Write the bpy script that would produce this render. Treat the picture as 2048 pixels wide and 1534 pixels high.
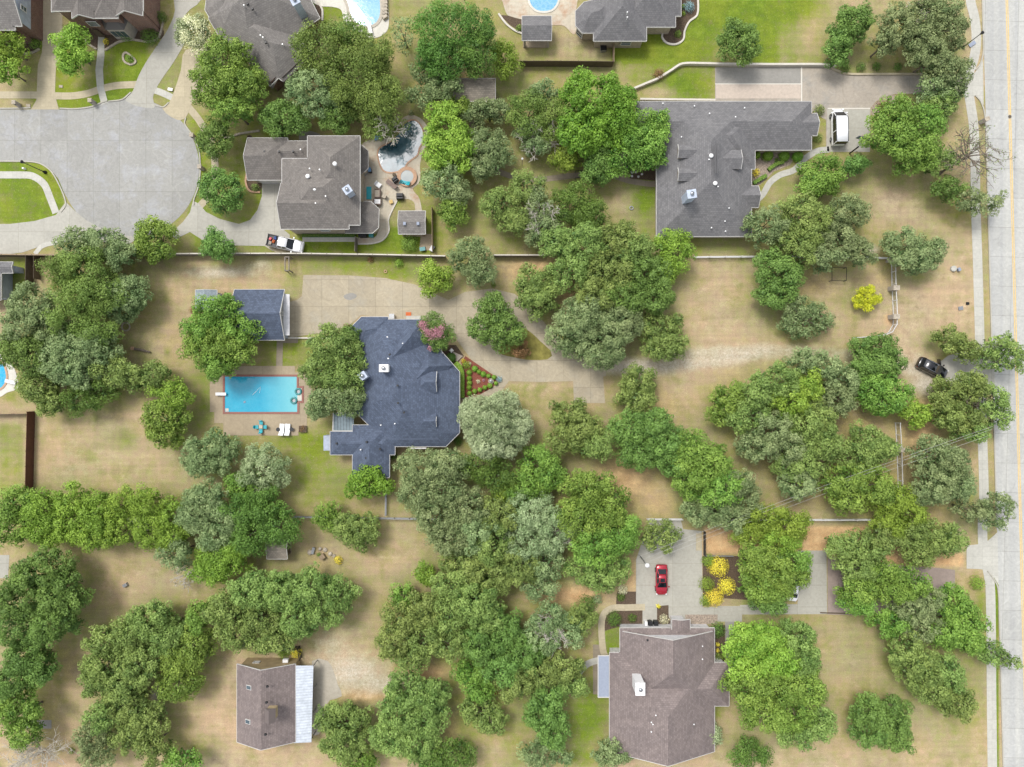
import bpy, bmesh, math, random
import numpy as np
from mathutils import Vector, Matrix
R = math.radians
for o in list(bpy.data.objects): bpy.data.objects.remove(o)
SC = bpy.context.scene
COL = SC.collection

# ------------------------------------------------------------------ camera, sky, sun, exposure
H = 107.0            # height of the camera above the ground, metres
S = 12.8             # photograph pixels per metre on the ground
cam = bpy.data.cameras.new('camera'); camo = bpy.data.objects.new('camera', cam); COL.objects.link(camo)
camo.location = (0, 0, H); camo.rotation_euler = (0, 0, 0)
cam.sensor_width = 36.0; cam.lens = 36.0*H/(2048/S); cam.clip_end = 8000; cam.clip_start = 0.5
SC.camera = camo
w = bpy.data.worlds.new('World'); SC.world = w; w.use_nodes = True
nt = w.node_tree; bg = nt.nodes['Background']
sky = nt.nodes.new('ShaderNodeTexSky'); sky.sky_type = 'NISHITA'; sky.sun_disc = False
SUN_EL, SUN_AZ = 61.0, -38.0      # azimuth: degrees clockwise from +Y (up in the photo)
sky.sun_elevation = R(SUN_EL); sky.sun_rotation = R(SUN_AZ); sky.dust_density = 3.0; sky.air_density = 1.0; sky.altitude = 200
hs = nt.nodes.new('ShaderNodeHueSaturation'); hs.inputs['Saturation'].default_value = 0.25     # thin high cloud takes the blue out of the sky
nt.links.new(sky.outputs[0], hs.inputs['Color']); nt.links.new(hs.outputs[0], bg.inputs[0]); bg.inputs[1].default_value = 0.15
sun = bpy.data.lights.new('sun', 'SUN'); sun.energy = 1.3; sun.angle = R(16); sun.color = (1.0, 0.96, 0.90)
suno = bpy.data.objects.new('sun', sun); COL.objects.link(suno)
sd = Vector((math.sin(R(SUN_AZ))*math.cos(R(SUN_EL)), math.cos(R(SUN_AZ))*math.cos(R(SUN_EL)), math.sin(R(SUN_EL))))
suno.rotation_euler = sd.to_track_quat('Z', 'Y').to_euler(); suno.location = (-60, 100, 160)
SC.view_settings.view_transform = 'Standard'; SC.view_settings.look = 'None'
SC.view_settings.exposure = 0.74; SC.view_settings.gamma = 1.0
SC.cycles.max_bounces = 5; SC.cycles.diffuse_bounces = 3; SC.cycles.transparent_max_bounces = 6
SC.cycles.use_denoising = True

# ------------------------------------------------------------------ helpers
def P(px, py, z=0.0):
    """world point of a feature seen at photograph pixel (px,py) that stands z metres high"""
    k = (H-z)/(H*S)
    return Vector(((px-1024)*k, (767-py)*k, z))
def tag(o, label=None, cat=None, group=None, kind=None):
    if label: o['label'] = label
    if cat: o['category'] = cat
    if group: o['group'] = group
    if kind: o['kind'] = kind
    return o
def thing(name, label, cat, loc=(0, 0, 0), group=None, rz=0.0):
    o = bpy.data.objects.new(name, None); COL.objects.link(o); o.empty_display_size = 0.3
    o.location = loc; o.rotation_euler = (0, 0, rz)
    return tag(o, label, cat, group)
def srgb(r, g, b):
    f = lambda c: (c/255/12.92) if c/255 <= 0.04045 else ((c/255+0.055)/1.055)**2.4
    return (f(r), f(g), f(b), 1.0)
class MB:
    """collects shapes, builds one mesh object"""
    def __init__(s): s.v = []; s.f = []; s.uv = []; s.has_uv = False
    def face(s, pts, uv=None):
        n = len(s.v); s.v += [tuple(p) for p in pts]; s.f.append(tuple(range(n, n+len(pts))))
        s.uv.append(uv if uv else [(p[0], p[1]) for p in pts])
        if uv: s.has_uv = True
    def grid(s, rings, closed=True, cap=True):
        n0 = len(s.v); m = len(rings[0])
        for r in rings: s.v += [tuple(p) for p in r]
        for i in range(len(rings)-1):
            for j in range(m if closed else m-1):
                k = (j+1) % m
                q = (n0+i*m+j, n0+i*m+k, n0+(i+1)*m+k, n0+(i+1)*m+j)
                s.f.append(q); s.uv.append([(0, 0)]*4)
        if cap:
            s.f.append(tuple(n0+j for j in reversed(range(m)))); s.uv.append([(0, 0)]*m)
            b = n0+(len(rings)-1)*m
            s.f.append(tuple(b+j for j in range(m))); s.uv.append([(0, 0)]*m)
    def box(s, c, size, rz=0.0, taper=1.0):
        ca, sa = math.cos(rz), math.sin(rz); hx, hy, hz = size[0]/2, size[1]/2, size[2]/2
        rings = []
        for z, t in ((-hz, 1.0), (hz, taper)):
            rings.append([(c[0]+ca*x*t-sa*y*t, c[1]+sa*x*t+ca*y*t, c[2]+z) for x, y in ((-hx, -hy), (hx, -hy), (hx, hy), (-hx, hy))])
        s.grid(rings)
    def bar(s, a, b, wd, ht=None):
        a = Vector(a); b = Vector(b); ht = ht or wd
        d = (b-a); L = d.length
        if L < 1e-6: return
        d /= L; up = Vector((0, 0, 1)) if abs(d.z) < 0.95 else Vector((1, 0, 0))
        x = d.cross(up).normalized(); y = x.cross(d).normalized()
        s.grid([[p+x*i*wd/2+y*j*ht/2 for i, j in ((-1, -1), (1, -1), (1, 1), (-1, 1))] for p in (a, b)])
    def tube(s, pts, radii, n=8):
        pts = [Vector(p) for p in pts]; rings = []
        if not hasattr(radii, '__len__'): radii = [radii]*len(pts)
        for i, p in enumerate(pts):
            d = (pts[min(i+1, len(pts)-1)]-pts[max(i-1, 0)]).normalized()
            up = Vector((0, 0, 1)) if abs(d.z) < 0.9 else Vector((1, 0, 0))
            x = d.cross(up).normalized(); y = x.cross(d).normalized()
            rings.append([p+(x*math.cos(t)+y*math.sin(t))*radii[i] for t in [2*math.pi*k/n for k in range(n)]])
        s.grid(rings)
    def lathe(s, c, prof, n=20):
        s.grid([[(c[0]+r*math.cos(2*math.pi*k/n), c[1]+r*math.sin(2*math.pi*k/n), c[2]+z) for k in range(n)] for r, z in prof])
    def prism(s, pts, z0, z1):
        a = sum(pts[i][0]*pts[(i+1) % len(pts)][1]-pts[(i+1) % len(pts)][0]*pts[i][1] for i in range(len(pts)))
        if a < 0: pts = pts[::-1]
        s.grid([[(p[0], p[1], z0) for p in pts], [(p[0], p[1], z1) for p in pts]])
    def build(s, name, mat, parent=None, smooth=False, local=False, bevel=0.0, label=None):
        me = bpy.data.meshes.new(name); off = Vector((0, 0, 0))
        if parent is not None and not local:
            q = parent
            while q is not None: off = off + Vector(q.location); q = q.parent
        me.from_pydata([(v[0]-off.x, v[1]-off.y, v[2]-off.z) for v in s.v], [], s.f)
        if s.has_uv:
            ul = me.uv_layers.new(name='UVMap'); flat = [c for f in s.uv for p in f for c in p]
            ul.data.foreach_set('uv', flat)
        me.materials.append(mat)
        if smooth: me.polygons.foreach_set('use_smooth', [True]*len(me.polygons))
        me.update(); o = bpy.data.objects.new(name, me); COL.objects.link(o)
        if bevel:
            m = o.modifiers.new('bevel', 'BEVEL'); m.width = bevel; m.segments = 2; m.limit_method = 'ANGLE'; m.angle_limit = R(40)
        if parent is not None: o.parent = parent
        if label: o['label'] = label
        return o
def hermite(p1, p2, a, b, n):
    out = []
    for k in range(n):
        t = k/n; t2, t3 = t*t, t*t*t
        out.append(tuple((2*t3-3*t2+1)*p1[j]+(t3-2*t2+t)*a[j]+(3*t2-2*t3)*p2[j]+(t3-t2)*b[j] for j in range(len(p1))))
    return out
def tangent(p0, p1, p2):
    d = [p2[j]-p0[j] for j in range(len(p1))]; l = math.sqrt(sum(v*v for v in d)) or 1; return [v/l for v in d]
def smooth_closed(pts, n=6):
    out = []; m = len(pts); T_ = [tangent(pts[i-1], pts[i], pts[(i+1) % m]) for i in range(m)]
    for i in range(m):
        p, q = pts[i], pts[(i+1) % m]; L = math.dist(p, q)*.9; out += hermite(p, q, [v*L for v in T_[i]], [v*L for v in T_[(i+1) % m]], n)
    return out
def smooth_open(pts, n=6):
    out = []; m = len(pts); T_ = [tangent(pts[max(i-1, 0)], pts[i], pts[min(i+1, m-1)]) for i in range(m)]
    for i in range(m-1):
        p, q = pts[i], pts[i+1]; L = math.dist(p, q)*.9; out += hermite(p, q, [v*L for v in T_[i]], [v*L for v in T_[i+1]], n)
    out.append(tuple(pts[-1])); return out
def sheet_mesh(name, pts, z, mat, parent=None, z0=-0.02):
    """pts are world xy; a slab with its top at z"""
    bm = bmesh.new()
    vs = [bm.verts.new((p[0], p[1], z)) for p in pts]
    f = bm.faces.new(vs); bm.normal_update()
    if f.normal.z < 0: f.normal_flip(); bm.normal_update()
    ed = list(f.edges)
    for e in ed:
        a, b = e.verts
        c = bm.verts.new((b.co.x, b.co.y, z0)); d = bm.verts.new((a.co.x, a.co.y, z0))
        bm.faces.new((a, b, c, d))
    bmesh.ops.triangulate(bm, faces=[f]); bmesh.ops.remove_doubles(bm, verts=bm.verts, dist=1e-4)
    bmesh.ops.recalc_face_normals(bm, faces=bm.faces)
    if sum(fc.normal.z for fc in bm.faces) < 0:
        for fc in bm.faces: fc.normal_flip()
    if parent is not None:
        off = Vector(parent.location)
        for v in bm.verts: v.co -= off
    me = bpy.data.meshes.new(name); bm.to_mesh(me); bm.free(); me.materials.append(mat)
    o = bpy.data.objects.new(name, me); COL.objects.link(o)
    if parent is not None: o.parent = parent
    return o
def flat(name, pxs, level, mat, sm=0, parent=None, kind='structure', z=None):
    if sm: pxs = smooth_closed(pxs, sm)
    zz = z if z is not None else 0.02+0.006*level
    o = sheet_mesh(name, [P(x, y)[:2] for x, y in pxs], zz, mat, parent)
    if parent is None and kind: o['kind'] = kind
    return o
def band(pts, wd):
    """polygon of a strip of width wd (same units) along an open polyline"""
    L = []; Rr = []
    for i, p in enumerate(pts):
        a = pts[max(i-1, 0)]; b = pts[min(i+1, len(pts)-1)]
        dx, dy = b[0]-a[0], b[1]-a[1]; l = math.hypot(dx, dy) or 1
        ww = wd[i] if hasattr(wd, '__len__') else wd
        L.append((p[0]-dy/l*ww/2, p[1]+dx/l*ww/2)); Rr.append((p[0]+dy/l*ww/2, p[1]-dx/l*ww/2))
    return L+Rr[::-1]
def band_mesh(name, pts, wd, z, mat, parent=None, z0=-0.02):
    """a strip of width wd along world points, as a run of quads with a flat top at z"""
    b = band(pts, wd); n = len(pts); L = b[:n]; Rr = b[n:][::-1]; m = MB()
    m.grid([[(l[0], l[1], z0), (l[0], l[1], z), (r[0], r[1], z), (r[0], r[1], z0)] for l, r in zip(L, Rr)], closed=True, cap=True)
    o = m.build(name, mat, parent)
    if o.data.polygons[1].normal.z < 0: o.data.flip_normals()
    return o
def strip(name, pxs, wd, level, mat, sm=6, parent=None, z=None, kind='structure'):
    pts = smooth_open(pxs, sm) if sm else pxs
    o = band_mesh(name, [tuple(P(x, y)[:2]) for x, y in pts], wd/S, z if z is not None else 0.02+0.006*level, mat, parent)
    if parent is None and kind: o['kind'] = kind
    return o
def kerb(pxs, closed=False, wd=0.18, h=0.13, name='kerb', mat=None):
    pts = [P(x, y) for x, y in smooth_open(pxs, 6)]
    o = band_mesh(name, [(p.x, p.y) for p in pts], wd, h, mat or M['kerb']); o['kind'] = 'structure'; return o

# ------------------------------------------------------------------ materials
def newmat(name):
    m = bpy.data.materials.new(name); m.use_nodes = True
    b = m.node_tree.nodes['Principled BSDF']; return m, m.node_tree, b
def N(t, ty, **k):
    n = t.nodes.new(ty)
    for a, v in k.items(): setattr(n, a, v)
    return n
def coords(t, scale=(1, 1, 1), src='Object', rot=0.0):
    c = N(t, 'ShaderNodeTexCoord'); m = N(t, 'ShaderNodeMapping'); m.inputs['Scale'].default_value = scale; m.inputs['Rotation'].default_value = (0, 0, rot)
    t.links.new(c.outputs[src], m.inputs[0]); return m.outputs[0]
def geo_pos(t, scale=(1, 1, 1), rot=0.0):
    c = N(t, 'ShaderNodeNewGeometry'); m = N(t, 'ShaderNodeMapping'); m.inputs['Scale'].default_value = scale; m.inputs['Rotation'].default_value = (0, 0, rot)
    t.links.new(c.outputs['Position'], m.inputs[0]); return m.outputs[0]
def noise(t, vec, sc, det=3, rough=0.55):
    n = N(t, 'ShaderNodeTexNoise'); n.inputs['Scale'].default_value = sc; n.inputs['Detail'].default_value = det; n.inputs['Roughness'].default_value = rough
    t.links.new(vec, n.inputs['Vector']); return n.outputs[0]
def ramp(t, fac, p0, p1, c0=(0, 0, 0, 1), c1=(1, 1, 1, 1)):
    n = N(t, 'ShaderNodeValToRGB'); e = n.color_ramp.elements; e[0].position = p0; e[1].position = p1; e[0].color = c0; e[1].color = c1
    t.links.new(fac, n.inputs[0]); return n.outputs[0]
def mix(t, fac, a, b, mode='MIX'):
    n = N(t, 'ShaderNodeMix', data_type='RGBA', blend_type=mode)
    for s, v in ((n.inputs[0], fac), (n.inputs[6], a), (n.inputs[7], b)):
        if hasattr(v, 'is_linked') or isinstance(v, bpy.types.NodeSocket): t.links.new(v, s)
        else: s.default_value = v
    return n.outputs[2]
def math_(t, op, a, b=0.5, clamp=False):
    n = N(t, 'ShaderNodeMath', operation=op); n.use_clamp = clamp
    for s, v in ((n.inputs[0], a), (n.inputs[1], b)):
        if isinstance(v, bpy.types.NodeSocket): t.links.new(v, s)
        else: s.default_value = v
    return n.outputs[0]
def bump(t, b, h, strength=0.3, dist=0.05):
    n = N(t, 'ShaderNodeBump'); n.inputs['Strength'].default_value = strength; n.inputs['Distance'].default_value = dist
    t.links.new(h, n.inputs['Height']); t.links.new(n.outputs[0], b.inputs['Normal'])
def plain(name, c, rough=0.6, metal=0.0, var=0.12, sc=3.0, coat=0.0):
    m, t, b = newmat(name); v = coords(t)
    n = noise(t, v, sc, 4); c = tuple(c)
    lo = tuple(x*(1-var) for x in c[:3])+(1,); hi = tuple(min(1, x*(1+var)) for x in c[:3])+(1,)
    t.links.new(ramp(t, n, 0.3, 0.7, lo, hi), b.inputs['Base Color'])
    b.inputs['Roughness'].default_value = rough; b.inputs['Metallic'].default_value = metal; b.inputs['Coat Weight'].default_value = coat
    return m
def concrete(name, c, joint=(4.0, 4.0), off=(0, 0), rot=0.0, stain=0.25, stainc=None, jointc=0.55, jw=0.035, streak=None, scuff=False):
    m, t, b = newmat(name)
    pos = geo_pos(t, (1, 1, 1), rot)
    a = noise(t, geo_pos(t), 0.22, 5, 0.65); f = noise(t, geo_pos(t), 2.2, 5, 0.7); g = noise(t, geo_pos(t), 14, 2)
    col = mix(t, ramp(t, a, 0.32, 0.68), tuple(x*(1-stain) for x in c[:3])+(1,), c)
    if stainc: col = mix(t, ramp(t, noise(t, geo_pos(t), 0.35, 4, 0.7), 0.5, 0.72), col, stainc)
    col = mix(t, 0.35, col, ramp(t, f, 0.3, 0.7, (0.45, 0.45, 0.45, 1), (1.0, 1.0, 1.0, 1)), 'MULTIPLY')
    col = mix(t, 0.25, col, ramp(t, g, 0.3, 0.7, (0.6, 0.6, 0.6, 1), (1, 1, 1, 1)), 'MULTIPLY')
    if streak:
        sn = noise(t, geo_pos(t, streak), 1.0, 3); col = mix(t, 0.5, col, ramp(t, sn, 0.35, 0.65, (0.78, 0.79, 0.84, 1), (1.05, 1.04, 1.01, 1)), 'MULTIPLY')
    if scuff:
        sn = N(t, 'ShaderNodeTexNoise'); sn.inputs['Scale'].default_value = 0.22; sn.inputs['Detail'].default_value = 1.5; sn.inputs['Distortion'].default_value = 1.2; t.links.new(geo_pos(t), sn.inputs['Vector'])
        for w0, c_, a_ in ((0.44, (1.16, 1.16, 1.14, 1), 0.8), (0.52, (1.12, 1.12, 1.12, 1), 0.7), (0.58, (0.8, 0.8, 0.8, 1), 0.6)):
            r_ = N(t, 'ShaderNodeValToRGB'); e = r_.color_ramp.elements; e[0].position = w0-0.012; e[1].position = w0+0.012; e[0].color = e[1].color = (0, 0, 0, 1); k = r_.color_ramp.elements.new(w0); k.color = (a_, a_, a_, 1); t.links.new(sn.outputs[0], r_.inputs[0])
            col = mix(t, r_.outputs[0], col, mix(t, 1.0, col, c_, 'MULTIPLY'))
        col = mix(t, math_(t, 'MULTIPLY', ramp(t, noise(t, geo_pos(t), 0.9, 6, 0.75), 0.62, 0.78), 0.4), col, tuple(x*0.62 for x in c[:3])+(1,))
    if joint:
        mp = N(t, 'ShaderNodeMapping'); t.links.new(pos, mp.inputs[0]); mp.inputs['Location'].default_value = (off[0], off[1], 0)
        br = N(t, 'ShaderNodeTexBrick'); br.offset = 0.0; br.squash = 1.0
        br.inputs['Scale'].default_value = 1.0; br.inputs['Brick Width'].default_value = joint[0]; br.inputs['Row Height'].default_value = joint[1]
        br.inputs['Mortar Size'].default_value = jw; br.inputs['Mortar Smooth'].default_value = 0.3
        br.inputs['Color1'].default_value = (1, 1, 1, 1); br.inputs['Color2'].default_value = (0.9, 0.9, 0.9, 1); br.inputs['Mortar'].default_value = (jointc, jointc, jointc*0.96, 1)
        t.links.new(mp.outputs[0], br.inputs['Vector'])
        col = mix(t, 1.0, col, br.outputs[0], 'MULTIPLY')
    t.links.new(col, b.inputs['Base Color']); b.inputs['Roughness'].default_value = 0.85
    bump(t, b, g, 0.15, 0.01)
    return m
def shingle(name, c, var=0.14, row=0.28):
    m, t, b = newmat(name)
    c_ = N(t, 'ShaderNodeTexCoord'); uv = c_.outputs['UV']
    br = N(t, 'ShaderNodeTexBrick'); br.offset = 0.5
    br.inputs['Scale'].default_value = 1.0; br.inputs['Brick Width'].default_value = 0.4; br.inputs['Row Height'].default_value = row
    br.inputs['Mortar Size'].default_value = 0.03; br.inputs['Mortar Smooth'].default_value = 0.6
    lo = tuple(x*(1-var) for x in c[:3])+(1,); hi = tuple(x*(1+var) for x in c[:3])+(1,)
    br.inputs['Color1'].default_value = lo; br.inputs['Color2'].default_value = hi; br.inputs['Mortar'].default_value = tuple(x*0.7 for x in c[:3])+(1,)
    t.links.new(uv, br.inputs['Vector'])
    mp = N(t, 'ShaderNodeMapping'); mp.inputs['Scale'].default_value = (1.0, 3.0, 1); t.links.new(uv, mp.inputs[0])
    n1 = noise(t, mp.outputs[0], 1.1, 5, 0.7); n2 = noise(t, uv, 0.35, 4, 0.6)
    col = mix(t, 0.4, br.outputs[0], ramp(t, n1, 0.25, 0.75, (0.6, 0.6, 0.61, 1), (1.4, 1.4, 1.4, 1)), 'MULTIPLY')
    col = mix(t, 0.6, col, ramp(t, n2, 0.3, 0.7, (0.78, 0.78, 0.8, 1), (1.15, 1.14, 1.12, 1)), 'MULTIPLY')
    ms_ = N(t, 'ShaderNodeMapping'); ms_.inputs['Scale'].default_value = (1.6, 0.16, 1); t.links.new(uv, ms_.inputs[0])
    col = mix(t, math_(t, 'MULTIPLY', ramp(t, noise(t, ms_.outputs[0], 1.0, 4, 0.7), 0.52, 0.72), 0.35), col, tuple(x*0.6 for x in c[:3])+(1,))
    t.links.new(col, b.inputs['Base Color']); b.inputs['Roughness'].default_value = 0.9
    bump(t, b, br.outputs[1], -0.4, 0.03)
    return m
def brickm(name, c, mortar=(0.4, 0.36, 0.32, 1)):
    m, t, b = newmat(name); c_ = N(t, 'ShaderNodeTexCoord'); br = N(t, 'ShaderNodeTexBrick')
    br.inputs['Scale'].default_value = 1.0; br.inputs['Brick Width'].default_value = 0.24; br.inputs['Row Height'].default_value = 0.085; br.inputs['Mortar Size'].default_value = 0.008
    br.inputs['Color1'].default_value = tuple(x*0.75 for x in c[:3])+(1,); br.inputs['Color2'].default_value = tuple(x*1.25 for x in c[:3])+(1,); br.inputs['Mortar'].default_value = mortar
    t.links.new(c_.outputs['UV'], br.inputs['Vector'])
    col = mix(t, 0.5, br.outputs[0], ramp(t, noise(t, c_.outputs['Object'], 1.2, 4), 0.3, 0.7, (0.7, 0.7, 0.7, 1), (1.2, 1.2, 1.2, 1)), 'MULTIPLY')
    t.links.new(col, b.inputs['Base Color']); b.inputs['Roughness'].default_value = 0.9; return m
def boards(name, c, wd=0.14, axis=0, dark=0.5):
    m, t, b = newmat(name); v = coords(t)
    wv = N(t, 'ShaderNodeTexWave', wave_type='BANDS', bands_direction='XYZ'[axis]); wv.inputs['Scale'].default_value = 0.314/wd; wv.inputs['Distortion'].default_value = 0.3
    t.links.new(v, wv.inputs['Vector'])
    col = mix(t, ramp(t, wv.outputs[1], 0.0, 0.25), tuple(x*dark for x in c[:3])+(1,), c)
    col = mix(t, 0.6, col, ramp(t, noise(t, v, 1.5, 5, 0.7), 0.3, 0.7, (0.6, 0.6, 0.6, 1), (1.25, 1.22, 1.2, 1)), 'MULTIPLY')
    t.links.new(col, b.inputs['Base Color']); b.inputs['Roughness'].default_value = 0.85; return m
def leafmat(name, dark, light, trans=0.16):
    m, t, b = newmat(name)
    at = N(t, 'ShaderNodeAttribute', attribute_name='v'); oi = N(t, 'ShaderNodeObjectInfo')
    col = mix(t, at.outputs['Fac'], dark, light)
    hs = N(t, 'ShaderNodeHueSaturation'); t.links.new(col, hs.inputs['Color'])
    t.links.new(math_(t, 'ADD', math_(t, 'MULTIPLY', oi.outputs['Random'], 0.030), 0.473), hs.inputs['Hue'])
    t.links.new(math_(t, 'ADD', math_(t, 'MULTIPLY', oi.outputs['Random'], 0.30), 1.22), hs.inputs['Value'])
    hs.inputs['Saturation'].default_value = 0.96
    t.links.new(hs.outputs[0], b.inputs['Base Color']); b.inputs['Roughness'].default_value = 0.55; b.inputs['Specular IOR Level'].default_value = 0.3
    if trans:
        tr = N(t, 'ShaderNodeBsdfTranslucent'); ms = N(t, 'ShaderNodeMixShader'); ms.inputs[0].default_value = trans
        out = t.nodes['Material Output']; t.links.new(hs.outputs[0], tr.inputs[0]); t.links.new(b.outputs[0], ms.inputs[1]); t.links.new(tr.outputs[0], ms.inputs[2]); t.links.new(ms.outputs[0], out.inputs[0])
    return m
def watermat(name, deep, shallow, rough=0.04, caustic=0.0, shelf=None):
    m, t, b = newmat(name); v = geo_pos(t)
    n = noise(t, v, 0.5, 3)
    col = mix(t, ramp(t, n, 0.3, 0.7), deep, shallow)
    if shelf:   # tiled floor gets shallower and paler along world x
        sp = N(t, 'ShaderNodeSeparateXYZ'); t.links.new(geo_pos(t), sp.inputs[0])
        mr = N(t, 'ShaderNodeMapRange'); mr.inputs[1].default_value = shelf[0]; mr.inputs[2].default_value = shelf[1]; t.links.new(sp.outputs[0], mr.inputs[0])
        col = mix(t, mr.outputs[0], col, shelf[2])
    if caustic:  # net of caustic light lines painted into the water colour
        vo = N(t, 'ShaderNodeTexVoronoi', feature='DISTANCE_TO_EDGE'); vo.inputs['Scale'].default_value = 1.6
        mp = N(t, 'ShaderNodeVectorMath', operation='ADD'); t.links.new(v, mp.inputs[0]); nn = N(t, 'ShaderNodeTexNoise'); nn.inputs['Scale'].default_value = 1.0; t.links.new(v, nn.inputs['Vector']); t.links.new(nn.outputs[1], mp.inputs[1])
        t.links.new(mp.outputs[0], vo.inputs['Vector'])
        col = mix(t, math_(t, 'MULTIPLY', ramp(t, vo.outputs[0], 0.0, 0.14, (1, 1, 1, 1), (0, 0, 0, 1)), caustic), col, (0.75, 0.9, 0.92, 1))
    t.links.new(col, b.inputs['Base Color']); b.inputs['Roughness'].default_value = rough; b.inputs['IOR'].default_value = 1.33
    b.inputs['Coat Weight'].default_value = 0.4; b.inputs['Coat Roughness'].default_value = 0.03
    bump(t, b, noise(t, v, 3.0, 2), 0.12, 0.03)
    return m
M = {}
M['road'] = concrete('road_concrete', srgb(194, 194, 189), (5.2, 4.6), (0.4, 1.2), rot=R(1.5), stain=0.10, streak=(0.9, 0.004, 1), jointc=0.66, jw=0.04, scuff=True)
M['court'] = concrete('court_concrete', srgb(166, 165, 160), (4.1, 8.0), (-0.2, 2.0), stain=0.10, jointc=0.7, stainc=srgb(172, 173, 176), jw=0.03, scuff=True)
M['walk'] = concrete('walk_concrete', srgb(200, 198, 188), (1.5, 1.5), stain=0.10, jointc=0.75, jw=0.02)
M['walk_cream'] = concrete('cream_walk_concrete', srgb(196, 184, 156), (1.6, 1.6), stain=0.12, jointc=0.75, jw=0.02)
M['drive'] = concrete('drive_concrete', srgb(190, 185, 172), (5.0, 4.4), (1.1, 0.3), stain=0.14, jointc=0.68)
M['drive_white'] = concrete('pale_drive_concrete', srgb(186, 183, 172), (4.0, 4.0), (1.1, 0.3), stain=0.10, jointc=0.74)
M['drive_tan'] = concrete('tan_drive_concrete', srgb(186, 174, 150), (4.2, 4.2), (0.3, 0.6), stain=0.16, stainc=srgb(176, 168, 150), jointc=0.66, scuff=True)
M['drive_pink'] = concrete('pinkish_drive_concrete', srgb(180, 170, 156), (10.4, 5.5), (0.3, 0.2), stain=0.12, stainc=srgb(160, 156, 148), jointc=0.8, scuff=True)
M['drive_grey'] = concrete('greyish_drive_concrete', srgb(184, 181, 169), (6.5, 3.4), (0.9, 0.9), stain=0.12, jointc=0.74)
M['slab_dark'] = concrete('dark_slab_concrete', srgb(158, 155, 148), None, stain=0.15)
M['slab_pink'] = concrete('pink_slab_concrete', srgb(200, 186, 172), None, stain=0.12)
M['deck_tan'] = concrete('tan_deck_concrete', srgb(180, 164, 138), (3.0, 9.0), (0.0, 0.0), stain=0.16, jointc=0.8)
M['deck_white'] = concrete('white_deck_concrete', srgb(222, 218, 206), (3.0, 3.0), stain=0.06, jointc=0.86)
M['deck_cream'] = concrete('cream_deck_concrete', srgb(208, 198, 178), (3.2, 3.2), (0.5, 0), stain=0.12, stainc=srgb(186, 152, 124), jointc=0.8)
M['path_grey'] = concrete('brown_grey_path', srgb(158, 146, 126), (1.6, 1.6), stain=0.12, jointc=0.75)
M['gravel'] = concrete('pink_gravel', srgb(168, 152, 142), None, stain=0.22)
M['gravel_pale'] = concrete('pale_gravel', srgb(192, 184, 168), None, stain=0.2)
M['kerb'] = concrete('kerb_concrete', srgb(186, 182, 170), None, stain=0.1)
M['white_wall'] = concrete('white_wall_cap', srgb(214, 208, 196), None, stain=0.1)
M['mulch'] = plain('mulch', srgb(86, 72, 58), 0.95, var=0.45, sc=6)
M['red_mulch'] = plain('red_mulch', srgb(124, 72, 58), 0.95, var=0.3, sc=6)
M['stone_bed'] = plain('stone_bed', srgb(150, 136, 122), 0.9, var=0.5, sc=5)
M['shingle_grey'] = shingle('grey_shingle', srgb(122, 118, 114))
M['shingle_grey2'] = shingle('mid_grey_shingle', srgb(116, 111, 106))
M['shingle_dark'] = shingle('dark_grey_shingle', srgb(112, 111, 112))
M['shingle_blue'] = shingle('blue_shingle', srgb(80, 90, 108), 0.2, 0.3)
M['shingle_brown'] = shingle('brown_shingle', srgb(124, 113, 110), 0.16)
M['shingle_pale'] = shingle('pale_grey_shingle', srgb(140, 150, 156), 0.1)
M['shingle_tan'] = shingle('weathered_shingle', srgb(140, 132, 120), 0.2)
M['trim'] = plain('white_trim', srgb(196, 194, 190), 0.5, var=0.04)
M['brick'] = brickm('brown_brick', srgb(112, 74, 60))
M['stone'] = brickm('pale_stone', srgb(168, 154, 134))
M['siding_blue'] = boards('pale_blue_siding', srgb(178, 188, 204), 0.2, 2, 0.8)
M['siding_white'] = boards('white_siding', srgb(206, 206, 208), 0.2, 2, 0.85)
M['siding_tan'] = boards('tan_siding', srgb(168, 150, 116), 0.3, 2, 0.85)
M['glass'] = plain('window_glass', srgb(70, 84, 92), 0.06, var=0.2, sc=1)
M['wood_dark'] = boards('dark_fence_wood', srgb(100, 88, 72), 0.15, 0, 0.5)
M['wood_red'] = boards('red_brown_fence_wood', srgb(96, 62, 48), 0.15, 1, 0.55)
M['wood_grey'] = boards('weathered_wood', srgb(132, 124, 114), 0.15, 0, 0.7)
M['wood_tan'] = boards('tan_fence_wood', srgb(150, 132, 108), 0.15, 0, 0.7)
M['rail_white'] = plain('white_rail', srgb(206, 206, 204), 0.45, var=0.05)
M['metal_black'] = plain('black_metal', srgb(34, 34, 36), 0.4, 0.3)
M['metal_grey'] = plain('grey_metal', srgb(150, 152, 154), 0.4, 0.5)
M['metal_white'] = boards('white_ribbed_metal', srgb(196, 204, 214), 0.42, 1, 0.78)
M['panel_clear'] = boards('ribbed_clear_panel', srgb(120, 134, 140), 0.45, 0, 0.6)
M['panel_blue'] = plain('blue_grey_panel', srgb(140, 148, 164), 0.7, var=0.06)
M['bark'] = plain('bark', srgb(112, 102, 90), 0.95, var=0.35, sc=5)
M['bark_pale'] = plain('dead_grey_wood', srgb(178, 172, 160), 0.9, var=0.2, sc=5)
M['rubber'] = plain('tyre_rubber', srgb(28, 28, 28), 0.8)
M['white'] = plain('white_paint', srgb(226, 226, 226), 0.35, var=0.03)
M['plastic_black'] = plain('black_plastic', srgb(32, 33, 36), 0.5)
M['blue'] = plain('blue_fabric', srgb(60, 88, 150), 0.7)
M['sky_blue'] = plain('light_blue_fabric', srgb(110, 150, 190), 0.7)
M['turq'] = plain('turquoise', srgb(40, 160, 172), 0.5)
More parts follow.
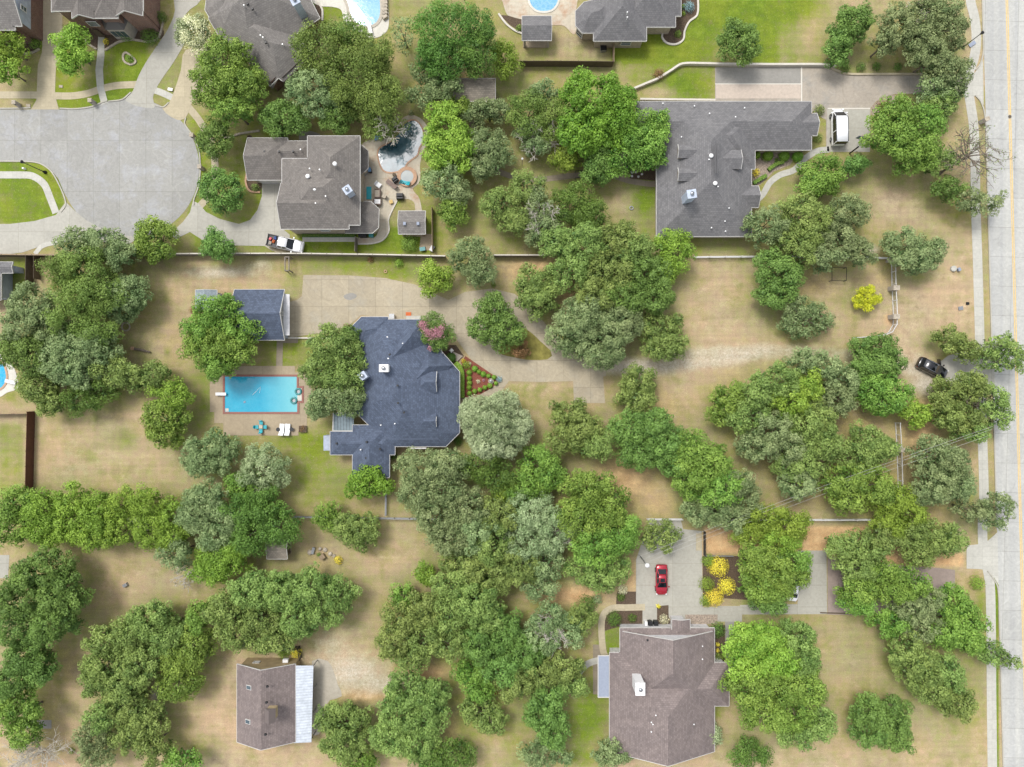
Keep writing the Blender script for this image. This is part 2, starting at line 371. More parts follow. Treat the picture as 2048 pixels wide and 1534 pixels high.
M['teal'] = plain('teal_plastic', srgb(60, 130, 130), 0.35)
M['taupe'] = plain('taupe_cushion', srgb(128, 112, 104), 0.9)
M['beige'] = plain('beige_cushion', srgb(182, 172, 156), 0.9)
M['yellow_paint'] = plain('yellow_road_paint', srgb(206, 176, 112), 0.7, var=0.15)
M['white_paint'] = plain('pale_joint_paint', srgb(206, 202, 192), 0.7, var=0.05)
M['orange'] = plain('terracotta', srgb(190, 98, 50), 0.8)
M['coping_red'] = plain('red_brick_coping', srgb(142, 98, 88), 0.8, var=0.2, sc=8)
M['coping_stone'] = plain('stone_coping', srgb(176, 168, 154), 0.8, var=0.2, sc=6)
M['coping_tan'] = plain('tan_coping', srgb(180, 146, 120), 0.8, var=0.15, sc=6)
M['rock'] = plain('pale_rock', srgb(170, 160, 144), 0.9, var=0.3, sc=3)
M['wire'] = plain('pale_wire', srgb(176, 176, 172), 0.6)
M['chrome'] = plain('rim_metal', srgb(170, 172, 176), 0.25, 0.9)
M['lens'] = plain('lamp_lens', srgb(220, 222, 225), 0.15)
M['red_lens'] = plain('red_lamp_lens', srgb(150, 20, 20), 0.2)
M['paint_red'] = plain('red_car_paint', srgb(168, 24, 46), 0.25, 0.3, var=0.03, coat=1.0)
M['paint_black'] = plain('black_car_paint', srgb(16, 18, 24), 0.2, 0.2, var=0.03, coat=1.0)
M['paint_white'] = plain('white_car_paint', srgb(232, 233, 236), 0.3, var=0.02, coat=1.0)
M['car_glass'] = plain('car_glass', srgb(22, 28, 34), 0.05, var=0.05)
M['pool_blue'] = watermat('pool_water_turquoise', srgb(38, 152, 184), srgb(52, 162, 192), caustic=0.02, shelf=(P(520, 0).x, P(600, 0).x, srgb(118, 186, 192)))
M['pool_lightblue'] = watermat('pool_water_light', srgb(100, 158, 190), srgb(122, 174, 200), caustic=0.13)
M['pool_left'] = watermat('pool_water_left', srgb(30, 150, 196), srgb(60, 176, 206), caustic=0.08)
M['pool_dark'] = watermat('pool_water_dark', srgb(22, 56, 66), srgb(96, 124, 134), 0.02)
b_ = M['pool_dark'].node_tree.nodes['Principled BSDF']; b_.inputs['IOR'].default_value = 1.9; b_.inputs['Coat Weight'].default_value = 1.0
M['spa_cover'] = watermat('spa_water', srgb(140, 148, 150), srgb(168, 172, 170), 0.1)
M['lf_o'] = leafmat('oak_leaf', srgb(64, 94, 38), srgb(134, 158, 80))
M['lf_g'] = leafmat('grey_green_leaf', srgb(68, 96, 52), srgb(142, 160, 106))
M['lf_b'] = leafmat('bright_leaf', srgb(80, 124, 30), srgb(138, 172, 62))
M['lf_v'] = leafmat('fresh_green_leaf', srgb(58, 98, 28), srgb(128, 162, 66))
M['lf_V'] = leafmat('vivid_green_leaf', srgb(56, 108, 24), srgb(112, 162, 48))
M['lf_d'] = leafmat('dark_green_leaf', srgb(58, 92, 36), srgb(112, 146, 66))
M['lf_D'] = leafmat('deep_green_leaf', srgb(50, 86, 30), srgb(98, 134, 52))
M['lf_e'] = leafmat('elm_leaf', srgb(66, 98, 36), srgb(118, 146, 66))
M['lf_y'] = leafmat('yellow_green_leaf', srgb(74, 108, 26), srgb(132, 164, 56))
M['lf_Y'] = leafmat('lime_leaf', srgb(132, 144, 12), srgb(196, 198, 30))
M['lf_G'] = leafmat('golden_leaf', srgb(172, 166, 20), srgb(232, 222, 70))
M['lf_s'] = leafmat('silver_leaf', srgb(88, 112, 66), srgb(158, 174, 128))
M['lf_S'] = leafmat('pale_silver_leaf', srgb(68, 98, 48), srgb(176, 192, 148))
M['lf_p'] = leafmat('pink_blossom', srgb(124, 84, 82), srgb(180, 128, 136))
M['lf_w'] = leafmat('white_blossom', srgb(170, 176, 130), srgb(216, 214, 180))
M['lf_r'] = leafmat('bronze_leaf', srgb(100, 84, 48), srgb(150, 122, 76))
M['lf_a'] = leafmat('blue_agave_leaf', srgb(96, 128, 138), srgb(150, 176, 182))
# ------------------------------------------------------------------ where the trees stand (photo pixels of every crown lobe)
TREES = []
def tree(px, py, rx_, ry_, kind, hgt=None, dens=1.0, special=None, label=None, flat_=0.62, twigs=0, base=None, name='tree', twigm=None):
    TREES.append(dict(px=px, py=py, rx=rx_, ry=ry_, kind=kind, h=hgt, dens=dens, label=label, flat=flat_, twigs=twigs, base=base, name=name, sp=special))
def T(s, kind, **k):
    """px,py,rx,ry of the lobes seen from above; neighbouring lobes form one tree"""
    cl = []
    for q in s.split():
        q = tuple(float(v) for v in q.split(',')); best = None
        for c in cl:
            d = min(math.hypot(q[0]-o[0], q[1]-o[1]) for o in c)
            if len(c) < 3 and d < 0.62*(q[2]+q[3])+8 and (best is None or d < best[0]): best = (d, c)
        if best: best[1].append(q)
        else: cl.append([q])
    for c in cl:
        A = sum(o[2]*o[3] for o in c); px = sum(o[0]*o[2]*o[3] for o in c)/A; py = sum(o[1]*o[2]*o[3] for o in c)/A
        tree(px, py, c[0][2], c[0][3], kind, **k); TREES[-1]['parts'] = c
# --- top left
T('140,96,42,45 12,92,32,36 12,138,30,28', 'b'); T('445,120,62,55 430,165,55,50 480,170,48,55 462,215,42,30', 'v', hgt=10.5); T('423,276,35,42 442,382,45,50 565,232,50,45 675,228,42,40', 'd', hgt=7)
T('640,85,62,58 705,150,72,72 755,195,52,50 742,100,42,45 690,60,45,25', 'e', hgt=12); T('622,170,58,48 640,205,40,35', 'g'); T('805,65,24,48', 't', special='trunk'); T('766,252,42,25', 'e', dens=.75, twigs=3)
T('905,55,85,68 955,95,45,45 880,110,60,42', 'D', hgt=12.5); T('862,140,42,34 885,170,42,32 845,188,42,24', 'g', twigs=2); T('1008,115,34,42', 'y', hgt=6.5)
T('888,250,44,50 912,290,42,48 880,300,34,40', 'b', hgt=9.5); T('965,330,26,28 975,285,42,40 990,310,40,36 880,358,44,38 915,385,30,26', 'g'); T('905,420,30,38 915,212,34,22', 'v', hgt=6)
# --- top centre
T('1195,195,82,72 1175,255,60,50 1235,235,45,55', 'V', hgt=12); T('1265,268,46,40 1300,290,46,50 1248,305,50,45 1315,245,30,28', 'v', hgt=9); T('1055,222,48,45 1120,240,42,48', 'e', hgt=8.5); T('1085,182,38,26', 'g')
T('1060,262,32,28 1072,290,26,22', 'g', twigs=2); T('1132,312,34,34', 'y', hgt=6.5); T('1200,320,32,40 1190,345,30,20', 'd', hgt=7); T('960,222,36,24 1000,218,30,22', 'g')
T('1480,78,43,46', 'd', hgt=8)
# --- top right
T('1712,42,36,42 1680,92,34,34 1690,60,26,28', 'd', hgt=7.5); T('1800,52,44,46 1850,30,44,42 1900,60,42,50 1862,105,52,44 1905,145,42,42 1780,78,30,26 1840,75,36,34 1890,20,40,30', 'g', hgt=9, twigs=2); T('1905,180,38,34 1870,175,36,28', 'g', dens=.7, twigs=3)
T('1800,225,48,38 1790,270,50,50 1845,300,48,48 1850,240,48,40', 'v', hgt=10.5); T('1885,210,36,34 1882,320,34,26', 'o'); T('1905,375,34,30', 'd', hgt=7); T('1975,405,44,26 1940,398,34,26', 'g', dens=.45, twigs=3)
T('1650,345,52,34 1635,370,45,28', 'v', hgt=6.5); T('1712,328,30,20', 'd', hgt=5)
T('1535,450,48,42 1700,425,48,42 1680,480,54,46 1725,500,34,34 1650,510,40,34', 'g', hgt=9, twigs=1); T('1610,430,58,44 1600,490,50,46 1620,465,46,40', 'o', hgt=9.5); T('1560,545,52,50 1555,590,42,28', 'd', hgt=8.5)
T('1812,490,44,36 1862,505,38,34 1838,520,42,32', 'g', twigs=2); T('1617,640,62,42 1600,615,40,30', 'g', dens=.68, twigs=3, hgt=6)
# --- centre top cluster
T('1052,372,44,38 1000,405,42,36 1030,440,34,26', 'o', hgt=8); T('1078,410,32,46 1085,455,38,40', 'g', twigs=3, dens=.85); T('1150,408,50,46 1180,432,42,36', 'D', hgt=7.5)
T('1115,480,38,36 1170,495,52,46 1240,480,54,44 1145,540,48,44 1215,545,60,50 1190,590,50,38 1270,500,44,44', 'o', hgt=10, twigs=1); T('1290,545,54,52 1310,590,44,34 1250,590,54,42', 'd', hgt=10); T('1350,500,46,46 1335,540,36,32', 'y', hgt=7.5)
T('1072,565,46,38 1075,600,50,38', 'o', hgt=8); T('940,510,46,40 960,545,32,28', 'g', hgt=8.5); T('866,556,38,36', 'b', hgt=6.5)
T('985,620,44,38 1010,660,40,40 965,655,34,36', 'd', hgt=7.5); T('1165,638,54,44 1210,672,60,48 1145,670,52,44 1200,710,50,30 1240,640,54,40 1180,615,46,30', 'g', hgt=10, twigs=2); T('1325,655,44,36 1330,690,48,34', 'o', hgt=7.5)
T('1280,765,40,36 1275,795,44,34', 'o', hgt=7, twigs=1); T('1043,700,20,22', 'r', hgt=3.2)
# --- left
T('145,492,40,38 205,482,42,36 240,508,38,34', 'g', hgt=9); T('305,478,46,46', 'v', hgt=8); T('430,490,38,36', 'd', hgt=7)
T('160,540,56,52 190,590,48,44 140,590,46,44 120,540,36,36', 'e', hgt=12); T('248,585,48,40 240,615,42,30', 'g', hgt=8, twigs=1); T('55,610,48,44 40,660,46,46 85,650,44,40', 'g', hgt=10); T('60,705,56,50 20,700,30,40', 'd', hgt=10)
T('135,640,52,44 185,665,44,34', 'e', hgt=10); T('150,700,62,44 110,720,50,40 185,690,44,40 140,745,48,34', 'g', hgt=10.5, twigs=1); T('70,770,44,38 95,805,34,30', 'o', hgt=7); T('155,800,46,28 195,780,34,26', 'D', hgt=7)
T('218,742,38,36 255,755,36,30 300,752,42,32', 'o', hgt=8.5); T('340,790,40,36', 'y', hgt=8); T('330,835,48,42 325,870,36,28', 'v', hgt=7.5)
T('435,625,52,40 475,655,42,36 405,655,48,34 440,690,54,38 465,710,40,34 400,700,42,30 430,735,34,28', 'v', hgt=9.5)
T('655,690,52,40 640,740,48,40 690,715,44,44 680,760,50,40', 'o', hgt=9); T('700,800,40,36 650,800,44,34 630,815,30,26', 'g', hgt=8.5, twigs=2); T('700,675,34,22', 'd', hgt=6)
T('420,905,60,48 395,925,36,32', 'g', hgt=8.5); T('523,938,56,48', 's', hgt=8); T('500,985,42,34 470,965,24,24', 'v', hgt=6.5); T('735,966,50,34', 'V', hgt=6.5)
# --- row of yellow-green trees and below
T('30,1010,42,42 20,1055,40,44', 'v', hgt=8); T('85,1020,42,44 140,1000,38,36 135,1050,44,48 190,1030,42,48 235,1010,36,36 240,1060,44,44 290,1010,42,40 300,1060,44,46 345,1030,32,40 85,1065,42,36 185,1075,38,28 340,1075,38,38', 'y', hgt=8.5)
T('410,1000,46,40 385,1035,44,38 440,1045,54,42 430,1075,44,34 350,1110,40,34', 'g', hgt=9.5, twigs=1); T('520,1020,46,38 555,1055,46,46 500,1070,54,42 480,1020,42,36', 'D', hgt=9.5); T('440,1120,60,42 415,1145,42,28 470,1095,40,30', 'y', hgt=8.5)
T('655,1035,28,30', 'v', hgt=5); T('715,1065,48,42 690,1050,30,26', 'o', hgt=7); T('850,1148,24,28', 'y', hgt=5.5, name='conifer', flat_=1.1); T('805,1195,26,30', 'v', hgt=6, name='conifer', flat_=1.0)
# --- bottom left
T('70,1150,64,50 110,1195,50,50 40,1200,54,54 95,1250,54,48 30,1260,50,48', 'd', hgt=12.5); T('40,1320,50,46 15,1370,40,40 70,1340,34,36', 'd', hgt=11); T('30,1420,50,46 40,1470,36,36', 'v', hgt=9)
T('205,1290,46,40 210,1335,48,40 260,1270,44,38 300,1240,48,40 330,1275,46,40 280,1330,52,40 240,1370,44,36 190,1370,36,34', 'o', hgt=9, twigs=1); T('355,1330,42,38 385,1290,40,46 350,1375,46,34 400,1235,34,34', 'v', hgt=8.5)
T('250,1410,50,40 290,1440,44,38 200,1430,36,34 260,1475,50,38 300,1500,36,30', 'o', hgt=8.5); T('180,1475,40,36 190,1515,40,26', 'g', dens=.8, twigs=2)
T('445,1225,46,38 500,1185,52,44 560,1185,52,44 620,1180,48,44 670,1195,46,40 520,1240,54,42 590,1240,50,42 470,1275,46,34 550,1285,44,28 640,1230,46,36', 'o', hgt=9.5, twigs=1); T('360,1525,44,22', 'v', hgt=7)
T('690,1450,54,42 685,1495,48,36 650,1440,30,28', 'o', hgt=8, twigs=1); T('720,1525,44,20', 'v', hgt=6)
T('820,1385,56,44 800,1430,56,44 850,1440,50,46 780,1480,46,36 830,1490,54,44 865,1400,34,36', 'o', hgt=9); T('905,1515,50,30 860,1525,40,20', 'D', hgt=8); T('955,1425,44,32 985,1450,34,26', 'o', hgt=6.5, twigs=3, dens=.8); T('1095,1400,40,36 1090,1440,44,38 1110,1470,34,28', 'd', hgt=8)
T('1075,1510,42,28 1120,1520,28,18', 'g', hgt=7); T('1235,1505,42,24 1215,1520,30,18', 'g', hgt=7)
# --- centre bottom wood
T('840,935,54,40 900,930,46,34 830,985,46,38 880,980,52,44', 'g', hgt=10, twigs=1); T('960,930,52,36 1000,960,44,34', 'D', hgt=8); T('1075,925,40,38 1050,975,46,36 1100,950,36,34', 'v', hgt=8); T('1020,985,34,28', 'y', hgt=6.5)
T('870,1035,54,46 930,1020,52,46 900,1080,50,40 955,1065,46,42', 'g', hgt=10.5, twigs=1); T('1000,1030,46,42 985,1090,44,40', 'o', hgt=10); T('1060,1030,54,50 1110,1060,48,48 1060,1090,54,44', 's', hgt=10, dens=.8, twigs=4)
T('1180,980,56,44 1215,1020,56,50 1160,1035,52,52 1240,1070,50,46 1195,1090,60,46', 'v', hgt=11.5); T('1165,1135,42,30 1200,1160,50,28 1230,1140,40,26', 'o', hgt=7.5, dens=.75, twigs=3); T('1320,1075,44,32', 'o', hgt=6.5, dens=.8, twigs=3)
T('930,1130,52,42 985,1150,50,44 1040,1135,46,36 900,1175,44,38', 'o', hgt=9, twigs=1); T('1090,1130,46,40 1080,1180,42,26', 'g', dens=.75, twigs=3, hgt=8)
T('800,1240,44,36 790,1290,44,40 840,1230,48,42 850,1280,52,46 900,1230,48,42 900,1290,46,40 820,1320,40,30', 'o', hgt=9.5); T('950,1200,52,46 970,1240,44,36', 'o', hgt=10); T('960,1290,46,40 1010,1270,50,44 1050,1310,48,40 1000,1340,44,34', 'd', hgt=9); T('940,1350,34,30 960,1385,34,28', 'v', hgt=6)
T('1095,1240,46,36 1130,1270,46,40 1080,1285,44,36', 'g', dens=.75, twigs=5, hgt=8); T('1030,1370,46,36 1080,1350,46,32 1130,1340,44,32 1150,1370,30,22', 'o', hgt=8.5); T('1160,1240,36,30', 'o', hgt=6.5)
# --- centre right band
T('1140,825,42,34 1165,860,48,42 1130,880,40,34 1190,890,44,34', 'o', hgt=8.5, twigs=1); T('1265,860,46,40 1310,850,46,38 1280,905,46,40 1335,885,46,42 1345,925,42,32', 'd', hgt=9)
T('1385,905,48,42 1430,930,48,40 1390,960,52,42 1440,980,52,42', 'v', hgt=9.5, twigs=1); T('1480,970,40,36 1490,1005,44,36 1430,1020,48,36 1465,1040,44,28 1395,1025,40,28', 'g', hgt=9)
T('1530,1040,46,32 1580,1055,44,40 1500,1068,34,26 1560,1085,42,28', 'y', hgt=8); T('1515,1120,40,38 1555,1145,52,46 1590,1160,38,34 1530,1175,48,42 1590,1125,34,30', 'v', hgt=9); T('1545,1200,42,28', 'd', hgt=7)
# --- right wood
T('1458,792,36,28 1450,820,34,30', 'v', hgt=8); T('1500,830,46,42 1520,790,44,34 1560,760,46,36', 'o', hgt=9.5); T('1590,800,50,42 1620,770,40,34', 'b', hgt=9); T('1545,865,54,44 1520,895,44,34 1580,895,50,42', 'g', hgt=10, twigs=2)
T('1620,850,54,46 1650,890,48,42 1610,935,52,44 1650,830,36,34', 'o', hgt=10); T('1600,970,46,32', 'g', hgt=9); T('1612,722,38,26 1655,735,40,34 1690,760,42,36 1680,800,40,40', 'g', hgt=8.5, twigs=1)
T('1755,695,46,32 1770,730,46,34 1735,735,34,28', 'd', hgt=8); T('1745,780,38,34 1790,780,42,32 1775,810,40,28', 'v', hgt=8, dens=.85, twigs=2); T('1835,828,30,30', 'b', hgt=6)
T('1740,885,48,40 1720,915,42,34 1770,900,38,32', 'o', hgt=9, dens=.85, twigs=2); T('1690,965,46,38 1750,970,50,42 1700,1000,40,30', 'v', hgt=9.5); T('1790,1000,46,42 1820,1030,44,38 1780,1050,38,28', 'y', hgt=8.5)
T('1870,910,48,42 1915,930,44,46 1880,965,50,42 1925,975,38,34 1860,990,38,28', 'g', hgt=9.5, twigs=1)
T('1905,678,32,26 1938,698,32,24', 'o', hgt=7); T('2005,690,38,26 2020,715,34,34 1985,720,30,24', 'o', dens=.5, twigs=6, hgt=7.5); T('1905,790,46,36 1945,770,40,30 1930,830,44,36 1900,830,36,30 1950,865,34,24', 'o', hgt=8.5); T('1990,800,38,34 2000,835,34,26', 'o', dens=.55, twigs=6, hgt=8)
T('2000,1010,38,30 1990,1040,32,22 1945,1020,36,26', 'g', dens=.5, twigs=3, hgt=7.5)
T('1690,1095,42,30 1740,1100,46,34 1720,1135,46,32 1760,1080,34,30', 'o', hgt=9, twigs=1); T('1715,1180,42,36 1760,1150,46,36 1790,1180,44,34 1830,1170,38,36 1720,1210,36,24', 'v', hgt=8.5, dens=.9)
T('1830,1075,42,34 1850,1110,38,28 1880,1080,42,36 1910,1080,26,30', 'o', hgt=8); T('1785,1250,42,26', 'v', hgt=7); T('1830,1220,44,34 1850,1260,42,34 1870,1200,34,28', 'g', hgt=8, twigs=2)
T('1910,1210,40,40 1935,1250,42,46 1900,1270,38,36 1950,1290,30,24', 'v', hgt=8.5); T('1985,1310,42,26 2020,1325,28,16', 'o', dens=.45, twigs=3, hgt=7)
T('1820,1305,44,34 1850,1345,50,42 1880,1380,50,42 1920,1410,40,34 1900,1350,40,34', 'o', hgt=9); T('1745,1430,48,38 1790,1445,50,44 1800,1480,40,30 1740,1465,38,32', 'd', hgt=8.5)
T('1495,1290,46,42 1540,1290,48,44 1500,1335,46,38 1560,1330,46,38', 'b', hgt=9, dens=.9, twigs=1); T('1600,1280,42,42 1610,1320,36,36', 'o', hgt=8.5); T('1500,1380,50,42 1560,1385,52,44 1530,1430,50,40 1590,1430,48,42 1620,1385,42,40', 'v', hgt=10); T('1640,1450,40,34 1600,1475,42,30', 'o', hgt=8.5); T('1505,1512,44,28', 'D', hgt=7)
T('1425,1470,22,26', 's', hgt=4)
T('1738,594,30,27', 'Y', hgt=3.6)
LM = [('the rectangular pool', 520, 790), ('the blue-roofed house', 790, 770), ('the blue-roofed garage', 520, 630), ('the brown barn', 545, 1405), ('the red sedan', 1323, 1160), ('the brown-roofed house', 1330, 1390),
      ('the sprawling ranch house', 1420, 330), ('the white van', 1676, 254), ('the black suv', 1866, 737), ('the pickup truck', 571, 487), ('the round street', 260, 336), ('the dark-water pool', 800, 300), ('the weathered shed', 950, 180),
      ('the top light-blue pool', 730, 25), ('the lime bush', 1738, 594), ('the red triangular bed', 960, 760), ('the red-brown fence', 66, 920), ('the yellow shrubs', 1436, 1155), ('the gravel pad', 1850, 1180), ('the well cap', 1908, 537),
      ('the dark crate', 251, 1170), ('the stone ring', 251, 653), ('the lone gate pillar', 1797, 899), ('the left-edge pool', 5, 750), ('the small cabana', 1073, 58)]
CW = {'o': 'olive green', 'g': 'grey-green', 'b': 'light green', 'v': 'fresh green', 'V': 'vivid green', 'd': 'dark green', 'D': 'deep green', 'e': 'feathery green', 'y': 'yellow-green', 'Y': 'lime yellow', 'S': 'silvery', 's': 'silvery green', 'r': 'bronze', 't': 'thin-leaved', 'c': 'dark'}
ORD = ['nearest', 'second nearest', 'third nearest', 'fourth nearest', 'fifth nearest', 'sixth nearest', 'seventh nearest', 'eighth nearest', 'ninth nearest', 'tenth nearest', 'eleventh nearest', 'twelfth nearest', 'thirteenth nearest', 'fourteenth nearest']+['%dth nearest' % k for k in range(15, 60)]
def label_trees():
    groups = {}
    for t in TREES:
        if t['label']: continue
        d, nm, lx, ly = min((math.hypot(t['px']-x, t['py']-y), n, x, y) for n, x, y in LM)
        a = math.degrees(math.atan2(ly-t['py'], t['px']-lx)) % 360
        sec = ['right of', 'above right of', 'above', 'above left of', 'left of', 'below left of', 'below', 'below right of'][int(((a+22.5) % 360)//45)]
        groups.setdefault((nm, sec, t['kind']), []).append((d, t))
    for (nm, sec, k), l in groups.items():
        l.sort(key=lambda q: q[0])
        for i, (d, t) in enumerate(l):
            w_ = CW[k]+' '+('conifer' if t['name'] == 'conifer' else 'tree')
            t['label'] = '%s %s %s' % (w_, sec, nm) if len(l) == 1 else '%s %s %s, %s such tree' % (w_, sec, nm, ORD[i])
label_trees()
# ------------------------------------------------------------------ ground sheet with patches of green, bare soil and pale gravel
def build_ground():
    st = 5
    gx = np.arange(-420, 2470, st, dtype=float); gy = np.arange(-330, 1870, st, dtype=float)
    far = np.array([600, 1500, 4000, 9000, 20000.0])
    X = np.concatenate([gx[0]-far[::-1], gx, gx[-1]+far]); Y = np.concatenate([gy[0]-far[::-1], gy, gy[-1]+far])
    W, Hh = len(X), len(Y)
    A = np.zeros((Hh, W, 3)); XX, YY = np.meshgrid(X, Y)
    def inside(poly):
        r = np.zeros(XX.shape, bool); n = len(poly)
        for i in range(n):
            x1, y1 = poly[i]; x2, y2 = poly[(i+1) % n]
            if y1 == y2: continue
            c = ((y1 > YY) != (y2 > YY)) & (XX < (x2-x1)*(YY-y1)/(y2-y1)+x1)
            r ^= c
        return r.astype(float)
    def blur(a, s):
        s = max(s/st, 0.3); k = np.arange(-int(3*s)-1, int(3*s)+2); g = np.exp(-0.5*(k/s)**2); g /= g.sum()
        p = len(k)//2
        a = np.apply_along_axis(lambda r: np.convolve(np.pad(r, p, mode='edge'), g, 'valid'), 1, a)
        return np.apply_along_axis(lambda r: np.convolve(np.pad(r, p, mode='edge'), g, 'valid'), 0, a)
    def paint(ch, poly, val, feather=8):
        m = blur(inside(poly), feather); A[:, :, ch] = A[:, :, ch]*(1-m)+val*m
    def blob(ch, x, y, rx, ry, val):
        m = np.exp(-(((XX-x)/rx)**2+((YY-y)/ry)**2)); A[:, :, ch] = A[:, :, ch]*(1-m)+val*m
    def rect(x0, y0, x1, y1): return [(x0, y0), (x1, y0), (x1, y1), (x0, y1)]
    # --- 0 green
    A[:, :, 0] = 0.26
    paint(0, rect(-420, -330, 1960, 508), 0.55, 6)
    paint(0, rect(0, 180, 60, 230), 0.35, 6)
    paint(0, rect(70, 80, 300, 220), 0.92, 4); paint(0, rect(0, 322, 130, 450), 0.85, 4)
    paint(0, rect(0, 100, 78, 190), 0.30, 5)
    paint(0, [(300, 80), (370, 80), (370, 190), (300, 200)], 0.6, 5)
    paint(0, rect(385, 230, 560, 500), 0.9, 8); paint(0, rect(600, 455, 870, 506), 0.88, 5)
    paint(0, rect(620, 0, 700, 70), 0.8, 6); paint(0, rect(840, 190, 960, 500), 0.8, 8)
    paint(0, rect(1105, 20, 1225, 125), 0.35, 10); paint(0, rect(1225, -330, 1560, 130), 0.95, 4); paint(0, rect(1560, -330, 1660, 130), 0.7, 18)
    blob(0, 1600, 25, 60, 40, 1.0); blob(0, 1340, 100, 80, 30, 1.0); blob(0, 1630, 70, 45, 40, 0.35)
    paint(0, rect(1660, -330, 1930, 130), 0.35, 20)
    paint(0, rect(1040, 135, 1240, 240), 0.55, 6); paint(0, rect(1265, 135, 1430, 200), 0.72, 5); blob(0, 1370, 170, 50, 25, 0.95); blob(0, 1310, 185, 40, 12, 0.3)
    paint(0, rect(900, 380, 1090, 506), 0.45, 8); blob(0, 1030, 460, 40, 35, 0.85); blob(0, 960, 460, 50, 30, 0.5)
    paint(0, rect(1110, 355, 1310, 500), 0.55, 8); blob(0, 1235, 400, 34, 30, 0.15); blob(0, 1170, 380, 50, 30, 0.7); blob(0, 1340, 580, 60, 30, 0.3); blob(0, 640, 1000, 60, 40, 0.5); blob(0, 120, 870, 80, 30, 0.4); blob(0, 1560, 1240, 60, 20, 0.4); blob(0, 1290, 390, 28, 45, 0.95); blob(0, 1130, 370, 60, 12, 0.8)
    paint(0, rect(1310, 473, 1500, 508), 0.6, 5)
    paint(0, rect(1515, 310, 1745, 420), 0.55, 14); blob(0, 1680, 400, 50, 25, 0.6)
    paint(0, rect(1745, 190, 1940, 510), 0.28, 20); blob(0, 1790, 330, 50, 50, 0.6); blob(0, 1870, 480, 60, 30, 0.4); blob(0, 1790, 400, 50, 30, 0.12)
    paint(0, rect(1930, 0, 1970, 1534), 0.30, 4)
    paint(0, rect(1310, 300, 1345, 340), 0.3, 5)
    # main yard
    blob(0, 700, 530, 160, 22, 0.75); blob(0, 790, 545, 60, 25, 0.8); blob(0, 585, 570, 30, 35, 0.6)
    paint(0, rect(470, 678, 650, 735), 0.85, 6); blob(0, 620, 690, 30, 30, 0.75)
    paint(0, [(395, 740), (425, 735), (425, 870), (660, 870), (660, 920), (770, 955), (680, 1020), (580, 1000), (560, 930), (430, 900), (395, 860)], 0.72, 12)
    blob(0, 610, 900, 50, 30, 0.85); blob(0, 400, 800, 30, 80, 0.85); blob(0, 620, 890, 60, 30, 0.9); blob(0, 560, 720, 60, 20, 0.8); blob(0, 960, 420, 60, 40, 0.6); blob(0, 1120, 150, 90, 14, 0.6); blob(0, 1300, 470, 30, 30, 0.7); blob(0, 1040, 800, 50, 35, 0.55); blob(0, 1010, 650, 50, 40, 0.5)
    blob(0, 210, 880, 90, 35, 0.35); blob(0, 250, 880, 30, 25, 0.65); blob(0, 180, 915, 16, 12, 0.7); blob(0, 300, 930, 90, 40, 0.3)
    paint(0, rect(0, 850, 47, 1000), 0.62, 4); paint(0, rect(-50, 520, 62, 600), 0.75, 5)
    blob(0, 25, 790, 30, 18, 0.7)
    blob(0, 335, 705, 8, 10, 0.8); blob(0, 420, 700, 40, 30, 0.4)
    # bottom
    paint(0, [(880, 1350), (1215, 1320), (1220, 1534), (900, 1534), (860, 1450)], 0.78, 14); blob(0, 1080, 1500, 50, 60, 0.45); blob(0, 980, 1500, 40, 40, 0.3); blob(0, 1170, 1460, 40, 60, 0.95)
    paint(0, rect(1195, 1230, 1245, 1320), 0.8, 5)
    paint(0, rect(1440, 1235, 1975, 1534), 0.30, 10); blob(0, 1930, 1380, 40, 100, 0.6); blob(0, 1700, 1330, 60, 60, 0.2); blob(0, 1620, 1240, 60, 12, 0.5)
    paint(0, rect(1410, 1410, 1445, 1440), 0.9, 5); blob(0, 1960, 1230, 20, 70, 0.8)
    paint(0, rect(1983, 1140, 2000, 1600), 0.95, 2)
    blob(0, 750, 1160, 40, 12, 0.4); blob(0, 470, 1420, 60, 120, 0.18)
    blob(0, 1850, 690, 200, 60, 0.12); blob(0, 1840, 600, 120, 80, 0.2); blob(0, 1700, 1300, 120, 70, 0.42); blob(0, 1900, 1350, 60, 120, 0.6); blob(0, 1420, 900, 60, 30, 0.4); blob(0, 1000, 1000, 120, 120, 0.5); blob(0, 1000, 1300, 160, 120, 0.6)
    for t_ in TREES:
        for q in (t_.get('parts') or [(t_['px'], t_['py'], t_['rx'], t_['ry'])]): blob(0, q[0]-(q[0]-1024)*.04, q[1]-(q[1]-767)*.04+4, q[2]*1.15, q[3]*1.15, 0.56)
    paint(0, rect(1955, 180, 2000, 1140), 0.45, 3)
    # --- 1 bare orange soil
    paint(1, [(1240, 740), (1420, 730), (1420, 850), (1560, 1000), (1720, 1050), (1950, 1120), (1930, 1060), (1820, 840), (1650, 740), (1420, 700), (1240, 720)], 0.30, 20)
    blob(1, 1300, 820, 70, 60, 0.45); blob(1, 1250, 960, 70, 60, 0.7); blob(1, 1320, 1010, 40, 30, 0.45); blob(1, 1850, 860, 45, 90, 0.7)
    blob(1, 1070, 540, 80, 30, 0.7); blob(1, 1140, 600, 25, 50, 0.7); blob(1, 1150, 1190, 70, 22, 0.9); blob(1, 1260, 1150, 15, 40, 0.75)
    paint(1, [(1407, 1050), (1560, 1052), (1740, 1055), (1850, 1100), (1930, 1110), (1930, 1135), (1800, 1130), (1600, 1103), (1407, 1110)], 1.0, 5)
    blob(1, 840, 1345, 60, 20, 0.9); blob(1, 730, 1390, 60, 18, 0.7); blob(1, 640, 1130, 60, 60, 0.35); blob(1, 1630, 570, 60, 40, 0.35); blob(1, 1760, 560, 40, 30, 0.35)
